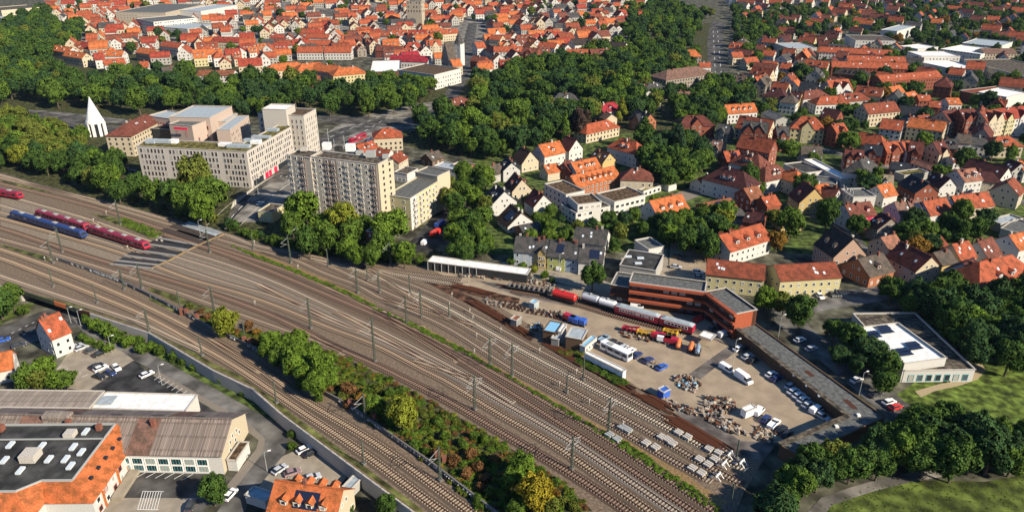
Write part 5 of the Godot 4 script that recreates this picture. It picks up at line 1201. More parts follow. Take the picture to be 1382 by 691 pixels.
	ts(-23, -534, 8.4, "b", "fresh", "r24")
	ts(-277, -398, 4.5, "t", "dark", "l0")
	ts(21, -542, 8.5, "b", "dark", "l26")
	ts(7, -446, 5, "f", "mid", "r16", "1/2")
	ts(-18.3, -281.1, 4.7, "b", "dark", "b4", "4/4")
	ts(220, -362, 5.9, "b", "mid", "l27")
	ts(241, -380, 6.1, "b", "dark", "l27")
	ts(77, -286.7, 4.8, "b", "mid", "r17", "2/3")
	ts(-20, -285.8, 4.8, "b", "dark", "b4", "2/4")
	ts(194.6, -286.6, 4.8, "b", "dark", "r18", "2/2")
	ts(-329, -533, 8.2, "b", "mid", "b0", "1/2")
	ts(-29, -430, 6.7, "b", "fresh", "b16", "1/3")
	ts(14, -514, 7.9, "b", "dark", "b16", "2/3")
	ts(-108, -533, 8.1, "b", "dark", "b24")
	ts(-13.2, -299, 4.9, "b", "mid", "r3", "3/3")
	ts(92, -390, 6.1, "b", "mid", "b17", "2/2")
	ts(-240, -545, 8.3, "b", "dark", "r0")
	ts(-312, -429, 6.7, "b", "olive", "l0", "1/3")
	ts(194, -415, 6.5, "b", "mid", "b19")
	ts(-156, -542, 8.2, "b", "dark", "f20", "2/2")
	ts(98, -409, 6.4, "b", "dark", "l19")
	ts(88, -370, 5.9, "b", "dark", "b17", "3/3")
	ts(-21.3, -275.6, 3.2, "t", "dark", "b4")
	ts(-221, -378, 6, "b", "fresh", "f0")
	ts(-54, -462, 7.1, "b", "deep", "r24")
	ts(-380, -561, 8.5, "b", "deep", "l0")
	ts(25, -455, 7, "b", "dark", "r16", "2/2")
	ts(91.6, -298.4, 4.8, "b", "lime", "r17")
	ts(-320, -441, 6.8, "b", "fresh", "l0")
	ts(-207, -368, 5.8, "b", "dark", "l1", "1/4")
	ts(-312, -452, 6.9, "b", "mid", "l0")
	ts(-211, -379, 5.9, "b", "dark", "l1", "2/4")
	ts(4, -407, 4.4, "f", "deep", "r16")
	ts(-29, -323, 5.2, "b", "olive", "r3")
	ts(-139.7, -183.6, 3.3, "b", "olive", "b7", "", -4)
	ts(-136.4, -184.7, 3.3, "b", "fresh", "b7", "", -4)
	ts(-75.4, -195.4, 3.4, "b", "fresh", "l4", "1/6")
	ts(-70.8, -191.3, 3.4, "b", "mid", "l4", "1/2")
	ts(-60.9, -183.4, 3.3, "b", "fresh", "f4", "1/2")
	ts(-37.6, -167.1, 3, "b", "fresh", "f4", "2/2")
	ts(103, -186.5, 3.3, "b", "deep", "l6")
	ts(135.8, -222.3, 3.8, "b", "mid", "f23")
	ts(-23, -335, 5.5, "b", "mid", "r3", "2/3")
	ts(-16.1, -293, 4.8, "b", "dark", "f3")
	ts(-24.2, -282.1, 4.7, "b", "fresh", "b4")
	ts(-18.1, -271.9, 4.5, "b", "mid", "b4", "1/2")
	ts(-188, -334, 5.4, "b", "dark", "l1", "3/4")
	ts(-211, -356, 5.8, "b", "olive", "l1")
	ts(-222, -363, 5.9, "b", "dark", "f0", "3/4")
	ts(-248, -378, 6.1, "b", "dark", "f0", "1/4")
	ts(76, -367, 5.9, "b", "dark", "b17", "1/3")
	ts(98, -379, 6.1, "b", "dark", "l19", "1/2")
	ts(75, -394, 6.3, "b", "mid", "b9")
	ts(65.4, -289.9, 4.8, "b", "dark", "r17")
	ts(108.4, -277.6, 4.6, "b", "ochre", "l18")
	ts(116, -303, 5, "b", "olive", "l18")
	ts(-9, -463, 7.4, "b", "fresh", "b16", "3/3")
	ts(-238, -390, 6.1, "b", "deep", "f0")
	ts(-285, -435, 6.7, "b", "olive", "l0", "3/3")
	ts(35, -497, 7.5, "b", "deep", "l26", "2/2")
	ts(208, -302, 4.9, "b", "deep", "f27")
	ts(-298, -444, 6.8, "b", "olive", "l0", "2/3")
	ts(-202, -356, 5.6, "b", "fresh", "l1")
	ts(-42, -453, 4.8, "t", "dark", "b16")
	ts(74, -493, 5.2, "f", "lime", "f26")
	ts(-155, -527, 5.5, "t", "dark", "f20")
	ts(106, -405, 4.3, "t", "deep", "l19")
	ts(34, -578, 8.5, "b", "deep", "l26", "1/2")
	ts(90, -418, 6.3, "b", "deep", "f26", "1/2")
	ts(-301, -428, 4.5, "t", "olive", "l0")
	ts(20, -504, 7.5, "b", "dark", "b16", "3/3")
	ts(-241, -380, 5.8, "b", "dark", "f0", "2/4")
	ts(34, -482, 7.2, "b", "olive", "l26")
	ts(146, -318, 5, "b", "dark", "b18", "2/3")
	ts(-270, -391, 5.9, "b", "lime", "f0")
	ts(73, -377, 5.7, "b", "dark", "b9", "2/3")
	ts(80, -387, 5.9, "b", "dark", "b9", "3/3")
	ts(-25, -358, 5.5, "b", "mid", "b3")
	ts(156, -402, 6.1, "b", "mid", "l19")
	ts(72, -385, 5.8, "b", "dark", "b9", "1/3")
	ts(78, -373, 5.7, "b", "mid", "b17", "1/2")
	ts(-5, -438, 6.5, "b", "olive", "r16", "1/2")
	ts(-86, -549, 8, "b", "deep", "b24")
	ts(185.5, -291.7, 4.6, "b", "dark", "r18", "1/2")
	ts(-63.6, -293.5, 4.7, "b", "mid", "l3", "2/2")
	ts(-55, -261.9, 4.3, "b", "mid", "l4", "2/2")
	ts(-61, -263.2, 4.3, "b", "fresh", "l4", "5/6")
	ts(-257, -405, 6.1, "b", "mid", "f0")
	ts(-256, -530, 7.7, "b", "deep", "r0")
	ts(-99, -506, 7.4, "b", "mid", "b24", "1/2")
	ts(93, -373, 5.6, "b", "deep", "b17")
	ts(-14.8, -284.1, 4.5, "b", "mid", "b4", "2/2")
	ts(-125, -547, 7.9, "b", "deep", "f20", "2/2")
	ts(-6, -564, 8.1, "b", "dark", "f10")
	ts(165.5, -276.8, 4.3, "b", "olive", "r18")
	ts(-92, -539, 7.8, "b", "mid", "b24", "2/2")
	ts(-343, -584, 8.4, "b", "dark", "b0", "1/3")
	ts(180, -348, 3.7, "t", "mid", "r19")
	ts(-126, -507, 7.3, "b", "dark", "l24")
	ts(-74, -536, 7.7, "b", "fresh", "b24")
	ts(-18.6, -265.8, 4.2, "b", "dark", "b4", "3/4")
	ts(-16, -345, 3.6, "t", "dark", "r3")
	ts(-312, -598, 8.5, "b", "dark", "b0", "3/3")
	ts(-205, -586, 8.3, "b", "dark", "l20")
	ts(92, -511, 5.2, "f", "deep", "f26")
	ts(-289, -590, 8.4, "b", "deep", "b0")
	ts(-307, -554, 7.9, "b", "dark", "b0", "2/3")
	ts(104, -425, 6.2, "b", "deep", "f26", "2/2")
	ts(-178, -544, 7.8, "b", "deep", "f20", "1/2")
	ts(-18, -323, 4.9, "b", "fresh", "r3")
	o = thing("far_wood", "mass of far green trees between the distant roofs and in the park", "trees")
	o.set_meta("kind", "stuff")
	var woods := {}
	fill_trees(woods, pa([-354, -492, -320, -486, -282, -466, -259, -441, -245, -401, -272, -405, -307, -420]), 53, 1.15, 4, 7, "olive 5 fresh 2 mid 2", 5)
	fill_trees(woods, pa([-607, -910, -649, -1017, -681, -1131, -538, -910, -539, -964, -465, -822, -442, -715, -388, -641, -336, -603, -321, -635, -283, -635, -240, -619, -206, -609, -145, -580, -113, -561, -70, -536, -69, -511, -121, -498, -173, -502, -192, -498, -231, -520, -261, -507, -299, -520, -322, -507, -355, -502, -543, -797]), 279, 1.2, 5, 8.5, "dark 5 deep 3 mid 3 fresh 1 olive 1 lime 0", 6)
	fill_trees(woods, pa([-300, -415, -264, -405, -247, -408, -220, -392, -210, -379, -200, -352, -219, -366, -250, -382, -280, -384]), 31, 1.1, 4, 6.5, "dark 5 deep 3 mid 3 fresh 1 olive 1 lime 0", 7)
	fill_trees(woods, pa([-114, -603, -78, -603, -58, -580, -55, -544, -70, -529, -105, -549]), 36, 1.1, 5, 8, "dark 5 deep 3 mid 3 fresh 1 olive 1 lime 0", 8)
	fill_trees(woods, pa([-61, -482, -50, -554, -24, -597, -1, -651, 64, -741, 123, -797, 149, -728, 172, -676, 157, -597, 138, -580, 116, -554, 96, -502, 53, -478, 46, -459, 31, -431, 6, -419, 4, -404, -15, -405, -33, -415, -53, -428]), 292, 1.15, 4.5, 8.5, "dark 5 deep 3 mid 3 fresh 1 olive 1 lime 0", 9)
	fill_trees(woods, pa([169, -1151, 246, -1237, 274, -1058, 185, -707, 152, -676, 131, -797]), 140, 1.15, 5, 8, "dark 5 deep 3 mid 3 fresh 1 olive 1 lime 0", 10)
	fill_trees(woods, pa([287, -1017, 338, -979, 255, -749, 213, -728]), 40, 1.3, 4, 7, "dark 5 deep 3 mid 3 fresh 1 olive 1 lime 0", 11)
	fill_trees(woods, pa([76, -428, 109, -428, 104, -378, 81, -361, 68, -369]), 6, 1, 5, 7.5, "dark 4 deep 3 mid 2", 12)
	fill_trees(woods, pa([113, -524, 163, -597, 192, -597, 166, -513, 129, -472, 109, -448]), 50, 1.1, 4.5, 7.5, "dark 5 deep 3 mid 3 fresh 1 olive 1 lime 0", 13)
	fill_trees(woods, pa([-34, -353, -14, -365, -9, -326, -13, -299, -9, -260, -26, -259, -26, -299]), 37, 1, 3.5, 5.5, "mid 4 dark 3 olive 2 fresh 1", 14)
	fill_trees(woods, pa([64, -299, 91, -312, 99, -299, 79, -267, 63, -271]), 17, 1, 3.5, 6, "dark 5 deep 3 mid 3 fresh 1 olive 1 lime 0", 15)
	fill_trees(woods, pa([160, -306, 217, -312, 193, -282, 167, -275, 154, -284]), 27, 1, 3, 5.5, "dark 5 deep 3 mid 3 fresh 1 olive 1 lime 0", 16)
	fill_trees(woods, pa([0, -337, 107, -326, 96, -275, 63, -275, 3, -275]), 33, 1.3, 2.2, 4.2, "dark 5 deep 3 mid 3 fresh 1 olive 1 lime 0", 17)
	fill_trees(woods, pa([322, -1151, 836, -1260, 209, -275, 156, -264, 123, -275, 99, -299, 116, -412, 168, -575]), 534, 1.05, 3, 6.5, "dark 5 deep 4 mid 3 fresh 1 olive 1 ochre 1", 18)
	fill_trees(woods, pa([-830, -1391, 249, -1391, 155, -910, -1, -641, -67, -669, -232, -651, -465, -768]), 190, 1.3, 3.2, 6.5, "dark 5 deep 3 mid 3 fresh 1 olive 2", 19)
	plant(o, woods)
	claim(Vector2(396, -851), 24)
	claim(Vector2(411, -830), 24)
	claim(Vector2(438, -820), 24)
	claim(Vector2(459, -800), 24)
	claim(Vector2(474, -771), 24)
	claim(Vector2(493, -754), 24)
	claim(Vector2(402, -720), 24)
	claim(Vector2(414, -690), 24)
	claim(Vector2(432, -675), 24)
	claim(Vector2(451, -668), 24)
	o = thing("far_house", "mass of small red-roofed houses filling the farthest rows of the town", "houses")
	o.set_meta("kind", "stuff")
	fill_houses(o, pa([-858, -1439, 257, -1439, 165, -971, 76, -790, -1, -656, -25, -604, -67, -678, -153, -743, -216, -734, -233, -656, -303, -701, -369, -709, -461, -761, -551, -971, -644, -1067]), 760, 11.5, 18.0, 1)
	fill_houses(o, pa([400, -1439, 991, -1439, 397, -544, 168, -544]), 330, 13.5, -35.0, 2)
	ts(-175.2, -233, 2.1, "u", "mid", "b7", "1/11", -4)
	ts(-148.2, -226.1, 2.5, "u", "mid", "b7", "3/11", -4)
	ts(-143.4, -221.7, 2.7, "u", "fresh", "b7", "2/8", -4)
	ts(-139.1, -219.2, 2.7, "u", "mid", "b7", "5/11", -4)
	ts(-135.2, -216.5, 2.9, "u", "fresh", "b7", "4/8", -4)
	ts(-131.4, -213.9, 2.7, "u", "mid", "b7", "6/11", -4)
	ts(-127, -210.8, 2.4, "u", "fresh", "b7", "5/8", -4)
	ts(-124.6, -212.4, 2.2, "u", "mid", "b7", "7/11", -4)
	ts(-121.2, -207.6, 2.4, "u", "mid", "b7", "8/11", -4)
	ts(-118.1, -208.3, 2.1, "u", "fresh", "b7", "6/8", -4)
	ts(-114.5, -205.6, 2.1, "u", "mid", "b7", "9/11", -4)
	ts(-113.5, -207.6, 1.9, "u", "olive", "b7", "", -4)
	ts(-108.4, -202.9, 2.1, "u", "mid", "b7", "10/11", -4)
	ts(-104.6, -200.1, 1.8, "u", "mid", "b7", "11/11", -4)
	ts(-99.5, -197.1, 1.8, "u", "fresh", "b7", "7/8", -4)
	ts(-88.2, -189.6, 2, "u", "fresh", "b7", "8/8", -4)
	ts(-59.9, -163.9, 1.6, "u", "mid", "r7", "3/9", -4)
	ts(-58.9, -158.9, 1.5, "u", "mid", "r7", "2/9", -4)
	ts(-140.5, -212.2, 1.9, "u", "fresh", "b7", "1/8", -4)
	ts(-136.2, -209.9, 1.9, "u", "mid", "b7", "4/11", -4)
	ts(-132.1, -207.6, 1.9, "u", "fresh", "b7", "3/8", -4)
	ts(-144.4, -214.8, 1.7, "u", "mid", "b7", "2/11", -4)
	ts(-39, -135.4, 1.7, "u", "dark", "r7", "2/2", -4)
	ts(-26.7, -135.6, 1.4, "u", "mid", "r7", "6/9", -4)
	ts(-58.1, -172.7, 1.2, "u", "mid", "r7", "4/9", -4)
	ts(-80, -183.2, 1.3, "u", "mid", "r7", "1/9", -4)
	ts(-94.3, -194.3, 1.1, "u", "russet", "b7", "", -4)
	ts(-53.8, -179, 2.1, "u", "russet", "f4", "1/2")
	ts(-51.3, -182.6, 2.3, "u", "olive", "f4", "1/4")
	ts(-47.3, -178.7, 2.5, "u", "russet", "f4", "2/2")
	ts(-43.1, -173.6, 2, "u", "ochre", "f4")
	ts(-46, -172, 1.8, "u", "russet", "r7", "1/5")
	ts(-41.7, -177.4, 1.9, "u", "mid", "f4", "2/5")
	ts(-38.8, -179.2, 1.9, "u", "olive", "f4", "3/4")
	ts(-35.2, -176.8, 1.7, "u", "mid", "f4", "3/5")
	ts(-32.3, -178.2, 1.7, "u", "mid", "f4", "4/5")
	ts(-20.2, -163.7, 1.8, "u", "mid", "f4", "5/5")
	ts(-18.5, -167.2, 1.4, "u", "olive", "f4", "4/4")
	ts(-19.4, -154.6, 1.5, "u", "lime", "r7")
	ts(-17.7, -157.6, 1.5, "u", "fresh", "f5", "1/2")
	ts(-19.1, -150.8, 1.8, "u", "russet", "r7", "2/5")
	ts(-14.7, -147.9, 2, "u", "russet", "r7", "3/5")
	ts(-12.7, -154.4, 1.7, "u", "mid", "f5", "1/2")
	ts(-10.5, -150, 1.8, "u", "russet", "f5", "1/4")
	ts(-8.5, -145.7, 2, "u", "russet", "f5", "2/4")
	ts(-11.1, -143.1, 1.8, "u", "russet", "r7", "4/5")
	ts(-6.5, -141.8, 1.8, "u", "russet", "f5", "3/4")
	ts(-9.9, -157.6, 1.5, "u", "mid", "f5", "2/2")
	ts(-7, -156.1, 1.5, "u", "fresh", "f5", "2/2")
	ts(-4.3, -148.7, 1.6, "u", "russet", "f5", "4/4")
	ts(-5.4, -136.6, 1.9, "u", "olive", "r7")
	ts(-7.3, -138.1, 1.6, "u", "russet", "r7", "5/5")
	ts(-1.9, -135.5, 1.7, "u", "mid", "r7", "9/9")
	ts(-8, -134.5, 1.4, "u", "mid", "r7", "8/9")
	ts(11.9, -133.7, 1.5, "u", "olive", "f5", "1/2")
	ts(10.4, -136.9, 1.4, "u", "ochre", "f5")
	ts(14.4, -132, 1.5, "u", "olive", "f5", "2/2")
	ts(-88.1, -215.5, 1.9, "u", "russet", "l4", "3/4")
	ts(-84.4, -211.7, 1.9, "u", "ochre", "l4")
	ts(-104.1, -221.8, 1.7, "u", "russet", "l4", "2/4")
	ts(-108.3, -226.2, 1.5, "u", "russet", "l4", "1/4")
	ts(-113.5, -229.5, 1.5, "u", "olive", "l4", "1/2")
	ts(-25.2, -154.6, 1.5, "u", "mid", "r7", "7/9")
	ts(-22, -151.8, 1.3, "u", "fresh", "r7")
	ts(-53.8, -189, 1.7, "u", "mid", "f4", "1/5")
	ts(-48.8, -175.7, 1.6, "u", "olive", "f4", "2/4")
	ts(-55, -174.8, 1.4, "u", "mid", "r7", "5/9")
	ts(-94.9, -210.2, 1.4, "u", "olive", "l4", "2/2")
	ts(-83.6, -205.2, 1.9, "u", "russet", "l4", "4/4")
	ts(-78.2, -199.4, 1.8, "u", "dark", "l4", "1/2")
	ts(-61.8, -181, 1.9, "u", "dark", "r7", "1/2")
	ts(126.8, -197.2, 1.8, "u", "mid", "f6")
	ts(12.4, -253.9, 1.9, "u", "fresh", "r4", "2/2")
	ts(15.1, -250.4, 1.6, "u", "mid", "r4", "2/2")
	ts(8.3, -259.1, 2, "u", "lime", "r4")
	ts(4.1, -261.8, 2, "u", "fresh", "r4", "1/2")
	ts(0.3, -266.9, 2.3, "u", "mid", "r4", "1/2")
	ts(-125.3, -304.3, 2.9, "u", "deep", "f1", "3/3")
	ts(-122.5, -301.3, 3, "u", "dark", "f1", "2/2")
	ts(-116.7, -296.6, 2.5, "u", "mid", "f2", "1/7")
	ts(-114.3, -295, 2.3, "u", "mid", "f2", "2/7")
	ts(-110.4, -291.9, 2.8, "u", "fresh", "f2", "1/2")
	ts(-108, -292.7, 2.1, "u", "deep", "f2", "1/2")
	ts(-102.5, -286.8, 2.9, "u", "dark", "f2", "1/2")
	ts(-99.3, -285, 2.9, "u", "mid", "f2", "3/7")
	ts(-96.2, -285.5, 2.5, "u", "mid", "f2", "4/7")
	ts(-93, -284.3, 2.1, "u", "fresh", "f2", "2/2")
	ts(-88.7, -280.7, 2.1, "u", "mid", "f2", "5/7")
	ts(-85, -278.2, 2.7, "u", "deep", "f2", "2/2")
	ts(-82.5, -278.4, 2.2, "u", "mid", "f2", "6/7")
	ts(-77.3, -275.5, 2.5, "u", "mid", "f2", "7/7")
	ts(-73.4, -276.2, 2, "u", "dark", "f2", "2/2")
	ts(-67.9, -273.4, 2.3, "u", "deep", "l4")
	ts(-64.3, -272.4, 2.4, "u", "dark", "l4", "2/2")
	ts(-61.4, -272.6, 2.5, "u", "mid", "l4", "1/5")
	ts(-58, -270.3, 2.6, "u", "fresh", "l4", "1/2")
	ts(-53.7, -270, 2.3, "u", "fresh", "l4", "2/2")
	ts(-50.5, -270, 2.6, "u", "mid", "l4", "2/5")
	ts(-46.9, -270.5, 2, "u", "mid", "l4", "3/5")
	ts(-41.6, -267.7, 2, "u", "mid", "l4", "4/5")
	ts(-36.7, -266.9, 2.1, "u", "mid", "l4", "5/5")
	ts(-284, -397.9, 3.2, "u", "olive", "l0")
	ts(-266.6, -388.2, 2.4, "u", "deep", "f0")
	ts(-263.2, -388.4, 2.8, "u", "olive", "f0")
	ts(-248.3, -379.9, 2.4, "u", "dark", "f0")
	ts(-232.9, -369.3, 2.5, "u", "mid", "f0")
	ts(-223.5, -364.5, 2.4, "u", "deep", "l1", "1/2")
	ts(-211.2, -354, 2.7, "u", "mid", "l1")
	ts(-199.6, -348.9, 3.1, "u", "deep", "l1", "2/2")
	ts(-183.5, -338.3, 2.4, "u", "olive", "f1", "1/4")
	ts(-176.4, -333.2, 2.2, "u", "deep", "f1", "1/3")
	ts(-163.9, -325.8, 2.2, "u", "deep", "f1", "2/3")
	ts(-153.6, -318.2, 2.5, "u", "olive", "f1", "2/4")
	ts(-150, -318, 2.4, "u", "dark", "f1", "1/2")
	ts(-141.6, -313.7, 2.7, "u", "olive", "f1", "3/4")
	ts(-135.8, -311.4, 2.9, "u", "olive", "f1", "4/4")
	var scrub := pa([-116.5, -228.8, -97.6, -217.4, -83.6, -212.5, -61.8, -203.2, -48.3, -194.5, -28.1, -178.8, -10.2, -163.3, 1.7, -152.1, 12.5, -141.6, 18.7, -131.7, -5.3, -129.4, -20, -147, -33.8, -160.2, -45.4, -171.7, -58.1, -181.4, -86.4, -205.9, -107.7, -221.4])
	var verge := pa([-122.8, -288.3, -100.4, -272.5, -84.1, -260.7, -70.2, -250.3, -55.9, -238.3, -44, -227.2, -28.9, -214.9, -13.1, -200.1, -0.9, -187.2, 10.2, -175.9, 21.9, -163.7, 32.4, -153.8, 39.3, -144.8, 45.1, -138, 48.8, -131.7, 46.8, -130.7, 38, -142.7, 21.7, -161.7, -0.2, -185.6, -32.5, -215.4, -69.5, -247.3, -99.6, -269.6])
	cover("undergrowth", scrub, 0.0, 260, 0.4, 1.1, "russet", "russet undergrowth between the graffiti wall and the yard tracks", "undergrowth", 50)
	cover("undergrowth", scrub, 0.0, 320, 0.5, 1.3, "olive", "olive undergrowth between the graffiti wall and the yard tracks", "undergrowth", 51)
	cover("undergrowth", scrub, 0.0, 90, 0.6, 1.4, "mid", "mid-green undergrowth between the graffiti wall and the yard tracks", "undergrowth", 52)
	cover("undergrowth", scrub, 0.0, 170, 0.5, 1.2, "lime", "yellow-green undergrowth between the graffiti wall and the yard tracks", "undergrowth", 53)
	cover("undergrowth", scrub, 0.0, 260, 0.6, 1.5, "fresh", "fresh green undergrowth between the graffiti wall and the yard tracks", "undergrowth", 54)
	cover("undergrowth", scrub, 0.0, 170, 0.4, 0.9, "ochre", "ochre undergrowth between the graffiti wall and the yard tracks", "undergrowth", 55)
	cover("weeds", verge, 0.0, 1300, 0.3, 0.8, "grass", "bright green weeds along the verge between the tracks", "weeds", 61)
	cover("weeds", pa([-180.9, -317.4, -162, -305.7, -151.2, -297.2, -154.5, -292.3, -174.9, -308.4]), 0.0, 200, 0.3, 0.8, "grass", "bright green weeds behind the red railcars", "weeds", 62)
	cover("ivy_hedge", pa([21.9, -196.7, 33.2, -184.9, 33.8, -182.6, 32, -182.6, 20.4, -194.5]), 0.0, 240, 0.6, 1.5, "mid", "green ivy hedge along the long white container row", "hedge", 63)
	cover("weeds", pa([15.4, -203.2, 22.2, -199.7, 20.5, -196.2, 14.9, -199.7]), 0.0, 60, 0.4, 1.0, "olive", "olive weeds around the timber yard sheds", "weeds", 64)
	ground("meadow", pa([66.8, -129.4, 72.8, -134.1, 87.8, -140.3, 103.1, -142.1, 115.5, -141.6, 128, -144.3, 118.7, -127.1]), -0.06, "lawn")
	ground("meadow", pa([107.5, -175.2, 117.5, -182.6, 142.9, -201, 158.5, -190.4, 141.1, -163.3, 124.8, -168.3, 114, -173.4]), -0.065, "lawn_green")
	ground("lawn", pa([123.6, -190.4, 137.5, -195.4, 139.3, -190.4, 129.4, -184.5]), -0.055, "garden")
	ground("path", pa([117.3, -179.6, 124.5, -182.6, 133.3, -185.6, 140.7, -190.4, 141.7, -195.4, 145.3, -194.5, 144.3, -190.4, 138.9, -185.6, 132.3, -182.6, 122.9, -179.6, 117.6, -176.6]), -0.05, "sand_path")
	cover("clipped_hedge", pa([127.3, -188, 134.8, -191.2, 135.5, -187.6, 128.1, -183.7]), 0.0, 160, 0.3, 0.6, "mid", "clipped green hedge beds beside the curved path at the white hall", "hedge", 66)
	ground("terrace", pa([121.2, -185.6, 137.1, -194.5, 138, -192.1, 125.2, -185.6]), -0.045, "forecourt")
	street(pa([68.5, -129.4, 73.9, -134.6, 81.3, -137.8, 89.8, -140.8, 97.1, -142.9, 112.7, -146.4]), 1.5, -0.04, "plaza", "path")
	cover("tall_grass", pa([66.8, -129.4, 72.8, -134.1, 87.8, -140.3, 103.1, -142.1, 115.5, -141.6, 128, -144.3, 118.7, -127.1]), -0.1, 500, 0.1, 0.25, "grass", "tall meadow grass at the lower right edge", "grass", 65)
	# ---- trains and yard clutter
	railcar("railcar", Vector2(-218.12, -317.55), Vector2(-185.1, -299.18), "crimson", "paint_wine", "rear red railcar of the coupled pair on the yard track", "bf", 14)
	railcar("railcar", Vector2(-183.69, -298.33), Vector2(-150.25, -279.09), "crimson", "paint_wine", "front red railcar of the coupled pair, nearest the bridge decks", "bf", 14)
	railcar("railcar", Vector2(-228.81, -316.14), Vector2(-182.34, -290.86), "trainblue", "paint_trainblue", "dark blue railcar beside the red railcars", "bf", 16)
	railcar("railcar", Vector2(-286.78, -358.31), Vector2(-239.18, -340.03), "crimson", "paint_wine", "red railcar at the left edge of the yard", "f", 14)
	railcar("passenger_coach", Vector2(36.17, -226.11), Vector2(49.79, -217.77), "crimson", "zinc", "left dark red passenger coach with grey roof behind the yard lorries", "", 12)
	railcar("passenger_coach", Vector2(50.12, -217.52), Vector2(59.81, -211.35), "crimson", "zinc", "right dark red luggage coach with grey roof near the white canopy", "", 7)
	wagon("tank_wagon", Vector2(14.69, -237.19), Vector2(22.85, -232.36), "red", "bright red tank wagon in front of the depot", 1)
	wagon("tank_wagon", Vector2(25.15, -234.61), Vector2(36.37, -227.15), "silver", "silver tank wagon with two joined barrels beside the red coaches", 2)
	wagon("flat_wagon", Vector2(-1.65, -245.27), Vector2(14.27, -239.31), "black", "long dark flat wagon behind the freight yard clutter", 0)
	track(pa([-0.3, -249.1, 18.7, -240.1, 37.3, -227.7, 61.3, -213.5]), "rust", "dark", "museum siding under the red tank wagon and red coaches", -9999.0)
	track(pa([-0.3, -243.6, 18.4, -235.5, 36.8, -223.5, 58.4, -211.5]), "rust", "dark", "empty siding in front of the red coaches", -9999.0)
	bus(Vector2(-254.87, -405.16), Vector2(-253.91, -419.89), "crimson", "red bus between the trees near the cone tower")
	bus(Vector2(-98.67, -438.86), Vector2(-92.42, -454.11), "crimson", "red bus parked beside the red-roofed station house")
	bus(Vector2(29.44, -202.56), Vector2(36.04, -195.99), "white", "long white bus body parked beside the black cars")
	lorry(Vector2(-33.57, -294.84), 65.9, "red", "red lorry on the street beside the cream apartment block")
	lorry(Vector2(-32.57, -305.01), 66.4, "blue", "blue lorry ahead of the red lorry on the side street")
	lorry(Vector2(53.3, -203.83), -107.6, "orange", "left orange tank trailer in the freight yard")
	lorry(Vector2(56.93, -202.03), -110.3, "orange", "right orange tank trailer in the freight yard")
	lorry(Vector2(58.65, -200.26), -108.9, "bluegrey", "grey-blue trailer right of the orange tank trailers")
	lorry(Vector2(39.02, -213.21), -28.1, "crimson", "dark red wagon frame left in the row of yard lorries")
	lorry(Vector2(47.74, -208.43), -24.2, "crimson", "crimson container trailer in the yard row")
	lorry(Vector2(49.32, -206.57), -24.2, "white", "white container trailer between two crimson ones")
	lorry(Vector2(51.29, -205.65), -24.2, "crimson", "right crimson container trailer in the yard row")
	lorry(Vector2(43.54, -210.8), -24.3, "yellow", "yellow crane frame beside the dark red wagon frame")
	lorry(Vector2(52.15, -211.28), -28.5, "yellow", "long yellow rail crane beside the red luggage coach")
	lorry(Vector2(20.61, -219.67), 60, "blue", "left small blue trailer by the wheelsets")
	lorry(Vector2(21.78, -218.66), 60, "blue", "middle small blue trailer by the wheelsets")
	lorry(Vector2(23.95, -217.65), 60, "blue", "right small blue trailer by the wheelsets")
	lorry(Vector2(18.95, -221.21), -40.8, "crimson", "crimson tractor at the end of the wheelset row")
	lorry(Vector2(2.26, -254.04), 42.2, "yellow", "yellow excavator at the end of the long white shed")
	wheelset(-4.17, -233.66, 1.42)
	wheelset(-2.76, -231.33, 1.39)
	wheelset(-2.56, -232.8, 1.26)
	wheelset(-1.27, -230.58, 1.48)
	wheelset(-0.42, -232.28, 1.27)
	wheelset(-0.1, -229.76, 1.3)
	wheelset(1.04, -231.68, 1.45)
	wheelset(1.39, -229.23, 1.16)
	wheelset(2.29, -230.7, 1.14)
	wheelset(2.56, -228.4, 1.27)
	wheelset(3.35, -230.12, 1.34)
	wheelset(3.92, -227.83, 1.24)
	wheelset(4.69, -229.27, 1.24)
	wheelset(5.61, -226.79, 1.43)
	wheelset(6.89, -228.76, 1.11)
	wheelset(7.23, -226.24, 1.45)
	wheelset(7.7, -228.13, 1.24)
	wheelset(8.56, -225.51, 1.39)
	wheelset(9.61, -227.18, 1.48)
	wheelset(10.56, -225.15, 1.17)
	wheelset(10.94, -226.73, 1.35)
	wheelset(12.13, -224.17, 1.35)
	wheelset(12.98, -226.01, 1.17)
	wheelset(13.72, -223.64, 1.17)
	wheelset(14.61, -225.58, 1.11)
	wheelset(14.87, -222.69, 1.26)
	wheelset(15.81, -224.38, 1.18)
	wheelset(16.07, -222.03, 1.2)
	wheelset(17.25, -224.04, 1.48)
	wheelset(17.63, -221.57, 1.33)
	rack_row("rail_stack", Vector2(-23.63, -248.48), Vector2(-6.2, -239.49), 7, 2.6, "rust", "long rusty rail stack on the yard edge, beside the paved siding end")
	rack_row("rail_stack", Vector2(-15.73, -236.03), Vector2(-0.75, -218.9), 8, 2.8, "rust", "long rusty rail stack on the yard edge, upper one below the wheelsets")
	rack_row("rail_stack", Vector2(-0.25, -218.4), Vector2(6.56, -210.11), 7, 2.4, "rust", "long rusty rail stack on the yard edge, short one left of the yard sheds")
	rack_row("rail_stack", Vector2(10.56, -206.85), Vector2(22.51, -192.88), 8, 3.2, "rust", "long rusty rail stack on the yard edge, below the timber shed")
	rack_row("rail_stack", Vector2(22.58, -193.71), Vector2(35.3, -179.57), 8, 2.8, "rust", "long rusty rail stack on the yard edge, below the ivy hedge")
	rack_row("rail_stack", Vector2(36.26, -178.83), Vector2(45.43, -168.95), 9, 4, "rust", "long rusty rail stack on the yard edge, dark one near the blue container")
	rack_row("rail_stack", Vector2(42.02, -168.27), Vector2(55.84, -151.77), 12, 4.4, "rust", "long rusty rail stack on the yard edge, widest one at the lower right end")
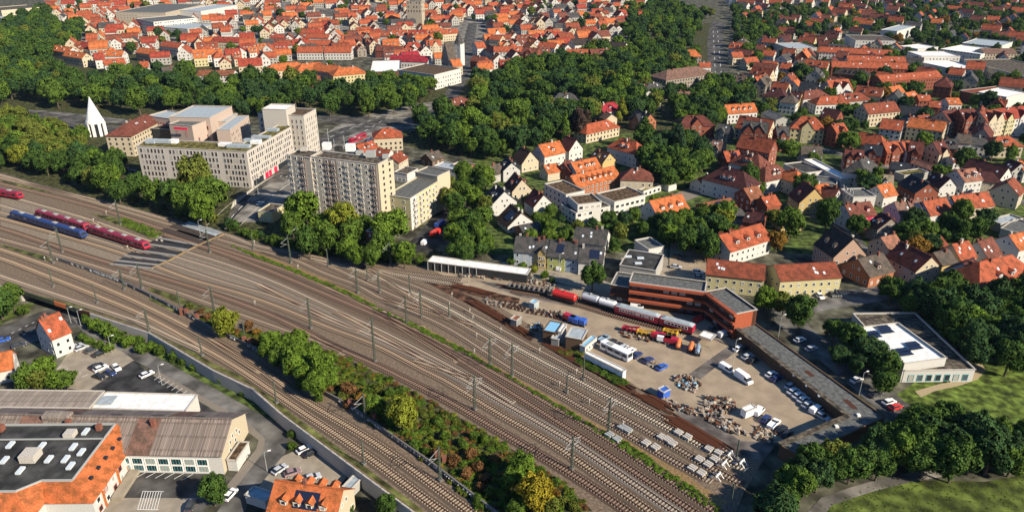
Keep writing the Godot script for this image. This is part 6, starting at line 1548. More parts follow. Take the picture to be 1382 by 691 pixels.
	rack_row("rail_stack", Vector2(-6.37, -247.25), Vector2(11.92, -240.65), 4, 2, "rust", "long rusty rail stack on the yard edge, thin one above the dark red ground")
	slab_stack(44.4, -159.9, "concrete_light", "stack of white concrete slabs on the upper siding row, second from left")
	slab_stack(46.4, -158, "concrete_light", "stack of white concrete slabs on the upper siding row, rightmost of 3")
	slab_stack(39.5, -158, "concrete_light", "stack of white concrete slabs on the upper siding row, leftmost of 3")
	slab_stack(41, -156.8, "concrete_light", "stack of white concrete slabs on the middle siding row, third from left")
	slab_stack(41.9, -155.3, "concrete_light", "stack of white concrete slabs on the middle siding row, fourth from left")
	slab_stack(35, -155.6, "concrete_light", "stack of white concrete slabs on the middle siding row, leftmost of 5")
	slab_stack(37.2, -153.8, "concrete_light", "stack of white concrete slabs on the middle siding row, second from left")
	slab_stack(29.7, -162.1, "steel_grey", "stack of grey metal sheets on the upper siding row, second from left")
	slab_stack(31.1, -160.8, "steel_grey", "stack of grey metal sheets on the upper siding row, rightmost of 3")
	slab_stack(25.9, -158.9, "steel_grey", "stack of grey metal sheets on the upper siding row, leftmost of 3")
	slab_stack(27.7, -157.1, "steel_grey", "stack of grey metal sheets on the middle siding row")
	slab_stack(50.9, -153.2, "concrete_light", "stack of white concrete slabs on the middle siding row, rightmost of 5")
	slab_stack(53, -151.8, "concrete_light", "stack of white concrete slabs on the siding row nearest the verge, rightmost of 6")
	slab_stack(47.5, -149.2, "concrete_light", "stack of white concrete slabs on the siding row nearest the verge, second from left")
	slab_stack(49.2, -147.2, "concrete_light", "stack of white concrete slabs on the siding row nearest the verge, fourth from left")
	slab_stack(44.9, -145.9, "concrete_light", "stack of white concrete slabs on the siding row nearest the verge, leftmost of 6")
	slab_stack(46.8, -144, "concrete_light", "stack of white concrete slabs on the siding row nearest the verge, third from left")
	slab_stack(51.4, -149.2, "concrete_light", "stack of white concrete slabs on the siding row nearest the verge, fifth from left")
	buffer_stop(55.35, -150.62, "white lattice buffer stop at the end of the uppermost siding")
	buffer_stop(52.89, -146.97, "white lattice buffer stop, second from the top")
	buffer_stop(50.32, -142.66, "white lattice buffer stop nearest the green verge")
	buffer_stop(57.5, -147.53, "rightmost white lattice buffer stop")
	heap("scrap_heap", pa([47.4, -186.4, 52.2, -188, 56, -182.6, 52.4, -178.8, 48.7, -181.8]), 128, 0.8, JUNK + ["paint_skyblue"], "pile of pale concrete and timber scrap in the middle of the yard", 90)
	heap("scrap_heap", pa([55.1, -177, 62.1, -175.2, 63.1, -171, 58.2, -168.3, 54.3, -171.7]), 136, 1, JUNK, "big grey scrap heap left of the white box trailer", 91)
	heap("scrap_heap", pa([51.8, -171.7, 58.2, -168.3, 61.9, -163.3, 63.6, -158.6, 58.1, -160.2, 53.5, -165.6]), 152, 0.7, JUNK, "pale rubble heap below the grey scrap heap", 92)
	heap("scrap_heap", pa([42.4, -177, 50.6, -171, 51.7, -166.6, 44.5, -171.7]), 72, 0.5, JUNK, "row of small scrap parts below the blue container", 93)
	heap("scrap_heap", pa([66, -163.3, 70.9, -160.2, 68.5, -155.6, 63.4, -158]), 56, 0.5, JUNK, "scrap beside the parked black cars at the yard corner", 94)
	heap("scrap_heap", pa([41, -197.5, 44.2, -194.5, 46.7, -190.8, 44.3, -190.4, 40.1, -195]), 40, 0.5, JUNK + ["paint_skyblue"], "scrap along the row of dark cars", 95)
	heap("scrap_heap", pa([-20.3, -257.4, 5.4, -252.9, 5.9, -250.3, -20.1, -254.8]), 128, 0.7, JUNK, "clutter stored under the long white shed", 96)
	heap("scrap_heap", pa([4.3, -254.8, 15.1, -249.7, 18.9, -244.2, 15.6, -243.6, 4.2, -250.3]), 96, 0.6, JUNK, "grey scrap beside the dark flat wagon", 97)
	heap("scrap_heap", pa([11.4, -228.8, 19.7, -224.6, 20.4, -220.4, 13.8, -223.5]), 56, 0.7, JUNK, "scrap at the end of the wheelset row", 98)
	heap("scrap_heap", pa([36.1, -213, 45.9, -210.1, 44.2, -206.8, 36.2, -210.1]), 56, 0.7, JUNK, "parts lying below the yard lorries", 99)
	heap("scrap_heap", pa([7.8, -220.4, 10.8, -218.4, 9.6, -212.5, 5.2, -216.4]), 48, 0.6, JUNK + ["paint_skyblue"], "planks and boards left of the blue shed", 100)
	heap("scrap_heap", pa([-9.7, -237.7, -2.9, -233.2, -3.9, -229.9, -9.5, -233.2]), 40, 0.6, JUNK, "bleached scrap beside the dark rust stack", 101)
	# ---- cars
	car(-144, -4, -210, 56, "silver", "hatch", "s", "1/2")
	car(-141.9, -4, -209, 56, "silver", "hatch", "s", "2/2")
	car(-137.8, -4, -207.7, 55, "charcoal", "hatch", "s", "2/2")
	car(-134, -4, -205.4, 54, "black", "hatch", "s", "2/3")
	car(-131.2, -4, -198.1, 53, "black", "hatch", "s", "1/3")
	car(-129.3, -4, -196.9, 52, "white", "hatch", "s", "1/3")
	car(-124.6, -4, -197.3, -44, "white", "hatch", "s", "2/3")
	car(-127.3, -4, -192.2, -24, "black", "hatch", "s", "3/3")
	car(-125.1, -4, -194.2, -25, "navy", "hatch", "s")
	car(-113.3, -4, -193.5, 53, "white", "hatch", "s", "3/3")
	car(-170.7, -4, -214, 37, "blue", "hatch", "s")
	car(-163.2, -4, -210.4, 36, "charcoal", "hatch", "s", "1/2")
	car(-55.3, -4, -157.9, 41, "white", "hatch", "o", "2/2")
	car(-53.2, -4, -156.4, 41, "black", "hatch", "o")
	car(-59.6, -4, -150, 54, "silver", "hatch", "o", "1/2")
	car(-56, -4, -148.9, 29, "mauve", "hatch", "o")
	car(-50.5, -4, -147, 29, "silver", "hatch", "o", "2/2")
	car(-69.2, -4, -140.9, 74, "white", "hatch", "o", "1/2")
	car(-77.4, -4, -137.1, 92, "charcoal", "hatch", "o")
	car(69.6, 0, -210.8, 33, "silver", "van", "c")
	car(67.2, 0, -214.7, 34, "charcoal", "hatch", "c")
	car(72.3, 0, -202.1, 32, "white", "hatch", "y", "1/5")
	car(73.9, 0, -202.1, 32, "charcoal", "hatch", "y")
	car(73.6, 0, -197.3, 31, "silver", "hatch", "y", "1/5")
	car(74.8, 0, -195.1, 31, "black", "hatch", "y", "1/3")
	car(65.2, 0, -190.6, -56, "white", "van", "c", "2/2")
	car(68.8, 0, -185, -61, "white", "bigvan", "y")
	car(77.9, 0, -187.4, 33, "white", "hatch", "y", "2/5")
	car(78.7, 0, -185.2, 33, "navy", "hatch", "y", "2/2")
	car(81.7, 0, -181.5, 35, "silver", "hatch", "y", "2/5")
	car(81.5, 0, -178.7, 35, "white", "hatch", "y", "3/5")
	car(82.3, 0, -176.7, 35, "white", "hatch", "y", "4/5")
	car(83, 0, -174.6, 34, "white", "hatch", "y", "5/5")
	car(83.4, 0, -172.2, 34, "silver", "hatch", "y", "3/5")
	car(84.7, 0, -169.7, 34, "white", "van", "y", "2/2")
	car(85.3, 0, -166.8, -53, "silver", "hatch", "y", "5/5")
	car(68.4, 0, -169, 48, "white", "van", "y", "1/2")
	car(69.4, 0, -165.7, 47, "navy", "hatch", "y", "1/2")
	car(70.9, 0, -163.4, 47, "white", "pickup", "y")
	car(72.3, 0, -161.2, 46, "black", "hatch", "y", "2/3")
	car(73.1, 0, -159.3, 46, "black", "hatch", "y", "3/3")
	car(102.3, 0, -184.6, 31, "white", "hatch", "f6", "1/2")
	car(93.5, 0, -207.5, 28, "white", "hatch", "l6")
	car(95.3, 0, -202.1, 27, "silver", "hatch", "y", "4/5")
	car(106.8, 0, -173.5, 24, "white", "hatch", "f6", "2/2")
	car(107.5, 0, -171.1, 24, "red", "hatch", "f6")
	car(104.6, 0, -177.1, 24, "charcoal", "hatch", "f6")
	car(29.9, 0, -208, 50, "bluegrey", "pickup", "c")
	car(32.3, 0, -206.1, 49, "black", "hatch", "c", "1/2")
	car(34, 0, -204.1, 49, "black", "hatch", "c", "2/2")
	car(35.4, 0, -202.7, 48, "silver", "hatch", "c")
	car(37.5, 0, -200.7, 48, "white", "hatch", "c")
	car(39.3, 0, -198.3, 47, "navy", "hatch", "c", "1/2")
	car(42.2, 0, -195.3, 41, "navy", "hatch", "c", "2/2")
	car(45.8, 0, -191.4, 40, "blue", "hatch", "c")
	car(44.1, 0, -230.3, -12, "white", "van", "c", "1/2")
	car(111.6, 0, -238.1, -81, "white", "hatch", "r8")
	car(116.5, 0, -239.6, -82, "charcoal", "hatch", "l23")
	car(118.5, 0, -239.9, -82, "black", "hatch", "l23")
	car(164.7, 0, -255, 12, "silver", "hatch", "r23")
	car(139.7, 0, -242.6, 8, "white", "van", "f23")
	car(72, 0, -258.2, -18, "white", "hatch", "b5")
	car(71.4, 0, -253.4, -18, "silver", "hatch", "b5", "2/2")
	car(64.5, 0, -262.8, -18, "silver", "hatch", "b5", "1/2")
	car(67.1, 0, -272.4, -19, "charcoal", "hatch", "b5")
	car(18.7, 0, -261.9, 70, "white", "van", "r4")
	car(-121, 0, -334, 61, "white", "hatch", "l2")
	car(-36.9, 0, -286.7, 74, "white", "van", "l4")
	car(64, 0, -221.2, 43, "red", "pickup", "c")
	car(-64, 0, -464.2, 40, "charcoal", "hatch", "f24", "2/2")
	car(-88.6, 0, -445, 40, "navy", "hatch", "f24")
	car(-86.4, 0, -448.4, 40, "charcoal", "hatch", "f24", "1/2")
	car(317.9, 0, -457, 17, "white", "hatch", "b27")
	car(-208.6, 0, -385.9, -32, "charcoal", "hatch", "l1", "1/2")
	car(-203.2, 0, -382, -32, "navy", "hatch", "l1")
	car(-203.2, 0, -376.9, -31, "charcoal", "hatch", "l1", "2/2")
	lamp(87.5, 0, -210.1, 8, "grey street lamp left of the white hall with roof solar panels")
	lamp(99.8, 0, -177, 8, "grey street lamp in front of the white hall with roof solar panels")
	lamp(67.4, 0, -191.6, 10, "grey street lamp in front of the red-brick depot")
	lamp(-126.6, 0, -348.6, 8, "grey street lamp left of the tall balcony tower")
	lamp(-106.4, -4, -188.4, 7, "grey street lamp behind the hall with orange mansard roof, rightmost of 4")
	lamp(-130.8, -4, -207, 6, "grey street lamp behind the hall with orange mansard roof, third from left")
	lamp(-154.7, -4, -226.4, 6, "grey street lamp behind the hall with orange mansard roof, leftmost of 4")
	lamp(-150.2, -4, -224.4, 6, "grey street lamp behind the hall with orange mansard roof, second from left")
	lamp(18.2, 0, -256.1, 9, "grey street lamp right of the long white-roofed shed")
	lamp(28.8, 0, -247.9, 10, "grey street lamp left of the red-brick depot")
	lamp(96, 0, -436, 8, "grey street lamp in front of the chapel with white front")
	lamp(-10.4, 0, -311, 7, "grey street lamp right of the cream five-storey block")
	lamp(-75.1, -4, -155.1, 6, "grey street lamp right of the hall with orange mansard roof, left one")
	lamp(-62.9, -4, -150, 6, "grey street lamp right of the hall with orange mansard roof, right one")
	lamp(-135.1, 0, -295.6, 7, "grey street lamp in front of the long office block")
	signal_post(-37.3, -237.7, "small white signal post in the right-hand sidings, leftmost of 14")
	signal_post(-33.8, -233.2, "small white signal post in the right-hand sidings, second from left")
	signal_post(-21.8, -238.3, "small white signal post in the right-hand sidings, fourth from left")
	signal_post(-22.2, -230.5, "small white signal post in the right-hand sidings, third from left")
	signal_post(-14.7, -226.1, "small white signal post in the right-hand sidings, fifth from left")
	signal_post(-13.4, -221.4, "small white signal post in the right-hand sidings, sixth from left")
	signal_post(-11.6, -209.6, "small white signal post in the right-hand sidings, eighth from left")
	signal_post(-3.7, -213, "small white signal post in the right-hand sidings, ninth from left")
	signal_post(8.7, -200.1, "small white signal post in the right-hand sidings, tenth from left")
	signal_post(-11.9, -199.7, "small white signal post in the right-hand sidings, seventh from left")
	signal_post(19.4, -188.4, "small white signal post in the right-hand sidings, third from right")
	signal_post(13.9, -181.8, "small white signal post in the right-hand sidings, eleventh from left")
	signal_post(30, -163, "small white signal post in the right-hand sidings, rightmost of 14")
	signal_post(21.8, -173.1, "small white signal post in the right-hand sidings, second from right")
	signal_post(-164.9, -287.5, "small white signal post in the upper yard, fourth from left")
	signal_post(-187.5, -269.6, "small white signal post between the main tracks, leftmost of 4")
	signal_post(-183.4, -267.5, "small white signal post between the main tracks, second from left")
	signal_post(-189.2, -311, "small white signal post in the upper yard, second from left")
	signal_post(-188.1, -320.2, "small white signal post in the upper yard, third from left")
	signal_post(-108.6, -286, "small white signal post in the upper yard, sixth from left")
	signal_post(-83.9, -262, "small white signal post between the main tracks, rightmost of 4")
	signal_post(-79.3, -276.9, "small white signal post in the upper yard, rightmost of 7")
	signal_post(-91.3, -232.1, "small white signal post between the main tracks, third from left")
	signal_post(-202.6, -311, "small white signal post in the upper yard, leftmost of 7")
	signal_post(-159.4, -280.6, "small white signal post in the upper yard, fifth from left")

# ---------------------------------------------------------------- materials
func noise_tex(freq: float, lo: float, hi: float, sd: int, size := 256, oct := 4) -> ImageTexture:
	var n := FastNoiseLite.new()
	n.seed = sd; n.frequency = freq; n.fractal_octaves = oct
	n.noise_type = FastNoiseLite.TYPE_SIMPLEX_SMOOTH
	var im := n.get_seamless_image(size, size)
	im.convert(Image.FORMAT_RGB8)
	for y in size:
		for x in size:
			var v: float = lerpf(lo, hi, im.get_pixel(x, y).r)
			im.set_pixel(x, y, Color(v, v, v))
	return ImageTexture.create_from_image(im)
func course_tex(cols: int, rows: int, sd: int, px: int, lo: float, joint: float, streak: float) -> ImageTexture:
	var r := RandomNumberGenerator.new()
	r.seed = sd
	var w := cols * px
	var im := Image.create_empty(w, rows * px, false, Image.FORMAT_RGB8)
	var st := []
	for x in w:
		st.append(1.0 - streak * r.randf())
	for j in rows:
		for i in cols:
			var v := r.randf_range(lo, 1.0)
			for y in px:
				for x in px:
					var k := v * float(st[i * px + x])
					if y == 0: k *= joint
					elif x == 0: k *= (1.0 + joint) * 0.5
					im.set_pixel(i * px + x, j * px + y, Color(k, k * r.randf_range(0.96, 1.0), k * r.randf_range(0.94, 1.0)))
	return ImageTexture.create_from_image(im)
func aged(t: ImageTexture, sd: int) -> ImageTexture:
	var im := t.get_image()
	var n := FastNoiseLite.new()
	n.seed = sd; n.frequency = 0.02; n.fractal_octaves = 5
	var q := n.get_seamless_image(im.get_width(), im.get_height())
	for y in im.get_height():
		for x in im.get_width():
			var v := lerpf(0.78, 1.0, smoothstep(0.2, 0.7, q.get_pixel(x, y).r))
			var a := im.get_pixel(x, y)
			im.set_pixel(x, y, Color(a.r * v, a.g * lerpf(v, 1.0, 0.25), a.b * lerpf(v, 1.0, 0.2)))
	return ImageTexture.create_from_image(im)
func mat(key: String, r: float, g: float, b: float, rough := 0.85, tex = "", scale := 0.2, detail = "", dscale := 0.03) -> StandardMaterial3D:
	if M.has(key): return M[key]
	var m := StandardMaterial3D.new()
	m.resource_name = key
	m.albedo_color = Color(r, g, b).linear_to_srgb()
	m.roughness = rough
	m.cull_mode = BaseMaterial3D.CULL_DISABLED
	m.metallic_specular = 0.3
	if tex:
		m.albedo_texture = X[tex]
		if tex in ["tile", "slate", "sheet", "plank"]:
			m.uv1_scale = Vector3(scale, scale, scale)
		else:
			m.uv1_triplanar = true
			m.uv1_world_triplanar = true
			m.uv1_scale = Vector3(scale, scale, scale)
	if detail:
		m.detail_enabled = true
		m.detail_blend_mode = BaseMaterial3D.BLEND_MODE_MUL
		m.detail_albedo = X[detail]
		m.detail_uv_layer = BaseMaterial3D.DETAIL_UV_1
	M[key] = m
	return m
func materials():
	X.fine = noise_tex(0.06, 0.62, 1.0, 1)
	X.blotch = noise_tex(0.012, 0.45, 1.0, 2)
	X.soft = noise_tex(0.03, 0.82, 1.0, 9)
	X.grain = noise_tex(0.12, 0.5, 1.0, 3)
	X.patch = noise_tex(0.02, 0.25, 1.0, 4, 256, 6)
	X.tile = aged(course_tex(48, 48, 5, 4, 0.82, 0.75, 0.08), 11)
	X.slate = aged(course_tex(48, 48, 6, 4, 0.8, 0.75, 0.08), 12)
	X.sheet = course_tex(32, 3, 7, 8, 0.8, 0.85, 0.35)
	X.plank = course_tex(32, 2, 8, 8, 0.7, 0.8, 0.3)
	var roofs := {
		"orange": [0.66, 0.19, 0.065], "redorange": [0.5, 0.125, 0.058], "red": [0.42, 0.075, 0.045], "darkred": [0.17, 0.05, 0.038], "brickred": [0.32, 0.085, 0.045], "brownred": [0.24, 0.08, 0.055],
		"maroon": [0.1, 0.033, 0.033], "brown": [0.1, 0.055, 0.04], "darkbrown": [0.062, 0.048, 0.042], "greybrown": [0.15, 0.12, 0.1], "slate": [0.105, 0.1, 0.1], "navy": [0.035, 0.04, 0.055], "salmon": [0.42, 0.19, 0.13],
		"orangebrown": [0.34, 0.13, 0.07], "brownpink": [0.27, 0.155, 0.12], "crimson": [0.42, 0.035, 0.055], "beige": [0.4, 0.33, 0.24], "grey": [0.22, 0.22, 0.22], "black": [0.04, 0.04, 0.042]}
	for k in roofs:
		var c = roofs[k]
		mat("roof_" + k, c[0], c[1], c[2], 0.8, "slate" if k in ["slate", "navy", "black", "grey"] else "tile", 0.08, "")
	var walls := {
		"white": [0.74, 0.72, 0.68], "cream": [0.68, 0.58, 0.42], "pale": [0.5, 0.48, 0.44], "yellow": [0.66, 0.48, 0.2], "brick": [0.32, 0.1, 0.06], "brickorange": [0.46, 0.18, 0.09], "paleyellow": [0.68, 0.61, 0.34], "stone": [0.36, 0.31, 0.26],
		"paleblue": [0.5, 0.56, 0.62], "lime": [0.55, 0.58, 0.2], "skyblue": [0.34, 0.43, 0.56], "beige": [0.54, 0.46, 0.35], "beigepink": [0.54, 0.36, 0.27], "crimson": [0.6, 0.04, 0.1], "brown": [0.17, 0.1, 0.06], "grey": [0.3, 0.3, 0.29]}
	for k in walls:
		var c = walls[k]
		mat("wall_" + k, c[0], c[1], c[2], 0.9, "fine", 0.35)
	mat("concrete", 0.68, 0.62, 0.56, 0.9, "fine", 0.2)
	mat("concrete_light", 0.66, 0.61, 0.54, 0.9, "fine", 0.2)
	mat("concrete_dark", 0.2, 0.19, 0.18, 0.9, "fine", 0.2)
	mat("panel_grey", 0.68, 0.6, 0.49, 0.9, "fine", 0.15)
	mat("panel_brown", 0.34, 0.27, 0.23, 0.9, "fine", 0.15)
	mat("panel_blue", 0.55, 0.54, 0.49, 0.9, "fine", 0.15)
	mat("pinkstone", 0.62, 0.49, 0.41, 0.9, "fine", 0.2)
	mat("sedum", 0.26, 0.22, 0.055, 0.95, "patch", 0.06)
	mat("gravel_roof", 0.2, 0.165, 0.125, 0.95, "patch", 0.08)
	mat("brown_roof", 0.2, 0.13, 0.075, 0.95, "patch", 0.1)
	mat("felt", 0.075, 0.074, 0.072, 0.9, "blotch", 0.05)
	mat("felt_grey", 0.15, 0.155, 0.15, 0.9, "fine", 0.04)
	mat("zinc", 0.36, 0.41, 0.44, 0.6, "soft", 0.06)
	mat("white_sheet", 0.84, 0.83, 0.8, 0.6, "soft", 0.05)
	mat("eternit", 0.34, 0.285, 0.25, 0.9, "sheet", 0.09)
	mat("tan_sheet", 0.46, 0.4, 0.34, 0.8, "sheet", 0.12)
	mat("orange_cladding", 0.46, 0.115, 0.055, 0.8, "fine", 0.2)
	mat("orange_plaster", 0.62, 0.2, 0.06, 0.9, "fine", 0.2)
	mat("frame_white", 0.72, 0.71, 0.68, 0.6)
	mat("frame_red", 0.4, 0.09, 0.05, 0.6)
	mat("steel_grey", 0.3, 0.31, 0.3, 0.6)
	mat("steel_green", 0.085, 0.105, 0.08, 0.7)
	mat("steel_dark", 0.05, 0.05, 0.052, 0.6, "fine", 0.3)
	mat("glass", 0.02, 0.024, 0.03, 0.2).metallic_specular = 0.35
	mat("blind", 0.32, 0.3, 0.27, 0.7)
	mat("glass_grey", 0.07, 0.085, 0.1, 0.15)
	mat("solar", 0.012, 0.016, 0.035, 0.2).metallic_specular = 0.5
	mat("skylight", 0.5, 0.55, 0.58, 0.25)
	mat("red_sign", 0.7, 0.02, 0.07, 0.5)
	mat("chimney", 0.3, 0.12, 0.08, 0.9, "fine", 0.8)
	mat("wood", 0.16, 0.1, 0.06, 0.9, "fine", 0.6)
	mat("town_ground", 0.17, 0.165, 0.115, 1.0, "patch", 0.021)
	mat("town_mix", 0.2, 0.19, 0.13, 1.0, "patch", 0.02)
	mat("deck_steel", 0.09, 0.075, 0.065, 0.8, "fine", 0.3)
	mat("sand_path", 0.5, 0.4, 0.24, 0.95, "fine", 0.2)
	mat("ballast_pale", 0.3, 0.24, 0.178, 1.0, "fine", 0.07)
	mat("ballast_dark", 0.175, 0.122, 0.083, 1.0, "fine", 0.07)
	mat("walkway_grey", 0.36, 0.34, 0.31, 0.9, "fine", 0.3)
	mat("garden", 0.14, 0.2, 0.045, 1.0, "patch", 0.045)
	mat("lawn", 0.155, 0.205, 0.04, 1.0, "patch", 0.03)
	mat("lawn_green", 0.19, 0.27, 0.045, 1.0, "patch", 0.05)
	mat("meadow", 0.2, 0.215, 0.06, 1.0, "patch", 0.03)
	mat("ballast", 0.228, 0.168, 0.118, 1.0, "fine", 0.07)
	mat("bed_grey", 0.19, 0.155, 0.12, 1.0, "grain", 0.3)
	mat("bed_brown", 0.16, 0.118, 0.086, 1.0, "grain", 0.3)
	mat("bed_dark", 0.125, 0.085, 0.062, 1.0, "grain", 0.3)
	mat("bed_pale", 0.24, 0.21, 0.18, 1.0, "grain", 0.3)
	mat("tan_soil", 0.31, 0.2, 0.095, 1.0, "fine", 0.08)
	mat("yard_paving", 0.33, 0.258, 0.182, 1.0, "soft", 0.02)
	mat("yard_asphalt", 0.19, 0.165, 0.15, 1.0, "blotch", 0.04)
	mat("rust_soil", 0.17, 0.085, 0.05, 1.0, "patch", 0.06)
	mat("asphalt", 0.118, 0.112, 0.105, 0.95, "blotch", 0.035)
	mat("asphalt_new", 0.062, 0.061, 0.062, 0.95, "blotch", 0.05)
	mat("asphalt_pale", 0.2, 0.19, 0.175, 0.95, "blotch", 0.03)
	mat("pavement", 0.29, 0.25, 0.205, 0.95, "fine", 0.25)
	mat("forecourt", 0.31, 0.265, 0.205, 0.95, "soft", 0.03)
	mat("plaza", 0.28, 0.26, 0.23, 0.95, "blotch", 0.03)
	mat("marking", 0.74, 0.74, 0.72, 0.8)
	mat("undersoil", 0.11, 0.115, 0.04, 1.0, "patch", 0.06)
	mat("brush", 0.13, 0.135, 0.04, 1.0, "patch", 0.08)
	mat("rail", 0.085, 0.045, 0.032, 0.7)
	mat("rust", 0.2, 0.068, 0.03, 0.9, "fine", 0.4)
	mat("rust_dark", 0.1, 0.042, 0.026, 0.9, "fine", 0.4)
	mat("sleeper_cream", 0.34, 0.26, 0.185, 0.95)
	mat("sleeper_pale", 0.34, 0.28, 0.22, 0.95)
	mat("sleeper_white", 0.47, 0.41, 0.325, 0.95)
	mat("sleeper_mid", 0.3, 0.24, 0.185, 0.95)
	mat("sleeper_rust", 0.23, 0.16, 0.12, 0.95)
	mat("yellow_trough", 0.38, 0.27, 0.14, 0.9, "fine", 0.3)
	var fol := {"dark": [0.0955, 0.18, 0.0327], "deep": [0.0683, 0.141, 0.0426], "mid": [0.155, 0.258, 0.0372], "fresh": [0.201, 0.325, 0.0387], "olive": [0.233, 0.277, 0.0476], "grass": [0.231, 0.383, 0.0431], "lime": [0.339, 0.383, 0.0431], "gold": [0.57, 0.467, 0.0431], "ochre": [0.461, 0.269, 0.0504], "russet": [0.353, 0.184, 0.0719], "purple": [0.102, 0.0679, 0.0517], "fir": [0.0601, 0.119, 0.0536], "bluefir": [0.122, 0.184, 0.187]}
	for k in fol:
		var c = fol[k]
		var m := mat("leaf_" + k, c[0], c[1], c[2], 0.75, "blotch", 0.13)
		m.metallic_specular = 0.2
		m.backlight_enabled = true
		m.backlight = Color(c[0] * 1.0, c[1] * 1.0, c[2] * 0.6).linear_to_srgb()
	mat("bark", 0.09, 0.07, 0.05, 0.95)
	var paint := {"white": [0.76, 0.76, 0.75], "silver": [0.42, 0.44, 0.47], "charcoal": [0.05, 0.052, 0.056], "black": [0.018, 0.018, 0.02], "navy": [0.025, 0.04, 0.13], "blue": [0.03, 0.1, 0.42], "bluegrey": [0.2, 0.27, 0.34], "red": [0.5, 0.025, 0.02], "mauve": [0.25, 0.16, 0.17], "orange": [0.6, 0.16, 0.05], "yellow": [0.62, 0.36, 0.03], "crimson": [0.36, 0.012, 0.035], "wine": [0.2, 0.014, 0.03], "trainblue": [0.016, 0.036, 0.13], "ivory": [0.62, 0.56, 0.42], "teal": [0.06, 0.3, 0.32], "skyblue": [0.2, 0.42, 0.6]}
	for k in paint:
		var c = paint[k]
		mat("paint_" + k, c[0], c[1], c[2], 0.35).metallic_specular = 0.5
	mat("tyre", 0.02, 0.02, 0.02, 0.9)
	mat("lamp_red", 0.45, 0.02, 0.02, 0.3)
	mat("lamp_clear", 0.6, 0.6, 0.58, 0.2)

# ---------------------------------------------------------------- mesh helpers
func pa(a: Array) -> PackedVector2Array:
	var p := PackedVector2Array()
	for k in range(0, a.size(), 2): p.append(Vector2(a[k], a[k + 1]))
	return p
func begin() -> SurfaceTool:
	var st := SurfaceTool.new()
	st.begin(Mesh.PRIMITIVE_TRIANGLES)
	return st
func face(st: SurfaceTool, p: Array, inside: Vector3):
	var n: Vector3 = (p[1] - p[0]).cross(p[2] - p[0])
	if n.length_squared() < 1e-12 and p.size() > 3:
		n = (p[2] - p[0]).cross(p[3] - p[0])
	n = n.normalized()
	if n.dot(p[0] - inside) < 0.0:
		n = -n
		p = p.duplicate()
		p.reverse()
	var u := Vector3.RIGHT
	var v := Vector3.BACK
	if absf(n.y) < 0.97:
		u = Vector3.UP.cross(n).normalized()
		v = n.cross(u)
	for k in range(1, p.size() - 1):
		for q in [p[0], p[k + 1], p[k]]:
			st.set_normal(n)
			st.set_uv(Vector2(u.dot(q), -v.dot(q)))
			st.add_vertex(q)
func box(st: SurfaceTool, c: Vector3, s: Vector3, b := Basis.IDENTITY, bottom := true):
	var h := s * 0.5
	var v := []
	for k in 8:
		v.append(c + b * Vector3(h.x if k & 1 else -h.x, h.y if k & 2 else -h.y, h.z if k & 4 else -h.z))
	for f in [[0, 1, 3, 2], [4, 5, 7, 6], [0, 2, 6, 4], [1, 3, 7, 5], [2, 3, 7, 6], [0, 1, 5, 4]]:
		if f[0] == 0 and f[1] == 1 and f[2] == 5 and not bottom: continue
		face(st, [v[f[0]], v[f[1]], v[f[2]], v[f[3]]], c)
func bar(st: SurfaceTool, a: Vector3, b: Vector3, w: float, h: float):
	var d := b - a
	var z := d.normalized()
	var x := (Vector3.UP if absf(z.y) < 0.95 else Vector3.RIGHT).cross(z).normalized()
	box(st, (a + b) * 0.5, Vector3(w, h, d.length()), Basis(x, z.cross(x), z))
func tube(st: SurfaceTool, a: Vector3, b: Vector3, r0: float, r1: float, n := 8, caps := true):
	var z := (b - a).normalized()
	var x := (Vector3.UP if absf(z.y) < 0.95 else Vector3.RIGHT).cross(z).normalized()
	var y := z.cross(x)
	var mid := (a + b) * 0.5
	for k in n:
		var t0 := TAU * k / n
		var t1 := TAU * (k + 1) / n
		var d0 := x * cos(t0) + y * sin(t0)
		var d1 := x * cos(t1) + y * sin(t1)
		if r1 < 0.001: face(st, [a + d0 * r0, a + d1 * r0, b], mid)
		else: face(st, [a + d0 * r0, a + d1 * r0, b + d1 * r1, b + d0 * r1], mid)
		if caps:
			if r1 > 0.001: face(st, [b, b + d0 * r1, b + d1 * r1], mid)
			face(st, [a, a + d0 * r0, a + d1 * r0], mid)
func prism(st: SurfaceTool, poly: PackedVector2Array, y0: float, y1: float, top := true):
	var n := poly.size()
	var ccw := 1.0 if not Geometry2D.is_polygon_clockwise(poly) else -1.0
	for k in n:
		var a := poly[k]
		var b := poly[(k + 1) % n]
		var e := (b - a).normalized()
		var out := Vector2(e.y, -e.x) * ccw
		var mid := (a + b) * 0.5 - out
		face(st, [Vector3(a.x, y0, a.y), Vector3(b.x, y0, b.y), Vector3(b.x, y1, b.y), Vector3(a.x, y1, a.y)], Vector3(mid.x, y0, mid.y))
	if top: sheet(st, poly, y1)
func sheet(st: SurfaceTool, poly: PackedVector2Array, y: float):
	var idx := Geometry2D.triangulate_polygon(poly)
	for k in range(0, idx.size(), 3):
		var t := []
		for j in 3:
			t.append(Vector3(poly[idx[k + j]].x, y, poly[idx[k + j]].y))
		face(st, t, t[0] - Vector3.UP)
func put(called: String, st: SurfaceTool, m, parent: Node = null) -> MeshInstance3D:
	var o := MeshInstance3D.new()
	o.name = called
	o.mesh = st.commit()
	o.set_surface_override_material(0, M[m] if m is String else m)
	(parent if parent else self).add_child(o, true)
	return o
func numbered(called: String) -> String:
	count[called] = count.get(called, 0) + 1
	return called if count[called] == 1 else "%s_%03d" % [called, count[called] - 1]
func thing(called: String, label: String, category: String, group := "", at := Vector3.ZERO, turn := 0.0) -> Node3D:
	var o := Node3D.new()
	o.name = numbered(called)
	add_child(o)
	o.position = at
	o.rotation.y = turn
	windows_left = 300
	return tag(o, label, category, group)
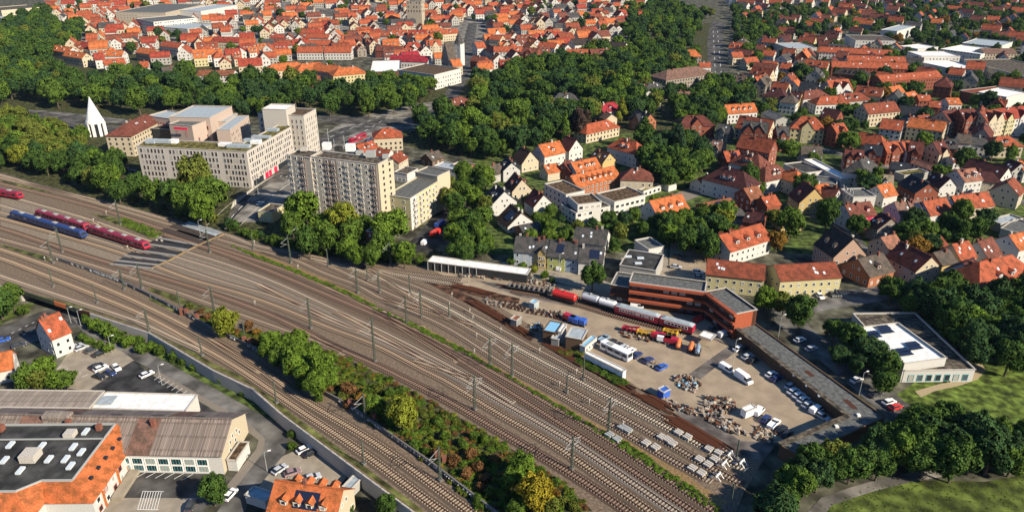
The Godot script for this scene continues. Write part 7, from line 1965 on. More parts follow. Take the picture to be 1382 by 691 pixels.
func tag(o: Node3D, label: String, category: String, group := "") -> Node3D:
	o.set_meta("label", label)
	o.set_meta("category", category)
	if group: o.set_meta("group", group)
	return o
func ground(called: String, poly: PackedVector2Array, y: float, m: String):
	if Geometry2D.triangulate_polygon(poly).is_empty(): return
	var st := begin()
	sheet(st, poly, y)
	var o := put(numbered(called), st, m)
	o.set_meta("kind", "structure")
func smooth(p: PackedVector2Array, step: float) -> PackedVector2Array:
	var c := Curve2D.new()
	for k in p.size():
		var t := (p[mini(k + 1, p.size() - 1)] - p[maxi(k - 1, 0)]).normalized()
		var la := p[k].distance_to(p[maxi(k - 1, 0)]) / 3.0
		var lb := p[k].distance_to(p[mini(k + 1, p.size() - 1)]) / 3.0
		c.add_point(p[k], -t * la, t * lb)
	c.bake_interval = minf(step * 0.5, 2.0)
	var out := PackedVector2Array()
	var n := int(c.get_baked_length() / step)
	for k in n + 1:
		out.append(c.sample_baked(k * step, true))
	return out
func ribbon(line: PackedVector2Array, half: float, shift := 0.0) -> PackedVector2Array:
	var l := PackedVector2Array()
	var r := PackedVector2Array()
	for k in line.size():
		var t := (line[mini(k + 1, line.size() - 1)] - line[maxi(k - 1, 0)]).normalized()
		var nn := Vector2(-t.y, t.x)
		l.append(line[k] + nn * (half + shift))
		r.append(line[k] + nn * (shift - half))
	r.reverse()
	l.append_array(r)
	return l
func strip(st: SurfaceTool, line: PackedVector2Array, half: float, y, shift := 0.0):
	var r := ribbon(line, half, shift)
	var n := line.size()
	for k in n - 1:
		var y0: float = y if not (y is Array) else y[k]
		var y1: float = y if not (y is Array) else y[k + 1]
		var a := r[k]; var b := r[k + 1]; var c := r[2 * n - 2 - k]; var d := r[2 * n - 1 - k]
		face(st, [Vector3(a.x, y0, a.y), Vector3(b.x, y1, b.y), Vector3(c.x, y1, c.y), Vector3(d.x, y0, d.y)], Vector3(a.x, y0 - 50.0, a.y))

# ---------------------------------------------------------------- windows
func window_mesh(frame: String, pane_m := "glass") -> Mesh:
	if not meshes.has(frame + pane_m):
		var st := begin()
		for s in [[0.0, 0.47, 1.0, 0.06], [0.0, -0.47, 1.0, 0.06], [0.46, 0.0, 0.08, 0.88], [-0.46, 0.0, 0.08, 0.88]]:
			box(st, Vector3(s[0], s[1], 0.02), Vector3(s[2], s[3], 0.12))
		var m := st.commit()
		var g := begin()
		face(g, [Vector3(-0.43, -0.45, 0.03), Vector3(0.43, -0.45, 0.03), Vector3(0.43, 0.45, 0.03), Vector3(-0.43, 0.45, 0.03)], Vector3(0, 0, -1))
		g.commit(m)
		m.surface_set_material(0, M[frame])
		m.surface_set_material(1, M[pane_m])
		meshes[frame + pane_m] = m
	return meshes[frame + pane_m]
func window(parent: Node3D, c: Vector3, out: Vector3, w: float, h: float, frame := "frame_white"):
	var o := MeshInstance3D.new()
	o.name = "window"
	o.mesh = window_mesh(frame, ["glass", "glass", "blind", "glass", "glass_grey"][int(absf(c.x * 7.3 + c.y * 3.1 + c.z * 5.7) * 1.7) % 5])
	var x := Vector3.UP.cross(out).normalized()
	o.transform = Transform3D(Basis(x * w, Vector3.UP * h, out), c)
	parent.add_child(o, true)
func pane(st: SurfaceTool, c: Vector3, out: Vector3, w: float, h: float):
	var x := Vector3.UP.cross(out).normalized()
	box(st, c + out * 0.02, Vector3(w, h, 0.08), Basis(x, Vector3.UP, out))

func facade(parent: Node3D, a: Vector3, b: Vector3, out: Vector3, y0: float, rise: float, floors: int, n: int, w: float, h: float, frame := "frame_white", solid := true, joined = null):
	for f in floors:
		for k in n:
			var p := a.lerp(b, (k + 0.5) / n) + Vector3.UP * (y0 + rise * f)
			if joined: pane(joined, p, out, w, h)
			elif windows_left > 0:
				windows_left -= 1
				window(parent, p, out, w, h, frame)

# ---------------------------------------------------------------- houses
func house(x: float, z: float, deg: float, l: float, w: float, eave: float, rise: float, kind: String, roof: String, wall: String, flags: String, label: String, group: String, base := 0.0, category := "house") -> Node3D:
	var o := thing("house", label, category, group, Vector3(x, base, z), deg_to_rad(deg))
	var ax := Vector2(cos(deg_to_rad(deg)), -sin(deg_to_rad(deg)))
	for k in maxi(1, roundi(l / w)):
		var n := maxi(1, roundi(l / w))
		claim(Vector2(x, z) + ax * l * ((k + 0.5) / n - 0.5), w * 0.55)
	var dist := Vector2(x, z).length()
	var hl := l * 0.5
	var hw := w * 0.5
	var st := begin()
	for s in [-1.0, 1.0]:
		face(st, [Vector3(-hl, 0, s * hw), Vector3(hl, 0, s * hw), Vector3(hl, eave, s * hw), Vector3(-hl, eave, s * hw)], Vector3.ZERO)
		if kind == "gable": face(st, [Vector3(s * hl, 0, -hw), Vector3(s * hl, 0, hw), Vector3(s * hl, eave, hw), Vector3(s * hl, eave + rise, 0), Vector3(s * hl, eave, -hw)], Vector3.ZERO)
		else: face(st, [Vector3(s * hl, 0, -hw), Vector3(s * hl, 0, hw), Vector3(s * hl, eave, hw), Vector3(s * hl, eave, -hw)], Vector3.ZERO)
	put("wall", st, "wall_" + wall, o)
	var ov := 0.45
	var th := 0.22
	var sl := rise / hw
	st = begin()
	var q := Vector3(0, eave + rise * 0.3, 0)
	var ridge: float = hl + ov * 0.6 if kind == "gable" else maxf(hl - hw * 0.95, 0.4)
	var ex: float = hl + (ov * 0.6 if kind == "gable" else ov)
	var ye := eave - ov * sl + th
	var yr := eave + rise + th
	for s in [-1.0, 1.0]:
		face(st, [Vector3(-ex, ye, s * (hw + ov)), Vector3(ex, ye, s * (hw + ov)), Vector3(ridge, yr, 0), Vector3(-ridge, yr, 0)], q)
		face(st, [Vector3(-ex, ye - th, s * (hw + ov)), Vector3(ex, ye - th, s * (hw + ov)), Vector3(ridge, yr - th, 0), Vector3(-ridge, yr - th, 0)], Vector3(0, 99, 0))
		face(st, [Vector3(-ex, ye, s * (hw + ov)), Vector3(ex, ye, s * (hw + ov)), Vector3(ex, ye - th, s * (hw + ov)), Vector3(-ex, ye - th, s * (hw + ov))], q)
		if kind == "gable":
			for t in [-1.0, 1.0]:
				face(st, [Vector3(s * ex, ye, t * (hw + ov)), Vector3(s * ex, yr, 0), Vector3(s * ex, yr - th, 0), Vector3(s * ex, ye - th, t * (hw + ov))], q)
		else:
			face(st, [Vector3(s * ex, ye, -hw - ov), Vector3(s * ex, ye, hw + ov), Vector3(s * ridge, yr, 0)], q)
			face(st, [Vector3(s * ex, ye, -hw - ov), Vector3(s * ex, ye, hw + ov), Vector3(s * ex, ye - th, hw + ov), Vector3(s * ex, ye - th, -hw - ov)], q)
	put("roof", st, "roof_" + roof, o)
	st = begin()
	bar(st, Vector3(-ridge, yr + 0.03, 0), Vector3(ridge, yr + 0.03, 0), 0.4, 0.16)
	put("ridge_tiles", st, "roof_" + roof, o)
	var fl := {}
	for k in range(0, flags.length() - 1, 2):
		fl[flags[k]] = int(flags[k + 1])
	var r := RandomNumberGenerator.new()
	r.seed = int(absf(x) * 71.0 + absf(z) * 13.0)
	for k in fl.get("c", 1 + r.randi() % 2):
		st = begin()
		var cx := r.randf_range(-0.7, 0.7) * ridge
		var cz := r.randf_range(-0.25, 0.25) * hw
		box(st, Vector3(cx, yr - absf(cz) * sl + 0.35, cz), Vector3(0.75, 1.9, 0.75))
		box(st, Vector3(cx, yr - absf(cz) * sl + 1.35, cz), Vector3(0.9, 0.14, 0.9))
		put("chimney", st, "chimney" if r.randf() < 0.7 else "concrete_light", o)
	var towards := (Vector3(-x, 0, -z).normalized()).rotated(Vector3.UP, -deg_to_rad(deg))
	var side := 1.0 if towards.z >= 0.0 else -1.0
	var nd: int = fl.get("d", 0)
	for k in nd:
		var dx := lerpf(-ridge * 0.75, ridge * 0.75, (k + 0.5) / nd)
		for s in ([side] if dist > 500.0 else [side, -side]):
			dormer(o, dx, s, hw, eave, rise, roof, wall)
	for k in fl.get("x", 0):
		var dx2 := lerpf(-hl * 0.8, hl * 0.8, (k + 0.5) / int(fl["x"]))
		cross_gable(o, dx2, side, hw, eave, rise, roof, wall, minf(w * 0.55, l * 0.45))
	if fl.get("s", 0):
		st = begin()
		var b := Basis(Vector3.RIGHT, side * atan(sl))
		box(st, Vector3(r.randf_range(-0.3, 0.3) * hl, eave + rise * 0.5 + th + 0.12, side * hw * 0.5), Vector3(minf(l * 0.4, 6.0), 0.08, w * 0.36), b)
		put("solar_panel", st, "solar", o)
	for k in fl.get("k", 0 if dist > 620.0 else r.randi() % 3):
		st = begin()
		var kx := r.randf_range(-0.8, 0.8) * ridge
		var kt := r.randf_range(0.3, 0.7)
		box(st, Vector3(kx, eave + rise * (1.0 - kt) + th + 0.05, side * hw * kt), Vector3(0.8, 0.1, 1.1), Basis(Vector3.RIGHT, side * atan(sl)))
		put("skylight", st, "skylight", o)
	var floors := maxi(1, int((eave - 0.3) / 2.8))
	var far = begin() if dist > 430.0 else null
	var nx := maxi(2, int(l / 2.7))
	var nz := maxi(2, int(w / 3.2))
	for s in [-1.0, 1.0]:
		if towards.z * s > -0.2: facade(o, Vector3(-hl, 0, s * hw), Vector3(hl, 0, s * hw), Vector3(0, 0, s), 1.7, 2.8, floors, nx, 1.05, 1.35, "frame_white", true, far)
		if towards.x * s > -0.2:
			facade(o, Vector3(s * hl, 0, -hw), Vector3(s * hl, 0, hw), Vector3(s, 0, 0), 1.7, 2.8, floors, nz, 1.05, 1.35, "frame_white", true, far)
			if kind == "gable" and rise > 3.2: facade(o, Vector3(s * hl, 0, -hw * 0.4), Vector3(s * hl, 0, hw * 0.4), Vector3(s, 0, 0), eave + 1.0, 2.8, 1, 2, 0.9, 1.2, "frame_white", true, far)
	if far:
		var f := put("window", far, "glass", o)
		f.set_meta("kind", "stuff")
	return o
func dormer(o: Node3D, dx: float, s: float, hw: float, eave: float, rise: float, roof: String, wall: String):
	var st := begin()
	var sl := rise / hw
	var zf := hw * 0.72
	var yf := eave + (hw - zf) * sl
	var ht := 1.5
	var zb := zf - ht / sl * 0.9
	for t in [-1.0, 1.0]:
		face(st, [Vector3(dx + t * 0.9, yf, s * zf), Vector3(dx + t * 0.9, yf + ht, s * zf), Vector3(dx + t * 0.9, yf + ht, s * zb)], Vector3(dx, yf, s * zf))
	face(st, [Vector3(dx - 0.9, yf, s * zf), Vector3(dx + 0.9, yf, s * zf), Vector3(dx + 0.9, yf + ht, s * zf), Vector3(dx - 0.9, yf + ht, s * zf)], Vector3(dx, yf, 0))
	var d := put("dormer", st, "wall_" + wall, o)
	st = begin()
	var zr := maxf(zf - (ht + 0.6) / sl, 0.0)
	for t in [-1.0, 1.0]:
		face(st, [Vector3(dx + t * 1.2, yf + ht - 0.05, s * (zf + 0.3)), Vector3(dx, yf + ht + 0.75, s * (zf + 0.3)), Vector3(dx, yf + ht + 0.75, s * zr), Vector3(dx + t * 1.2, yf + ht - 0.05, s * maxf(zb, 0.0))], Vector3(dx, yf, s * zf))
	put("dormer_roof", st, "roof_" + roof, d)
	window(d, Vector3(dx, yf + 0.8, s * (zf + 0.02)), Vector3(0, 0, s), 1.2, 1.1)
func cross_gable(o: Node3D, dx: float, s: float, hw: float, eave: float, rise: float, roof: String, wall: String, w: float):
	var st := begin()
	var h := w * 0.5
	var top := minf(eave + rise * 0.95, eave + 0.8 + h * 1.15)
	var zf := hw + 0.6
	var base := eave + 0.6
	face(st, [Vector3(dx - h, 0, s * zf), Vector3(dx + h, 0, s * zf), Vector3(dx + h, base, s * zf), Vector3(dx, top, s * zf), Vector3(dx - h, base, s * zf)], Vector3(dx, 0, 0))
	for t in [-1.0, 1.0]:
		face(st, [Vector3(dx + t * h, 0, s * zf), Vector3(dx + t * h, base, s * zf), Vector3(dx + t * h, base, s * hw * 0.8), Vector3(dx + t * h, 0, s * hw * 0.8)], Vector3(dx, 0, s * zf))
	var d := put("cross_gable", st, "wall_" + wall, o)
	st = begin()
	for t in [-1.0, 1.0]:
		var e := [Vector3(dx + t * (h + 0.3), base - 0.3, s * (zf + 0.3)), Vector3(dx, top + 0.2, s * (zf + 0.3)), Vector3(dx, top + 0.2, 0), Vector3(dx + t * (h + 0.3), base - 0.3, s * hw * 0.3)]
		face(st, e, Vector3(dx, 0, s * zf))
	put("gable_roof", st, "roof_" + roof, d)
	for f in maxi(1, int(base / 2.8)):
		for t in [-0.5, 0.5]:
			window(d, Vector3(dx + t * h, 1.7 + 2.8 * f, s * (zf + 0.02)), Vector3(0, 0, s), 1.0, 1.3)

func block(called: String, poly: PackedVector2Array, y0: float, y1: float, wall: String, roof: String, parent: Node3D, parapet := 0.5):
	for k in 4:
		for j in 4:
			claim(poly[0].lerp(poly[1], (k + 0.5) / 4.0).lerp(poly[poly.size() - 1].lerp(poly[2], (k + 0.5) / 4.0), (j + 0.5) / 4.0), 5.0)
	var st := begin()
	prism(st, poly, y0, y1, false)
	put(called, st, wall, parent)
	st = begin()
	sheet(st, poly, y1 - parapet)
	put("roof", st, roof, parent)
	st = begin()
	var n := poly.size()
	for k in n:
		var a := poly[k]; var b := poly[(k + 1) % n]
		var e := (b - a).normalized() * 0.15
		bar(st, Vector3(a.x - e.x, y1 + 0.05, a.y - e.y), Vector3(b.x + e.x, y1 + 0.05, b.y + e.y), 0.42, 0.2)
	put("parapet", st, "concrete_light" if wall != "wall_brown" else "wood", parent)

func edge_windows(parent: Node3D, poly: PackedVector2Array, k: int, y0: float, rise: float, floors: int, n: int, w: float, h: float, frame := "frame_white", t0 := 0.02, t1 := 0.98):
	var c := Vector2.ZERO
	for p in poly: c += p / poly.size()
	var a := poly[k]; var b := poly[(k + 1) % poly.size()]
	var e := (b - a).normalized()
	var out := Vector2(e.y, -e.x)
	if out.dot((a + b) * 0.5 - c) < 0.0: out = -out
	var p0 := a.lerp(b, t0) + out * 0.02
	var p1 := a.lerp(b, t1) + out * 0.02
	facade(parent, Vector3(p0.x, 0, p0.y), Vector3(p1.x, 0, p1.y), Vector3(out.x, 0, out.y), y0, rise, floors, n, w, h, frame)

# ---------------------------------------------------------------- trees
func crown_mesh(sd: int, kind: String, leaves: int) -> ArrayMesh:
	var r := RandomNumberGenerator.new()
	r.seed = sd
	var lobes := []
	var tall := 1.0
	if kind == "tall": tall = 1.75
	if kind == "bush": tall = 0.72
	if kind == "fir":
		for k in 26:
			var t := pow(r.randf(), 0.8)
			var a := r.randf() * TAU
			var rad := (1.0 - t) * 0.62
			lobes.append([Vector3(cos(a) * rad, -1.5 + 3.1 * t, sin(a) * rad), 0.16 + 0.28 * (1.0 - t)])
	else:
		lobes.append([Vector3(0, -0.05, 0) , 0.62])
		for k in 24:
			var d := Vector3(r.randfn(), r.randfn() * 0.9 + 0.2, r.randfn()).normalized()
			d.y = maxf(d.y, -0.55)
			var rr := r.randf_range(0.17, 0.46)
			lobes.append([Vector3(d.x, d.y * tall, d.z) * (0.98 - rr) * r.randf_range(0.8, 1.22), rr])
	var area := 0.0
	for l in lobes: area += l[1] * l[1]
	var pv := PackedVector3Array()
	var nv := PackedVector3Array()
	var iv := PackedInt32Array()
	for l in lobes:
		var n := int(leaves * l[1] * l[1] / area)
		var c: Vector3 = l[0]
		for k in n:
			var d := Vector3(r.randfn(), r.randfn(), r.randfn()).normalized()
			if d.y < -0.6 and r.randf() < 0.6: d.y = -d.y
			var p: Vector3 = c + d * float(l[1]) * r.randf_range(0.82, 1.08)
			var nn := (d + Vector3(r.randfn(), r.randfn(), r.randfn()) * 0.38).normalized()
			var u := nn.cross(Vector3(r.randfn(), r.randfn(), r.randfn())).normalized()
			var v := nn.cross(u)
			var s := r.randf_range(0.035, 0.075) * (1.25 if kind == "bush" else 1.0)
			var base := pv.size()
			for q in [p - u * s, p + v * s * 0.7 + nn * s * 0.2, p + u * s, p - v * s * 0.7 + nn * s * 0.2]:
				pv.append(q)
				nv.append(nn)
			for q in [0, 1, 2, 0, 2, 3]: iv.append(base + q)
	for l in lobes:
		var c: Vector3 = l[0]
		var R: float = float(l[1]) * 0.8
		var base := pv.size()
		for j in 5:
			for k in 7:
				var th := PI * j / 4.0
				var ph := TAU * k / 7.0
				var d := Vector3(sin(th) * cos(ph), cos(th), sin(th) * sin(ph))
				pv.append(c + d * R)
				nv.append(d)
		for j in 4:
			for k in 7:
				var a := base + j * 7 + k
				var b := base + j * 7 + (k + 1) % 7
				for q in [a, b, a + 7, b, b + 7, a + 7]: iv.append(q)
	var arr := []
	arr.resize(Mesh.ARRAY_MAX)
	arr[Mesh.ARRAY_VERTEX] = pv
	arr[Mesh.ARRAY_NORMAL] = nv
	arr[Mesh.ARRAY_INDEX] = iv
	var m := ArrayMesh.new()
	m.add_surface_from_arrays(Mesh.PRIMITIVE_TRIANGLES, arr)
	return m
func trunk_mesh() -> ArrayMesh:
	var st := begin()
	tube(st, Vector3(0, -0.1, 0), Vector3(0.02, 0.6, 0.01), 0.055, 0.035, 6, false)
	for k in 4:
		var a := TAU * k / 4.0 + 0.4
		tube(st, Vector3(0.02, 0.5 + 0.03 * k, 0.01), Vector3(cos(a) * 0.25, 0.85, sin(a) * 0.25), 0.025, 0.008, 5, false)
	return st.commit()
func crowns():
	for k in 5: crown["broad%d" % k] = crown_mesh(100 + k, "broad", 5200)
	for k in 3: crown["tall%d" % k] = crown_mesh(200 + k, "tall", 5600)
	for k in 3: crown["bush%d" % k] = crown_mesh(300 + k, "bush", 2200)
	for k in 2: crown["fir%d" % k] = crown_mesh(400 + k, "fir", 4200)
	crown.trunk = trunk_mesh()
func tree(x: float, z: float, rad: float, kind: String, leaf: String, label: String, group: String, base := 0.0, lift := 1.0):
	var sd := int(absf(x * 17.0) + absf(z * 29.0))
	var n := {"broad": 5, "tall": 3, "bush": 3, "fir": 2}
	var half := {"broad": 0.95, "tall": 1.7, "bush": 0.6, "fir": 1.55}
	var isbush := kind == "bush"
	var o := thing("bush" if isbush else ("fir_tree" if kind == "fir" else "tree"), label, "bush" if isbush else "tree", group, Vector3(x, base, z), float(sd % 628) * 0.01)
	claim(Vector2(x, z), rad * 0.8)
	var c := MeshInstance3D.new()
	c.name = "crown"
	c.mesh = crown["%s%d" % [kind, sd % int(n[kind])]]
	c.set_surface_override_material(0, M["leaf_" + leaf])
	var clear := (0.0 if isbush else (0.8 if kind == "fir" else maxf(rad * 0.28, 1.0))) * lift
	var v := 0.85 + 0.35 * float(sd % 7) / 6.0
	c.scale = Vector3(rad * (0.88 + 0.04 * (sd % 6)), rad * v, rad * (1.08 - 0.04 * (sd % 5)))
	c.position.y = clear + rad * v * float(half[kind])
	o.add_child(c)
	if not isbush:
		var t := MeshInstance3D.new()
		t.name = "trunk"
		t.mesh = crown.trunk
		t.set_surface_override_material(0, M.bark)
		var hh: float = c.position.y * 1.05
		t.scale = Vector3(hh * 0.9, hh, hh * 0.9)
		o.add_child(t)
func mass(called: String, mesh: Mesh, leaf: String, xf: Array, label: String, category := "trees", parent: Node3D = null):
	var mm := MultiMesh.new()
	mm.transform_format = MultiMesh.TRANSFORM_3D
	mm.mesh = mesh
	mm.instance_count = xf.size()
	for k in xf.size(): mm.set_instance_transform(k, xf[k])
	var o := MultiMeshInstance3D.new()
	o.name = called if parent else numbered(called)
	o.multimesh = mm
	o.material_override = M[leaf]
	o.set_meta("kind", "stuff")
	if not parent: tag(o, label, category)
	(parent if parent else self).add_child(o, true)

func cover(called: String, poly: PackedVector2Array, y: float, n: int, lo: float, hi: float, leaf: String, label: String, category: String, sd: int):
	var r := RandomNumberGenerator.new()
	r.seed = sd
	var bb := Rect2(poly[0], Vector2.ZERO)
	for p in poly: bb = bb.expand(p)
	var xf := []
	var tries := 0
	while xf.size() < n and tries < n * 40:
		tries += 1
		var p := Vector2(r.randf_range(bb.position.x, bb.end.x), r.randf_range(bb.position.y, bb.end.y))
		if not Geometry2D.is_point_in_polygon(p, poly): continue
		var s := r.randf_range(lo, hi)
		xf.append(Transform3D(Basis(Vector3.UP, r.randf() * TAU).scaled(Vector3(s, s * r.randf_range(0.5, 0.9), s)), Vector3(p.x, y + s * 0.25, p.y)))
	mass(called, crown["bush%d" % (sd % 3)], "leaf_" + leaf, xf, label, category)

# ---------------------------------------------------------------- railway
func track(line: PackedVector2Array, tone: String, bed: String, label: String, near_y: float):
	var o := thing("railway_track", label, "railway track", "parallel railway tracks of the station yard")
	var pts := smooth(line, 4.0)
	var st := begin()
	strip(st, pts, 1.9, 0.03 + 0.004 * (count["railway_track"] % 7))
	put("ballast_bed", st, "bed_" + bed, o)
	for s in [-0.75, 0.75]:
		st = begin()
		var off := PackedVector2Array()
		for k in pts.size():
			var t := (pts[mini(k + 1, pts.size() - 1)] - pts[maxi(k - 1, 0)]).normalized()
			off.append(pts[k] + Vector2(-t.y, t.x) * s)
		for k in off.size() - 1:
			bar(st, Vector3(off[k].x, 0.27, off[k].y), Vector3(off[k + 1].x, 0.27, off[k + 1].y), 0.2, 0.16)
		put("rail", st, "rail", o)
	var sp := smooth(line, 0.9)
	var far := []
	var near := []
	for k in sp.size() - 1:
		var t := (sp[k + 1] - sp[k]).normalized()
		var xf := Transform3D(Basis(Vector3(-t.y, 0, t.x), Vector3.UP, Vector3(t.x, 0, t.y)), Vector3(sp[k].x, 0.12, sp[k].y))
		if sp[k].y > near_y and near.size() < 160: near.append(xf)
		else: far.append(xf)
	if not meshes.has("sleeper"):
		st = begin()
		box(st, Vector3.ZERO, Vector3(2.5, 0.14, 0.29), Basis.IDENTITY, false)
		meshes.sleeper = st.commit()
	for xf in near:
		var m := MeshInstance3D.new()
		m.name = "sleeper"
		m.mesh = meshes.sleeper
		m.set_surface_override_material(0, M["sleeper_" + tone])
		m.transform = xf
		o.add_child(m, true)
	if far: mass("sleepers", meshes.sleeper, "sleeper_" + tone, far, "", "", o)
func mast(x: float, z: float, h: float, label: String, turn: float, double := false, slim := false):
	var o := thing("catenary_mast", label, "mast", "catenary masts of the rail yard", Vector3(x, 0, z), turn)
	var st := begin()
	var w0 := 0.28 if not slim else 0.12
	var w1 := 0.14 if not slim else 0.08
	for a in [[-1, -1], [1, -1], [-1, 1], [1, 1]]:
		bar(st, Vector3(a[0] * w0, 0, a[1] * w0), Vector3(a[0] * w1, h, a[1] * w1), 0.1, 0.1)
	var n := int(h / 0.9)
	for k in n:
		var t0 := lerpf(w0, w1, float(k) / n)
		var t1 := lerpf(w0, w1, float(k + 1) / n)
		var s := 1.0 if k % 2 else -1.0
		for f in [-1.0, 1.0]:
			bar(st, Vector3(-s * t0, h * k / n, f * t0), Vector3(s * t1, h * (k + 1) / n, f * t1), 0.06, 0.06)
			bar(st, Vector3(f * t0, h * k / n, -s * t0), Vector3(f * t1, h * (k + 1) / n, s * t1), 0.06, 0.06)
	put("lattice_mast", st, "steel_green", o)
	st = begin()
	box(st, Vector3(0, 0.25, 0), Vector3(1.0, 0.6, 1.0))
	put("footing", st, "concrete_dark", o)
	if not slim:
		for s in ([1.0, -1.0] if double else [1.0]):
			st = begin()
			bar(st, Vector3(0, h * 0.92, 0), Vector3(0, h * 0.8, s * 3.2), 0.09, 0.09)
			bar(st, Vector3(0, h * 0.66, 0), Vector3(0, h * 0.8, s * 3.2), 0.09, 0.09)
			bar(st, Vector3(0, h * 0.7, s * 0.9), Vector3(0, h * 0.68, s * 3.6), 0.06, 0.06)
			put("cantilever_arm", st, "steel_grey", o)
			st = begin()
			tube(st, Vector3(0, h * 0.66, 0.2 * s), Vector3(0, h * 0.7, 0.75 * s), 0.09, 0.09, 6)
			put("insulator", st, "wood", o)

# ---------------------------------------------------------------- vehicles
func wheel_mesh() -> Mesh:
	if not meshes.has("wheel"):
		var st := begin()
		tube(st, Vector3(0, 0, -0.11), Vector3(0, 0, 0.11), 0.33, 0.33, 10)
		meshes.wheel = st.commit()
		st = begin()
		tube(st, Vector3(0, 0, -0.12), Vector3(0, 0, 0.12), 0.19, 0.19, 8)
		st.commit(meshes.wheel)
		meshes.wheel.surface_set_material(0, M.tyre)
		meshes.wheel.surface_set_material(1, M.steel_grey)
	return meshes.wheel

func shell(st: SurfaceTool, prof: Array, half: float, top_half: float, waist: float, top: float):
	var n := prof.size()
	var c := Vector3.ZERO
	for p in prof: c += Vector3(p[0], p[1], 0) / n
	var l := []; var r := []
	for p in prof:
		var hw := half if p[1] <= waist else lerpf(half, top_half, (p[1] - waist) / (top - waist))
		l.append(Vector3(p[0], p[1], hw)); r.append(Vector3(p[0], p[1], -hw))
	for k in n:
		var j := (k + 1) % n
		face(st, [l[k], l[j], r[j], r[k]], c)
	for s in [l, r]:
		var q := PackedVector2Array()
		for p in prof: q.append(Vector2(p[0], p[1]))
		var idx := Geometry2D.triangulate_polygon(q)
		for k in range(0, idx.size(), 3):
			face(st, [s[idx[k]], s[idx[k + 1]], s[idx[k + 2]]], c)
func car(x: float, y: float, z: float, deg: float, paint: String, kind: String, at: String, which := ""):
	var cat := "van" if kind in ["van", "bigvan"] else ("pickup" if kind == "pickup" else "car")
	var spot: String = {"y": "in the freight yard below the strip building", "c": "in the freight yard near the red coaches", "s": "on the lots by the low street", "o": "near the orange-tiled house"}.get(at, "")
	var label := fit("%s %s %s%s" % [paint.replace("grey", "-grey"), {"hatch": "car", "van": "van", "bigvan": "large van", "pickup": "pickup truck"}[kind], spot if spot else "parked " + where(at), order(which)])
	var o := thing("parked_" + cat, label, cat, "vehicles parked on the open lots", Vector3(x, y, z), deg_to_rad(deg))
	var key := "car_" + kind
	if not meshes.has(key):
		var b := begin(); var g := begin()
		if kind == "hatch":
			shell(b, [[-2.1, 0.3], [2.1, 0.3], [2.15, 0.62], [1.95, 0.82], [1.0, 0.95], [-1.85, 0.98], [-2.12, 0.8]], 0.88, 0.86, 0.7, 1.0)
			shell(g, [[1.05, 0.94], [0.3, 1.4], [-1.25, 1.44], [-1.9, 0.97]], 0.84, 0.64, 0.9, 1.44)
			shell(b, [[0.28, 1.39], [0.2, 1.47], [-1.2, 1.5], [-1.35, 1.42]], 0.66, 0.6, 1.38, 1.5)
		elif kind == "van":
			shell(b, [[-2.3, 0.35], [2.3, 0.35], [2.35, 0.8], [2.0, 1.02], [-2.3, 1.05]], 0.95, 0.95, 0.9, 1.1)
			shell(g, [[2.02, 1.03], [1.3, 1.75], [0.2, 1.75], [0.2, 1.03]], 0.92, 0.78, 1.0, 1.8)
			shell(b, [[0.22, 1.03], [0.22, 1.86], [-2.25, 1.86], [-2.3, 1.03]], 0.94, 0.82, 1.1, 1.9)
			shell(b, [[1.35, 1.74], [1.1, 1.86], [0.18, 1.86], [0.18, 1.74]], 0.8, 0.74, 1.74, 1.9)
		elif kind == "bigvan":
			shell(b, [[-3.0, 0.4], [3.0, 0.4], [3.05, 0.95], [2.5, 1.25], [-3.0, 1.25]], 1.0, 1.0, 1.0, 1.3)
			shell(g, [[2.5, 1.25], [1.8, 2.1], [1.0, 2.1], [1.0, 1.25]], 0.98, 0.85, 1.2, 2.2)
			shell(b, [[1.02, 1.25], [1.02, 2.5], [-2.95, 2.55], [-3.0, 1.25]], 1.0, 0.88, 1.4, 2.6)
			shell(b, [[1.9, 2.08], [1.1, 2.45], [1.0, 2.08]], 0.88, 0.8, 2.0, 2.6)
		else:
			shell(b, [[-2.5, 0.45], [2.5, 0.45], [2.5, 0.9], [2.2, 1.05], [0.4, 1.1], [0.4, 0.95], [-2.5, 0.95]], 0.95, 0.95, 0.9, 1.2)
			shell(g, [[1.5, 1.08], [1.0, 1.6], [0.45, 1.65], [0.42, 1.08]], 0.88, 0.72, 1.0, 1.7)
			shell(b, [[1.0, 1.6], [0.95, 1.68], [0.42, 1.72], [0.42, 1.6]], 0.76, 0.7, 1.5, 1.75)
			for s in [-1.0, 1.0]: box(b, Vector3(-1.05, 1.12, s * 0.9), Vector3(2.85, 0.36, 0.08))
			box(b, Vector3(-2.46, 1.12, 0), Vector3(0.08, 0.36, 1.76))
		meshes[key] = b.commit(); meshes[key + "g"] = g.commit()
	for part in [["body", key, "paint_" + paint], ["window", key + "g", "glass"]]:
		var m := MeshInstance3D.new()
		m.name = part[0]
		m.mesh = meshes[part[1]]
		m.set_surface_override_material(0, M[part[2]])
		o.add_child(m)
	var lw := {"hatch": 1.3, "van": 1.45, "bigvan": 1.95, "pickup": 1.6}
	var hx: float = {"hatch": 2.1, "van": 2.3, "bigvan": 3.0, "pickup": 2.48}[kind]
	for a in [[1, 1], [1, -1], [-1, 1], [-1, -1]]:
		var m := MeshInstance3D.new()
		m.name = "wheel"
		m.mesh = wheel_mesh()
		m.position = Vector3(a[0] * float(lw[kind]), 0.33, a[1] * 0.82)
		o.add_child(m, true)
		var st := begin()
		box(st, Vector3(a[0] * hx, 0.72, a[1] * 0.65), Vector3(0.12, 0.16, 0.3))
		put("headlight" if a[0] > 0 else "tail_light", st, "lamp_clear" if a[0] > 0 else "lamp_red", o)

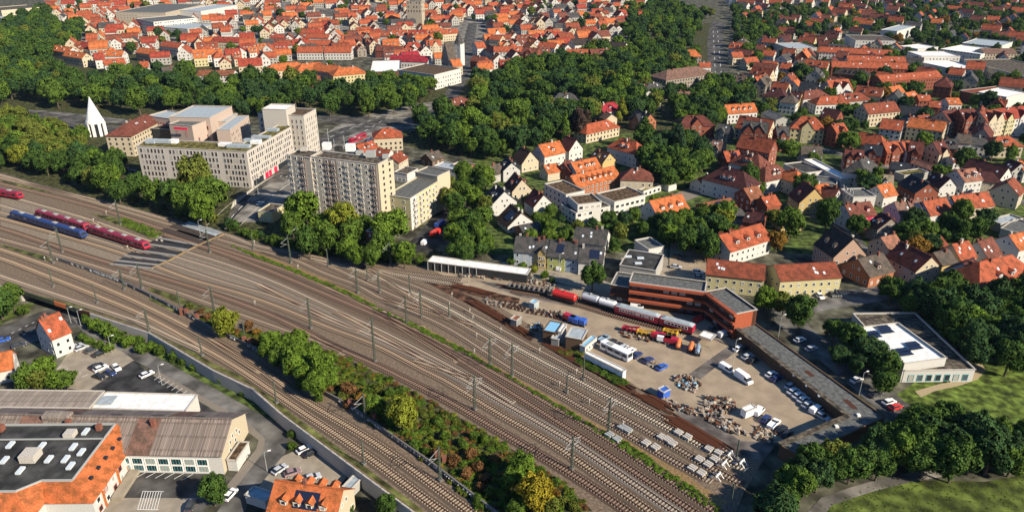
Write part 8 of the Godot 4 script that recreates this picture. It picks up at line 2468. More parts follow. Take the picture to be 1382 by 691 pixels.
func railcar(called: String, a: Vector2, b: Vector2, paint: String, roofm: String, label: String, nose: String, nwin: int, door := ""):
	var d := b - a
	var o := thing(called, label, "train", "", Vector3((a.x + b.x) * 0.5, 0.35, (a.y + b.y) * 0.5), atan2(-d.y, d.x))
	var hl := d.length() * 0.5
	var st := begin()
	var prof := [[-hl, 0.85], [hl, 0.85], [hl, 3.2], [-hl, 3.2]]
	if "f" in nose: prof = [[prof[0][0], 0.85], [hl - 0.2, 0.85], [hl, 1.4], [hl - 1.1, 3.2], [-hl, 3.2]]
	if "b" in nose: prof = [[-hl + 0.2, 0.85]] + prof.slice(1, prof.size() - 1) + [[-hl + 1.1, 3.2], [-hl, 1.4]]
	shell(st, prof, 1.42, 1.42, 3.0, 3.3)
	put("body", st, "paint_" + paint, o)
	st = begin()
	shell(st, [[-hl + (1.2 if "b" in nose else 0.05), 3.2], [hl - (1.2 if "f" in nose else 0.05), 3.2], [hl - 1.4, 3.72], [-hl + 1.4, 3.72]], 1.4, 0.85, 3.2, 3.75)
	put("roof", st, roofm, o)
	for s in [-1.0, 1.0]:
		for k in nwin:
			window(o, Vector3(lerpf(-hl + 1.6, hl - 1.6, (k + 0.5) / nwin), 2.35, s * 1.43), Vector3(0, 0, s), 2.0 * hl / nwin * 0.62, 0.95, "steel_dark" if nose else "frame_white")
	if "f" in nose:
		st = begin()
		face(st, [Vector3(hl - 0.28, 1.9, -1.1), Vector3(hl - 0.28, 1.9, 1.1), Vector3(hl - 0.85, 2.9, 1.1), Vector3(hl - 0.85, 2.9, -1.1)], Vector3.ZERO)
		put("windscreen", st, "glass", o)
	for s in [-1.0, 1.0]:
		st = begin()
		box(st, Vector3(s * hl * 0.68, 0.5, 0), Vector3(3.2, 0.5, 2.2))
		for w in [-1.0, 1.0]:
			for t in [-1.0, 1.0]:
				tube(st, Vector3(s * hl * 0.68 + w * 1.1, 0.42, t * 0.72), Vector3(s * hl * 0.68 + w * 1.1, 0.42, t * 0.85), 0.42, 0.42, 10)
		put("bogie", st, "steel_dark", o)
	st = begin()
	box(st, Vector3(0, 0.68, 0), Vector3(hl * 0.9, 0.5, 2.0))
	put("underframe", st, "steel_dark", o)
	if nose:
		for k in 4:
			st = begin()
			box(st, Vector3(lerpf(-hl * 0.7, hl * 0.7, k / 3.0), 3.8, 0), Vector3(2.4, 0.35, 1.5))
			put("roof_unit", st, "steel_grey", o)
func heap(called: String, poly: PackedVector2Array, n: int, hmax: float, mats: Array, label: String, sd: int):
	var r := RandomNumberGenerator.new()
	r.seed = sd
	var o := thing(called, label, "scrap pile")
	var sts := {}
	var used := {}
	for m in mats: sts[m] = begin()
	var bb := Rect2(poly[0], Vector2.ZERO)
	for p in poly: bb = bb.expand(p)
	var k := 0
	var tries := 0
	while k < n and tries < n * 50:
		tries += 1
		var p := Vector2(r.randf_range(bb.position.x, bb.end.x), r.randf_range(bb.position.y, bb.end.y))
		if not Geometry2D.is_point_in_polygon(p, poly): continue
		k += 1
		var s := Vector3(r.randf_range(0.2, 1.3), r.randf_range(0.15, hmax), r.randf_range(0.2, 0.8))
		var pick = mats[r.randi() % mats.size()]
		used[pick] = 1
		box(sts[pick], Vector3(p.x, s.y * 0.45 + r.randf() * hmax * 0.5, p.y), s, Basis.from_euler(Vector3(r.randf_range(-0.3, 0.3), r.randf() * TAU, r.randf_range(-0.4, 0.4))))
	for m in used:
		var q := put("scrap", sts[m], m, o)
		q.set_meta("kind", "stuff")
func rack_row(called: String, a: Vector2, b: Vector2, n: int, w: float, m: String, label: String):
	var o := thing(called, label, "rail stack")
	var t := (b - a).normalized()
	var nn := Vector2(-t.y, t.x)
	for k in n:
		var st := begin()
		var s := (float(k) / maxf(n - 1, 1) - 0.5) * w
		var j := 0.03 * float((k * 7) % 5)
		var p := a + nn * s + t * (float((k * 13) % 7) * 0.6)
		var q := b + nn * s - t * (float((k * 5) % 7) * 0.7)
		bar(st, Vector3(p.x, 0.3 + j, p.y), Vector3(q.x, 0.3 + j, q.y), w / n * 0.62, 0.3)
		put("rail", st, m if k % 3 else "rust_dark", o)

# ---------------------------------------------------------------- pieces used once or twice
func cut(poly: PackedVector2Array, holes: Array, a: Vector2, b: Vector2) -> Array:
	var d := (b - a).normalized()
	var n := Vector2(-d.y, d.x)
	var out := []
	for s in [1.0, -1.0]:
		var half := PackedVector2Array([a - d * 9000.0, a + d * 9000.0, a + d * 9000.0 + n * s * 9000.0, a - d * 9000.0 + n * s * 9000.0])
		var now: Array = Geometry2D.intersect_polygons(poly, half)
		for h in holes:
			var next := []
			for q in now: next.append_array(Geometry2D.clip_polygons(q, h))
			now = next
		out.append_array(now)
	return out
func tower_front(o: Node3D, a: Vector2, b: Vector2):
	var t := (b - a).normalized()
	var n := Vector2(-t.y, t.x)
	if n.y < 0.0: n = -n
	var l := a.distance_to(b)
	var w := 3.3
	var k := 0
	var turn := atan2(-t.y, t.x)
	while (k + 1) * w < l:
		var c := a + t * (k + 0.5) * w
		var tone := k % 7
		var st := begin()
		var m := "panel_brown" if tone in [2, 3] else ("panel_blue" if tone in [0, 5] else "panel_grey")
		box(st, Vector3(c.x + n.x * 0.12, 15.0, c.y + n.y * 0.12), Vector3(w - 0.2, 29.6, 0.3), Basis(Vector3.UP, turn))
		var f := put("facade_panel", st, m, o)
		for j in 11:
			var y := 1.7 + 2.72 * j
			if tone in [0, 2, 3, 5]:
				st = begin()
				box(st, Vector3(c.x + n.x * 0.45, y - 0.8, c.y + n.y * 0.45), Vector3(2.0, 0.9, 0.45), Basis(Vector3.UP, turn))
				put("balcony", st, "panel_grey" if tone in [0, 5] else "panel_brown", f)
			window(f, Vector3(c.x + n.x * 0.3, y + 0.15, c.y + n.y * 0.3), Vector3(n.x, 0, n.y), 1.35, 1.25)
		k += 1
func row_balconies(o: Node3D, a: Vector2, b: Vector2, floors: int):
	var t := (b - a).normalized()
	var n := Vector2(-t.y, t.x)
	if n.x < 0.0: n = -n
	var cnt := int(a.distance_to(b) / 5.8)
	var st := begin()
	box(st, Vector3((a.x + b.x) * 0.5 + n.x * 0.06, 7.5, (a.y + b.y) * 0.5 + n.y * 0.06), Vector3(a.distance_to(b), 14.6, 0.15), Basis(Vector3.UP, atan2(-t.y, t.x)))
	put("facade_panel", st, "wall_white", o)
	for k in cnt:
		for j in floors:
			var c := a + t * (k + 0.5) * a.distance_to(b) / cnt
			st = begin()
			box(st, Vector3(c.x + n.x * 0.6, 1.2 + 2.8 * j, c.y + n.y * 0.6), Vector3(2.9, 0.95, 1.0), Basis(Vector3.UP, atan2(-t.y, t.x)))
			put("balcony", st, "concrete_light", o)
			window(o, Vector3(c.x + n.x * 0.15, 2.0 + 2.8 * j, c.y + n.y * 0.15), Vector3(n.x, 0, n.y), 2.2, 1.6)
			var e := c + t * 2.6
			window(o, Vector3(e.x + n.x * 0.15, 1.9 + 2.8 * j, e.y + n.y * 0.15), Vector3(n.x, 0, n.y), 1.1, 1.2)
func long_hall(a: Vector2, b: Vector2, w: float, eave: float, top: float, base: float):
	var d := b - a
	var l := d.length()
	var o := thing("workshop_hall", "long workshop hall with weathered grey-brown roof and glazed front", "building", "", Vector3((a.x + b.x) * 0.5, base, (a.y + b.y) * 0.5), atan2(-d.y, d.x))
	var hl := l * 0.5
	var hw := w * 0.5
	var st := begin()
	for s in [-1.0, 1.0]:
		face(st, [Vector3(-hl, 0, s * hw), Vector3(hl, 0, s * hw), Vector3(hl, eave, s * hw), Vector3(-hl, eave, s * hw)], Vector3.ZERO)
	put("wall", st, "wall_white", o)
	for s in [-1.0, 1.0]:
		st = begin()
		face(st, [Vector3(s * hl, 0, -hw), Vector3(s * hl, 0, hw), Vector3(s * hl, eave, hw), Vector3(s * hl, top, 0), Vector3(s * hl, eave, -hw)], Vector3.ZERO)
		put("gable_wall", st, "wall_cream", o)
	var sl := (top - eave) / hw
	var n := int(l / 6.0)
	for s in [-1.0, 1.0]:
		for k in n:
			st = begin()
			var x0 := lerpf(-hl - 0.4, hl + 0.4, float(k) / n)
			var x1 := lerpf(-hl - 0.4, hl + 0.4, float(k + 1) / n) - 0.03
			var up := 0.25 + 0.03 * float((k * 5 + int(s)) % 3)
			face(st, [Vector3(x0, eave - 0.6 * sl + up, s * (hw + 0.6)), Vector3(x1, eave - 0.6 * sl + up, s * (hw + 0.6)), Vector3(x1, top + up, 0), Vector3(x0, top + up, 0)], Vector3.ZERO)
			face(st, [Vector3(x0, eave - 0.6 * sl + up, s * (hw + 0.6)), Vector3(x1, eave - 0.6 * sl + up, s * (hw + 0.6)), Vector3(x1, eave - 0.6 * sl, s * (hw + 0.6)), Vector3(x0, eave - 0.6 * sl, s * (hw + 0.6))], Vector3.ZERO)
			put("roof_sheet", st, "eternit" if (k * 7 + int(s)) % 5 else "roof_brownpink", o)
	st = begin()
	bar(st, Vector3(-hl, top + 0.4, 0), Vector3(hl, top + 0.4, 0), 0.7, 0.25)
	put("ridge_cap", st, "eternit", o)
	var x := hl - 32.0
	while x < hl - 5.0:
		for y in [1.5, 3.7]:
			window(o, Vector3(x, y, hw + 0.03), Vector3(0, 0, 1), 3.0, 1.95, "frame_white")
			for j in 3:
				st = begin()
				box(st, Vector3(x - 0.75 + 0.75 * j, y, hw + 0.1), Vector3(0.07, 1.8, 0.06))
				put("glazing_bar", st, "paint_teal", o)
		x += 3.35
	for g in [[1.0, 6.3], [-1.5, 6.0], [2.8, 5.6], [-0.2, 4.0], [3.4, 3.6], [-3.0, 4.4]]:
		window(o, Vector3(hl + 0.03, g[1], g[0]), Vector3(1, 0, 0), 0.9, 1.2)
	for c in [[-8.0, 2.5], [14.0, 2.0]]:
		st = begin()
		box(st, Vector3(c[0], top - c[1] * sl + 0.9, c[1]), Vector3(1.0, 2.2, 1.0))
		box(st, Vector3(c[0], top - c[1] * sl + 2.05, c[1]), Vector3(1.25, 0.2, 1.25))
		put("chimney", st, "chimney", o)
	st = begin()
	box(st, Vector3(-12, top + 0.6, 0.5), Vector3(7.0, 1.2, 2.4))
	put("roof_monitor", st, "tan_sheet", o)
	for k in 5:
		st = begin()
		box(st, Vector3(-20.0 + 11.0 * k, top - 2.2 * sl + 0.42, -2.2), Vector3(3.2, 0.12, 1.1), Basis(Vector3.RIGHT, -atan(sl)))
		put("skylight", st, "steel_dark", o)
func orange_hall(b: Vector2, c: Vector2, a: Vector2):
	var t := (c - b).normalized()
	var n := Vector2(-t.y, t.x)
	if n.dot(a - b) < 0.0: n = -n
	var l := 42.0
	var w := 34.0
	var o := thing("orange_roofed_hall", "white market hall with flat black roof and bright orange tiled skirt", "building")
	var q := func(u: float, v: float, y: float) -> Vector3: return Vector3(b.x + t.x * u + n.x * v, y, b.y + t.y * u + n.y * v)
	var lo := 1.6
	var hi := 6.5
	var st := begin()
	var inside: Vector3 = q.call(l * 0.5, w * 0.5, 0.0)
	var base := [[-0.5, -4.2], [22.0, -4.2], [22.0, 7.0], [27.5, 7.0], [27.5, w], [-0.5, w]]
	for k in base.size():
		var e = base[k]; var f = base[(k + 1) % base.size()]
		face(st, [q.call(e[0], e[1], -4.0), q.call(f[0], f[1], -4.0), q.call(f[0], f[1], lo), q.call(e[0], e[1], lo)], inside)
	put("wall", st, "wall_white", o)
	st = begin()
	face(st, [q.call(-0.8, 0.0, hi), q.call(20.5, 0.0, hi), q.call(22.8, -4.9, lo), q.call(-0.8, -4.9, lo)], inside)
	face(st, [q.call(20.5, 0.0, hi), q.call(20.5, 7.0, hi), q.call(22.8, 7.0, lo), q.call(22.8, -4.9, lo)], inside)
	put("tiled_skirt", st, "roof_orange", o)
	st = begin()
	face(st, [q.call(20.5, 7.0, hi), q.call(24.0, 11.0, hi), q.call(28.2, 6.4, lo), q.call(22.8, 6.4, lo)], inside)
	face(st, [q.call(24.0, 11.0, hi), q.call(24.0, w, hi), q.call(28.6, w, lo), q.call(28.2, 6.4, lo)], inside)
	put("tiled_skirt", st, "roof_orange", o)
	st = begin()
	face(st, [q.call(-0.8, -4.9, lo), q.call(-0.8, 0.0, hi), q.call(-0.8, 3.0, hi), q.call(-0.8, 3.0, -4.0), q.call(-0.8, -4.1, -4.0)], inside)
	put("gable_wall", st, "orange_plaster", o)
	st = begin()
	var flat := PackedVector2Array()
	for g in [[-0.5, 0.0], [20.5, 0.0], [20.5, 7.0], [24.0, 11.0], [24.0, w], [-0.5, w]]:
		var v: Vector3 = q.call(g[0], g[1], 0.0)
		flat.append(Vector2(v.x, v.z))
	sheet(st, flat, hi - 0.25)
	put("flat_roof", st, "felt", o)
	st = begin()
	for k in flat.size():
		var e := flat[k]; var f := flat[(k + 1) % flat.size()]
		bar(st, Vector3(e.x, hi, e.y), Vector3(f.x, hi, f.y), 0.35, 0.5)
	bar(st, q.call(5.5, 0.0, hi + 0.1), q.call(5.5, w, hi + 0.1), 0.3, 0.3)
	put("roof_edge", st, "steel_grey", o)
	for g in [[8.5, 6.0], [8.0, 14.0], [7.5, 22.0], [13.0, 5.5], [13.0, 9.5], [13.2, 20.0], [13.0, 27.0], [17.0, 14.0], [17.5, 20.0], [18.5, 27.0], [2.5, 6.0], [10.5, 3.0], [15.5, 3.0]]:
		st = begin()
		var v: Vector3 = q.call(g[0], g[1], hi + 0.05)
		box(st, v, Vector3(1.1, 0.55, 2.4), Basis(Vector3.UP, atan2(t.x, t.y)))
		put("skylight", st, "skylight", o)
	for g in [[12.5, 14.0, 3.6, 2.0], [4.0, 9.0, 2.4, 1.4], [1.5, 3.0, 1.2, 1.6], [1.5, 28.0, 1.6, 1.6]]:
		st = begin()
		var v: Vector3 = q.call(g[0], g[1], hi + float(g[3]) * 0.5 - 0.2)
		box(st, v, Vector3(g[2], g[3], g[2]), Basis(Vector3.UP, atan2(t.x, t.y)))
		put("roof_plant", st, "concrete_light" if g[2] > 2.0 else "chimney", o)
	for k in 5:
		st = begin()
		var v: Vector3 = q.call(3.0 + 3.6 * k, -2.2, 4.45)
		box(st, v, Vector3(0.9, 0.5, 1.0), Basis(Vector3.UP, atan2(t.x, t.y)))
		put("roof_window", st, "glass", o)
	for k in 6:
		for j in 2:
			var v: Vector3 = q.call(1.8 + 3.6 * k, -4.23, -2.6 + 2.6 * j)
			window(o, v, Vector3(-n.x, 0, -n.y), 1.5, 1.5, "frame_red" if (k + j) % 2 else "frame_white")
		if k % 2:
			st = begin()
			var v2: Vector3 = q.call(0.0 + 3.6 * k, -4.26, -1.3)
			box(st, v2, Vector3(0.1, 4.9, 1.2), Basis(Vector3.UP, atan2(t.x, t.y) + PI / 2))
			put("orange_panel", st, "orange_plaster", o)
	st = begin()
	box(st, q.call(7.5, -5.8, -3.5), Vector3(2.4, 1.1, 17.0), Basis(Vector3.UP, atan2(t.x, t.y)))
	put("loading_ramp", st, "forecourt", o)
func far_house_meshes():
	if not meshes.has("far_wall"):
		var st := begin()
		for s in [-1.0, 1.0]:
			face(st, [Vector3(-0.5, 0, s * 5.2), Vector3(0.5, 0, s * 5.2), Vector3(0.5, 7.5, s * 5.2), Vector3(-0.5, 7.5, s * 5.2)], Vector3.ZERO)
			face(st, [Vector3(s * 0.5, 0, -5.2), Vector3(s * 0.5, 0, 5.2), Vector3(s * 0.5, 7.5, 5.2), Vector3(s * 0.5, 12.2, 0), Vector3(s * 0.5, 7.5, -5.2)], Vector3.ZERO)
		meshes.far_wall = st.commit()
		st = begin()
		for s in [-1.0, 1.0]:
			face(st, [Vector3(-0.53, 7.2, s * 5.8), Vector3(0.53, 7.2, s * 5.8), Vector3(0.53, 12.5, 0), Vector3(-0.53, 12.5, 0)], Vector3.ZERO)
		box(st, Vector3(0.2, 12.9, 0.4), Vector3(0.06, 1.8, 0.8))
		meshes.far_roof = st.commit()
		st = begin()
		for s in [-1.0, 1.0]:
			for k in 5:
				for y in [2.0, 5.0]:
					box(st, Vector3(-0.4 + 0.2 * k, y, s * 5.22), Vector3(0.075, 1.4, 0.08))
			for k in 3:
				for y in [2.0, 5.0, 8.4]:
					if y < 8.0 or k == 1: box(st, Vector3(s * 0.5, y, -2.8 + 2.8 * k), Vector3(0.008, 1.4, 1.0))
		meshes.far_window = st.commit()

# ---- which ground is taken already, in cells of 20 m
func claim(p: Vector2, r: float):
	var key := Vector2i((p / 20.0).floor())
	if not spots.has(key): spots[key] = []
	spots[key].append(Vector3(p.x, p.y, r))
func is_free(p: Vector2, r: float) -> bool:
	var key := Vector2i((p / 20.0).floor())
	for dx in [-1, 0, 1]:
		for dy in [-1, 0, 1]:
			for s in spots.get(key + Vector2i(dx, dy), []):
				if Vector2(s.x, s.y).distance_to(p) < r + s.z: return false
	return true
func street(line: PackedVector2Array, half: float, y: float, m: String, called: String):
	var st := begin()
	var l := smooth(line, 8.0)
	strip(st, l, half, y)
	put(numbered(called), st, m).set_meta("kind", "structure")
	for p in l: claim(p, half + 8.0)
func scatter(poly: PackedVector2Array, n: int, r: RandomNumberGenerator, room: Callable) -> Array:
	var bb := Rect2(poly[0], Vector2.ZERO)
	for p in poly: bb = bb.expand(p)
	var out := []
	for tries in n * 40:
		if out.size() >= n: break
		var p := Vector2(r.randf_range(bb.position.x, bb.end.x), r.randf_range(bb.position.y, bb.end.y))
		if not Geometry2D.is_point_in_polygon(p, poly): continue
		var s: float = room.call()
		if not is_free(p, s): continue
		claim(p, s)
		out.append(Vector3(p.x, p.y, s))
	return out
func fill_houses(o: Node3D, poly: PackedVector2Array, n: int, room: float, deg: float, sd: int):
	far_house_meshes()
	var r := RandomNumberGenerator.new()
	r.seed = sd
	var roofs := ["redorange", "redorange", "redorange", "orange", "orange", "red", "red", "brownred", "brickred", "brickred", "slate"] if sd == 1 else ["redorange", "redorange", "brownred", "brownred", "brickred", "brickred", "maroon", "darkred", "orange", "slate"]
	var by := {}
	var walls := [[], [], []]
	var all := []
	for p in scatter(poly, n, r, func(): return room * 0.5):
		var turn := deg + r.randfn() * 5.0 + (90.0 if r.randf() < 0.42 else 0.0)
		var t := Transform3D(Basis(Vector3.UP, deg_to_rad(turn)) * Basis.from_scale(Vector3(r.randf_range(10.0, 19.0), r.randf_range(0.85, 1.2), r.randf_range(0.9, 1.15))), Vector3(p.x, 0, p.y))
		var k: String = roofs[r.randi() % roofs.size()]
		if not by.has(k): by[k] = []
		by[k].append(t)
		walls[r.randi() % 3].append(t)
		all.append(t)
	for k in by: mass("roof", meshes.far_roof, "roof_" + k, by[k], "", "", o)
	mass("wall", meshes.far_wall, "wall_white", walls[0], "", "", o)
	mass("wall", meshes.far_wall, "wall_cream", walls[1], "", "", o)
	mass("wall", meshes.far_wall, "wall_pale", walls[2], "", "", o)
	mass("window", meshes.far_window, "glass", all, "", "", o)
func fill_trees(woods: Dictionary, poly: PackedVector2Array, n: int, spacing: float, r0: float, r1: float, mix: String, sd: int):
	var leaves := []
	var w := mix.split(" ")
	for k in range(0, w.size(), 2):
		for j in int(w[k + 1]): leaves.append(w[k])
	var r := RandomNumberGenerator.new()
	r.seed = sd
	for p in scatter(poly, n, r, func(): return r.randf_range(r0, r1) * 0.62 * spacing):
		var k: String = leaves[r.randi() % leaves.size()]
		if not woods.has(k): woods[k] = []
		woods[k].append(Vector3(p.x, p.y, p.z / 0.62 / spacing))
func plant(o: Node3D, woods: Dictionary):
	var trunks := []
	for leaf in woods:
		var sets := [[], [], [], []]
		var k := 0
		for p in woods[leaf]:
			k += 1
			var b := Basis(Vector3.UP, float(k) * 1.7) * Basis.from_scale(Vector3(p.z, p.z * (0.9 + 0.25 * float(k % 5) / 4.0), p.z))
			sets[k % 4].append(Transform3D(b, Vector3(p.x, p.z * 1.25, p.y)))
			trunks.append(Transform3D(Basis.from_scale(Vector3(p.z * 1.3, p.z * 1.5, p.z * 1.3)), Vector3(p.x, 0, p.y)))
		for j in 4:
			if sets[j]: mass("crown", crown["broad%d" % j], "leaf_" + leaf, sets[j], "", "", o)
	mass("trunk", crown.trunk, "bark", trunks, "", "", o)
func wagon(called: String, a: Vector2, b: Vector2, paint: String, label: String, tanks: int):
	var d := b - a
	var o := thing(called, label, "railway wagon", "", Vector3((a.x + b.x) * 0.5, 0.35, (a.y + b.y) * 0.5), atan2(-d.y, d.x))
	var hl := d.length() * 0.5
	var st := begin()
	box(st, Vector3(0, 0.95, 0), Vector3(hl * 2.0, 0.3, 2.5))
	put("underframe", st, "steel_dark", o)
	for s in [-1.0, 1.0]:
		st = begin()
		for w in [-1.0, 1.0]:
			for t in [-0.76, 0.76]: tube(st, Vector3(s * hl * 0.65 + w * 0.95, 0.42, t - 0.07), Vector3(s * hl * 0.65 + w * 0.95, 0.42, t + 0.07), 0.45, 0.45, 10)
		box(st, Vector3(s * hl * 0.65, 0.55, 0), Vector3(2.6, 0.35, 2.0))
		put("bogie", st, "steel_dark", o)
	for k in tanks:
		st = begin()
		var x0 := -hl + 0.5 + 2.0 * hl / tanks * k
		var x1 := -hl + 2.0 * hl / tanks * (k + 1) - 0.5
		tube(st, Vector3(x0, 2.35, 0), Vector3(x1, 2.35, 0), 1.3, 1.3, 16)
		tube(st, Vector3(x0 - 0.35, 2.35, 0), Vector3(x0, 2.35, 0), 0.9, 1.3, 16)
		tube(st, Vector3(x1, 2.35, 0), Vector3(x1 + 0.35, 2.35, 0), 1.3, 0.9, 16)
		put("barrel", st, "paint_" + ("silver" if k == 0 and paint != "red" else ("red" if paint == "red" else "white")), o)
		st = begin()
		tube(st, Vector3((x0 + x1) * 0.5, 3.5, 0), Vector3((x0 + x1) * 0.5, 4.0, 0), 0.5, 0.5, 10)
		bar(st, Vector3(x0 + 0.3, 3.72, 0), Vector3(x1 - 0.3, 3.72, 0), 0.7, 0.08)
		put("dome", st, "steel_grey" if paint != "red" else "paint_red", o)
	if tanks == 0:
		st = begin()
		for k in 9: box(st, Vector3(lerpf(-hl * 0.9, hl * 0.9, k / 8.0), 1.5, 0), Vector3(0.4, 0.9, 2.2))
		put("load", st, "concrete_dark", o)
func bus(a: Vector2, b: Vector2, paint: String, label: String):
	var d := b - a
	var o := thing("bus", label, "bus", "", Vector3((a.x + b.x) * 0.5, 0, (a.y + b.y) * 0.5), atan2(-d.y, d.x))
	var hl := maxf(d.length() * 0.5, 5.5)
	var st := begin()
	shell(st, [[-hl, 0.4], [hl, 0.4], [hl, 1.5], [hl - 0.25, 3.0], [-hl, 3.05]], 1.25, 1.2, 2.6, 3.05)
	put("body", st, "paint_" + paint, o)
	for s in [-1.0, 1.0]:
		for k in 7: window(o, Vector3(lerpf(-hl + 0.6, hl - 0.6, (k + 0.5) / 7.0), 1.95, s * 1.27), Vector3(0, 0, s), 2.0 * hl / 8.0, 0.95, "steel_dark")
		for x in [-0.55, 0.6]:
			var m := MeshInstance3D.new()
			m.name = "wheel"
			m.mesh = wheel_mesh()
			m.scale = Vector3.ONE * 1.45
			m.position = Vector3(hl * x, 0.47, s * 1.1)
			o.add_child(m, true)
	st = begin()
	face(st, [Vector3(hl + 0.01, 1.5, -1.1), Vector3(hl + 0.01, 1.5, 1.1), Vector3(hl - 0.2, 2.8, 1.1), Vector3(hl - 0.2, 2.8, -1.1)], Vector3.ZERO)
	put("windscreen", st, "glass", o)
	st = begin()
	box(st, Vector3(-hl * 0.4, 3.15, 0), Vector3(2.2, 0.3, 1.4))
	put("roof_unit", st, "steel_grey", o)
func lorry(at: Vector2, deg: float, paint: String, label: String):
	var o := thing("lorry", label, "lorry", "", Vector3(at.x, 0, at.y), deg_to_rad(deg))
	var tank := "tank" in label
	var small := "small" in label or "tractor" in label
	var frame := "frame" in label or "crane" in label or "excavator" in label
	var l := 2.6 if small else 4.6
	var st := begin()
	box(st, Vector3(0, 0.75, 0), Vector3(l, 0.25, 1.9))
	put("chassis", st, "steel_dark", o)
	st = begin()
	if tank:
		tube(st, Vector3(-l * 0.42, 1.55, 0), Vector3(l * 0.42, 1.55, 0), 0.75, 0.75, 14)
		tube(st, Vector3(l * 0.42, 1.55, 0), Vector3(l * 0.42 + 0.35, 1.55, 0), 0.75, 0.4, 14)
	elif frame:
		for k in 4: box(st, Vector3(lerpf(-l * 0.5, l * 0.5, k / 3.0), 1.3, 0), Vector3(0.3, 1.0, 1.9))
		for s in [-0.85, 0.85]: bar(st, Vector3(-l * 0.5, 1.75, s), Vector3(l * 0.5, 1.75, s), 0.22, 0.3)
		bar(st, Vector3(-l * 0.4, 1.6, 0), Vector3(l * 0.75, 3.0, 0.2), 0.4, 0.4)
	else:
		box(st, Vector3(-0.1, 1.7, 0), Vector3(l * 0.95, 1.6, 2.0))
	put("load_body", st, "paint_" + paint, o)
	if "lorry" in label or "excavator" in label or "tractor" in label:
		st = begin()
		shell(st, [[l * 0.5, 0.5], [l * 0.5 + 1.7, 0.5], [l * 0.5 + 1.75, 1.5], [l * 0.5 + 1.4, 2.5], [l * 0.5, 2.5]], 1.0, 0.95, 1.6, 2.5)
		put("cab", st, "paint_" + paint, o)
		st = begin()
		face(st, [Vector3(l * 0.5 + 1.78, 1.5, -0.85), Vector3(l * 0.5 + 1.78, 1.5, 0.85), Vector3(l * 0.5 + 1.48, 2.35, 0.85), Vector3(l * 0.5 + 1.48, 2.35, -0.85)], Vector3.ZERO)
		put("windscreen", st, "glass", o)
	for x in [-0.32, 0.36]:
		for s in [-1.0, 1.0]:
			var m := MeshInstance3D.new()
			m.name = "wheel"
			m.mesh = wheel_mesh()
			m.scale = Vector3.ONE * 1.3
			m.position = Vector3(l * x, 0.43, s * 0.9)
			o.add_child(m, true)
func wheelset(x: float, z: float, turn: float):
	var o := thing("wheelset", "dark railway wheelset stored in the long row of wheelsets in the yard", "wheelset", "row of stored railway wheelsets", Vector3(x, 0, z), turn)
	if not meshes.has("axle"):
		var st := begin()
		tube(st, Vector3(-1.0, 0.47, 0), Vector3(1.0, 0.47, 0), 0.09, 0.09, 6)
		meshes.axle = st.commit()
		st = begin()
		tube(st, Vector3(-0.07, 0.47, 0), Vector3(0.07, 0.47, 0), 0.47, 0.45, 12)
		meshes.disc = st.commit()
	for k in [["axle", 0.0, "rust"], ["disc", -0.75, "rust_dark"], ["disc", 0.75, "steel_dark"]]:
		var m := MeshInstance3D.new()
		m.name = k[0] if k[0] == "axle" else "wheel"
		m.mesh = meshes[k[0]]
		m.position.x = k[1]
		m.set_surface_override_material(0, M[k[2]])
		o.add_child(m, true)
func slab_stack(x: float, z: float, m: String, label: String):
	var o := thing("slab_stack", label, "slab stack", "slab stacks on the right-hand sidings", Vector3(x, 0.3, z), 0.75)
	var r := RandomNumberGenerator.new()
	r.seed = int(absf(x * 10.0) + absf(z * 7.0))
	for k in 6:
		var st := begin()
		box(st, Vector3((k % 3 - 1) * 0.72 + r.randf_range(-0.05, 0.05), 0.18 + 0.3 * float(k / 3), r.randf_range(-0.1, 0.1)), Vector3(0.56, 0.26, 1.9), Basis(Vector3.UP, r.randf_range(-0.06, 0.06)))
		put("slab", st, m, o)
func buffer_stop(x: float, z: float, label: String):
	var o := thing("buffer_stop", label, "buffer stop", "buffer stops of the sidings", Vector3(x, 0, z), -0.75)
	for s in [-0.75, 0.75]:
		var st := begin()
		bar(st, Vector3(-1.6, 0.3, s), Vector3(0.3, 1.5, s), 0.16, 0.16)
		bar(st, Vector3(0.3, 0.2, s), Vector3(0.3, 1.6, s), 0.16, 0.16)
		bar(st, Vector3(1.4, 0.3, s), Vector3(0.3, 1.4, s), 0.16, 0.16)
		put("frame", st, "frame_white", o)
	var st2 := begin()
	box(st2, Vector3(0.2, 1.3, 0), Vector3(0.25, 0.45, 2.4))
	put("buffer_beam", st2, "frame_white", o)
	for s in [-0.85, 0.85]:
		st2 = begin()
		tube(st2, Vector3(-0.1, 1.3, s), Vector3(-0.5, 1.3, s), 0.2, 0.22, 8)
		put("buffer", st2, "steel_dark", o)
func lamp(x: float, y: float, z: float, h: float, label: String):
	var o := thing("street_lamp", label, "street lamp", "street lamps", Vector3(x, y, z), 0.4)
	var st := begin()
	tube(st, Vector3(0, 0, 0), Vector3(0, h, 0), 0.1, 0.06, 6)
	bar(st, Vector3(0, h, 0), Vector3(1.1, h + 0.2, 0), 0.07, 0.07)
	put("pole", st, "steel_grey", o)
	st = begin()
	box(st, Vector3(1.3, h + 0.2, 0), Vector3(0.8, 0.14, 0.35))
	put("lamp_head", st, "frame_white", o)
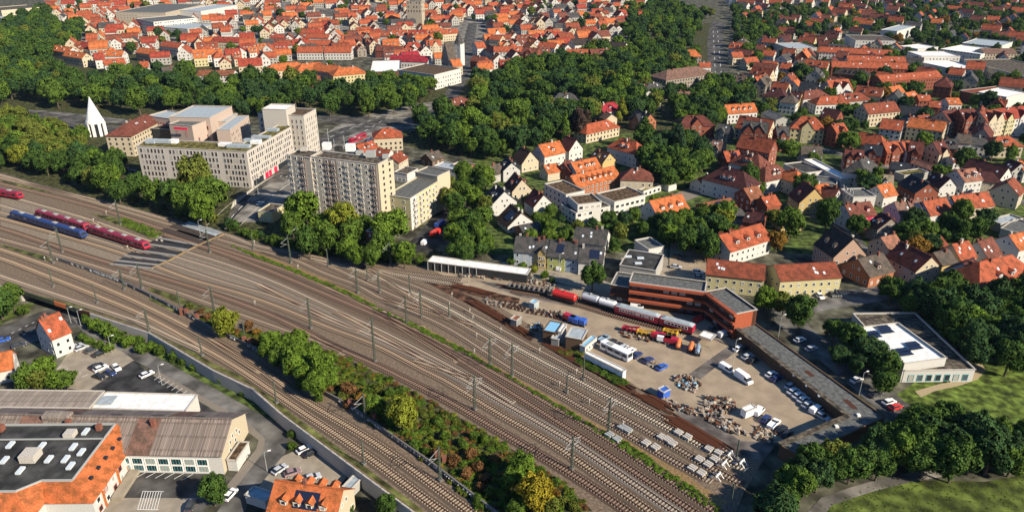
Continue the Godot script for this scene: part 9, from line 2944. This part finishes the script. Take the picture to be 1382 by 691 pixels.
func signal_post(x: float, z: float, label: String):
	var o := thing("signal_post", label, "signal", "small signals of the yard", Vector3(x, 0, z), 0.6)
	var st := begin()
	bar(st, Vector3(0, 0, 0), Vector3(0, 1.6, 0), 0.12, 0.12)
	put("post", st, "steel_grey", o)
	st = begin()
	box(st, Vector3(0, 1.6, 0.1), Vector3(0.45, 0.7, 0.2))
	put("signal_plate", st, "concrete", o)
	st = begin()
	tube(st, Vector3(-0.12, 1.75, 0.2), Vector3(-0.12, 1.75, 0.24), 0.1, 0.1, 8)
	tube(st, Vector3(0.14, 1.45, 0.2), Vector3(0.14, 1.45, 0.24), 0.1, 0.1, 8)
	put("signal_lens", st, "glass", o)

# ---------------------------------------------------------------- what the repeated things are called
func where(code: String) -> String:
	var side: String = {"r": "right of ", "l": "left of ", "f": "in front of ", "b": "behind ", "s": "beside "}[code[0]]
	return side + LANDMARKS[int(code.substr(1))]
func fit(s: String) -> String:
	var w := s.split(" ", false)
	if w.size() > 16:
		var keep := PackedStringArray()
		for q in w:
			if q != "the" and q != "with": keep.append(q)
		w = keep
	return " ".join(w.slice(0, 16))
func hs(x: float, z: float, deg: float, l: float, w: float, eave: float, rise: float, k: String, roof: String, wall: String, flags: String, at: String, which := ""):
	var kind := "hip" if k == "h" else "gable"
	var extra := ""
	if "x" in flags: extra = " with cross gable"
	elif "s1" in flags: extra = " with solar panels"
	elif "d" in flags and not "d0" in flags: extra = " with dormers"
	var s := "%s %s%s house, %s tiles%s, %s" % [WALL_NAMES[wall], "long " if l > 30.0 else "", "hip-roofed" if kind == "hip" else "gabled", ROOF_NAMES[roof], extra, where(at)]
	s += order(which)
	var d := Vector2(x, z).length()
	var group := "red-roofed houses of the old town" if d > 560.0 and x < 160.0 else ("houses of the far eastern quarter" if d > 560.0 else ("houses in the gardens north of the depot" if x < 90.0 else "houses of the eastern streets"))
	house(x, z, deg, l, w, eave, rise, kind, roof, wall, flags, fit(s), group)
func ts(x: float, z: float, rad: float, k: String, leaf: String, at: String, which := "", base := 0.0):
	var kind: String = {"b": "broad", "t": "tall", "f": "fir", "u": "bush"}[k]
	var s := "%s %s %s %s" % ["large" if rad > 6.3 else ("small" if rad < 3.4 else "medium"), LEAF_NAMES[leaf], {"b": "round-crowned tree", "t": "tall slim tree", "f": "fir tree", "u": "bush"}[k], where(at)]
	s += order(which)
	var group := "bushes beside the tracks and the low street"
	if k != "u": group = "trees of the park belt" if z < -500.0 else ("trees of the gardens and streets" if z < -270.0 else ("trees around the depot and the meadow" if x > 60.0 else "trees along the tracks"))
	tree(x, z, rad, kind, leaf, fit(s), group, base)
func ab(called: String, m: String, ax_: float, ay: float, az: float, bx: float, by: float, bz: float, w: float, h: float, o: Node3D):
	var st := begin()
	bar(st, Vector3(ax_, ay, az), Vector3(bx, by, bz), w, h)
	put(called, st, m, o)
func ax(called: String, m: String, x: float, y: float, z: float, sx: float, sy: float, sz: float, turn: float, o: Node3D):
	var st := begin()
	box(st, Vector3(x, y, z), Vector3(sx, sy, sz), Basis(Vector3.UP, turn))
	put(called, st, m, o)
func bay_lines(a: Vector2, b: Vector2, along: Vector2, n: int, w: float, y: float):
	var st := begin()
	for k in n:
		var c := a.lerp(b, float(k) / maxf(n - 1, 1))
		strip(st, PackedVector2Array([c, c + along]), w, y)
	put(numbered("bay_lines"), st, "marking").set_meta("kind", "structure")
func order(s: String) -> String:
	if not s: return ""
	var k := int(s.get_slice("/", 0))
	var n := int(s.get_slice("/", 1))
	var words := ["second", "third", "fourth", "fifth", "sixth", "seventh", "eighth", "ninth", "tenth", "eleventh", "twelfth"]
	if n == 2: return ", left one" if k == 1 else ", right one"
	if k == 1: return ", leftmost of %d" % n
	if k == n: return ", rightmost of %d" % n
	return ", %s from left" % words[k - 2] if k <= 12 else ", %s from right" % words[mini(n - k - 1, 10)]
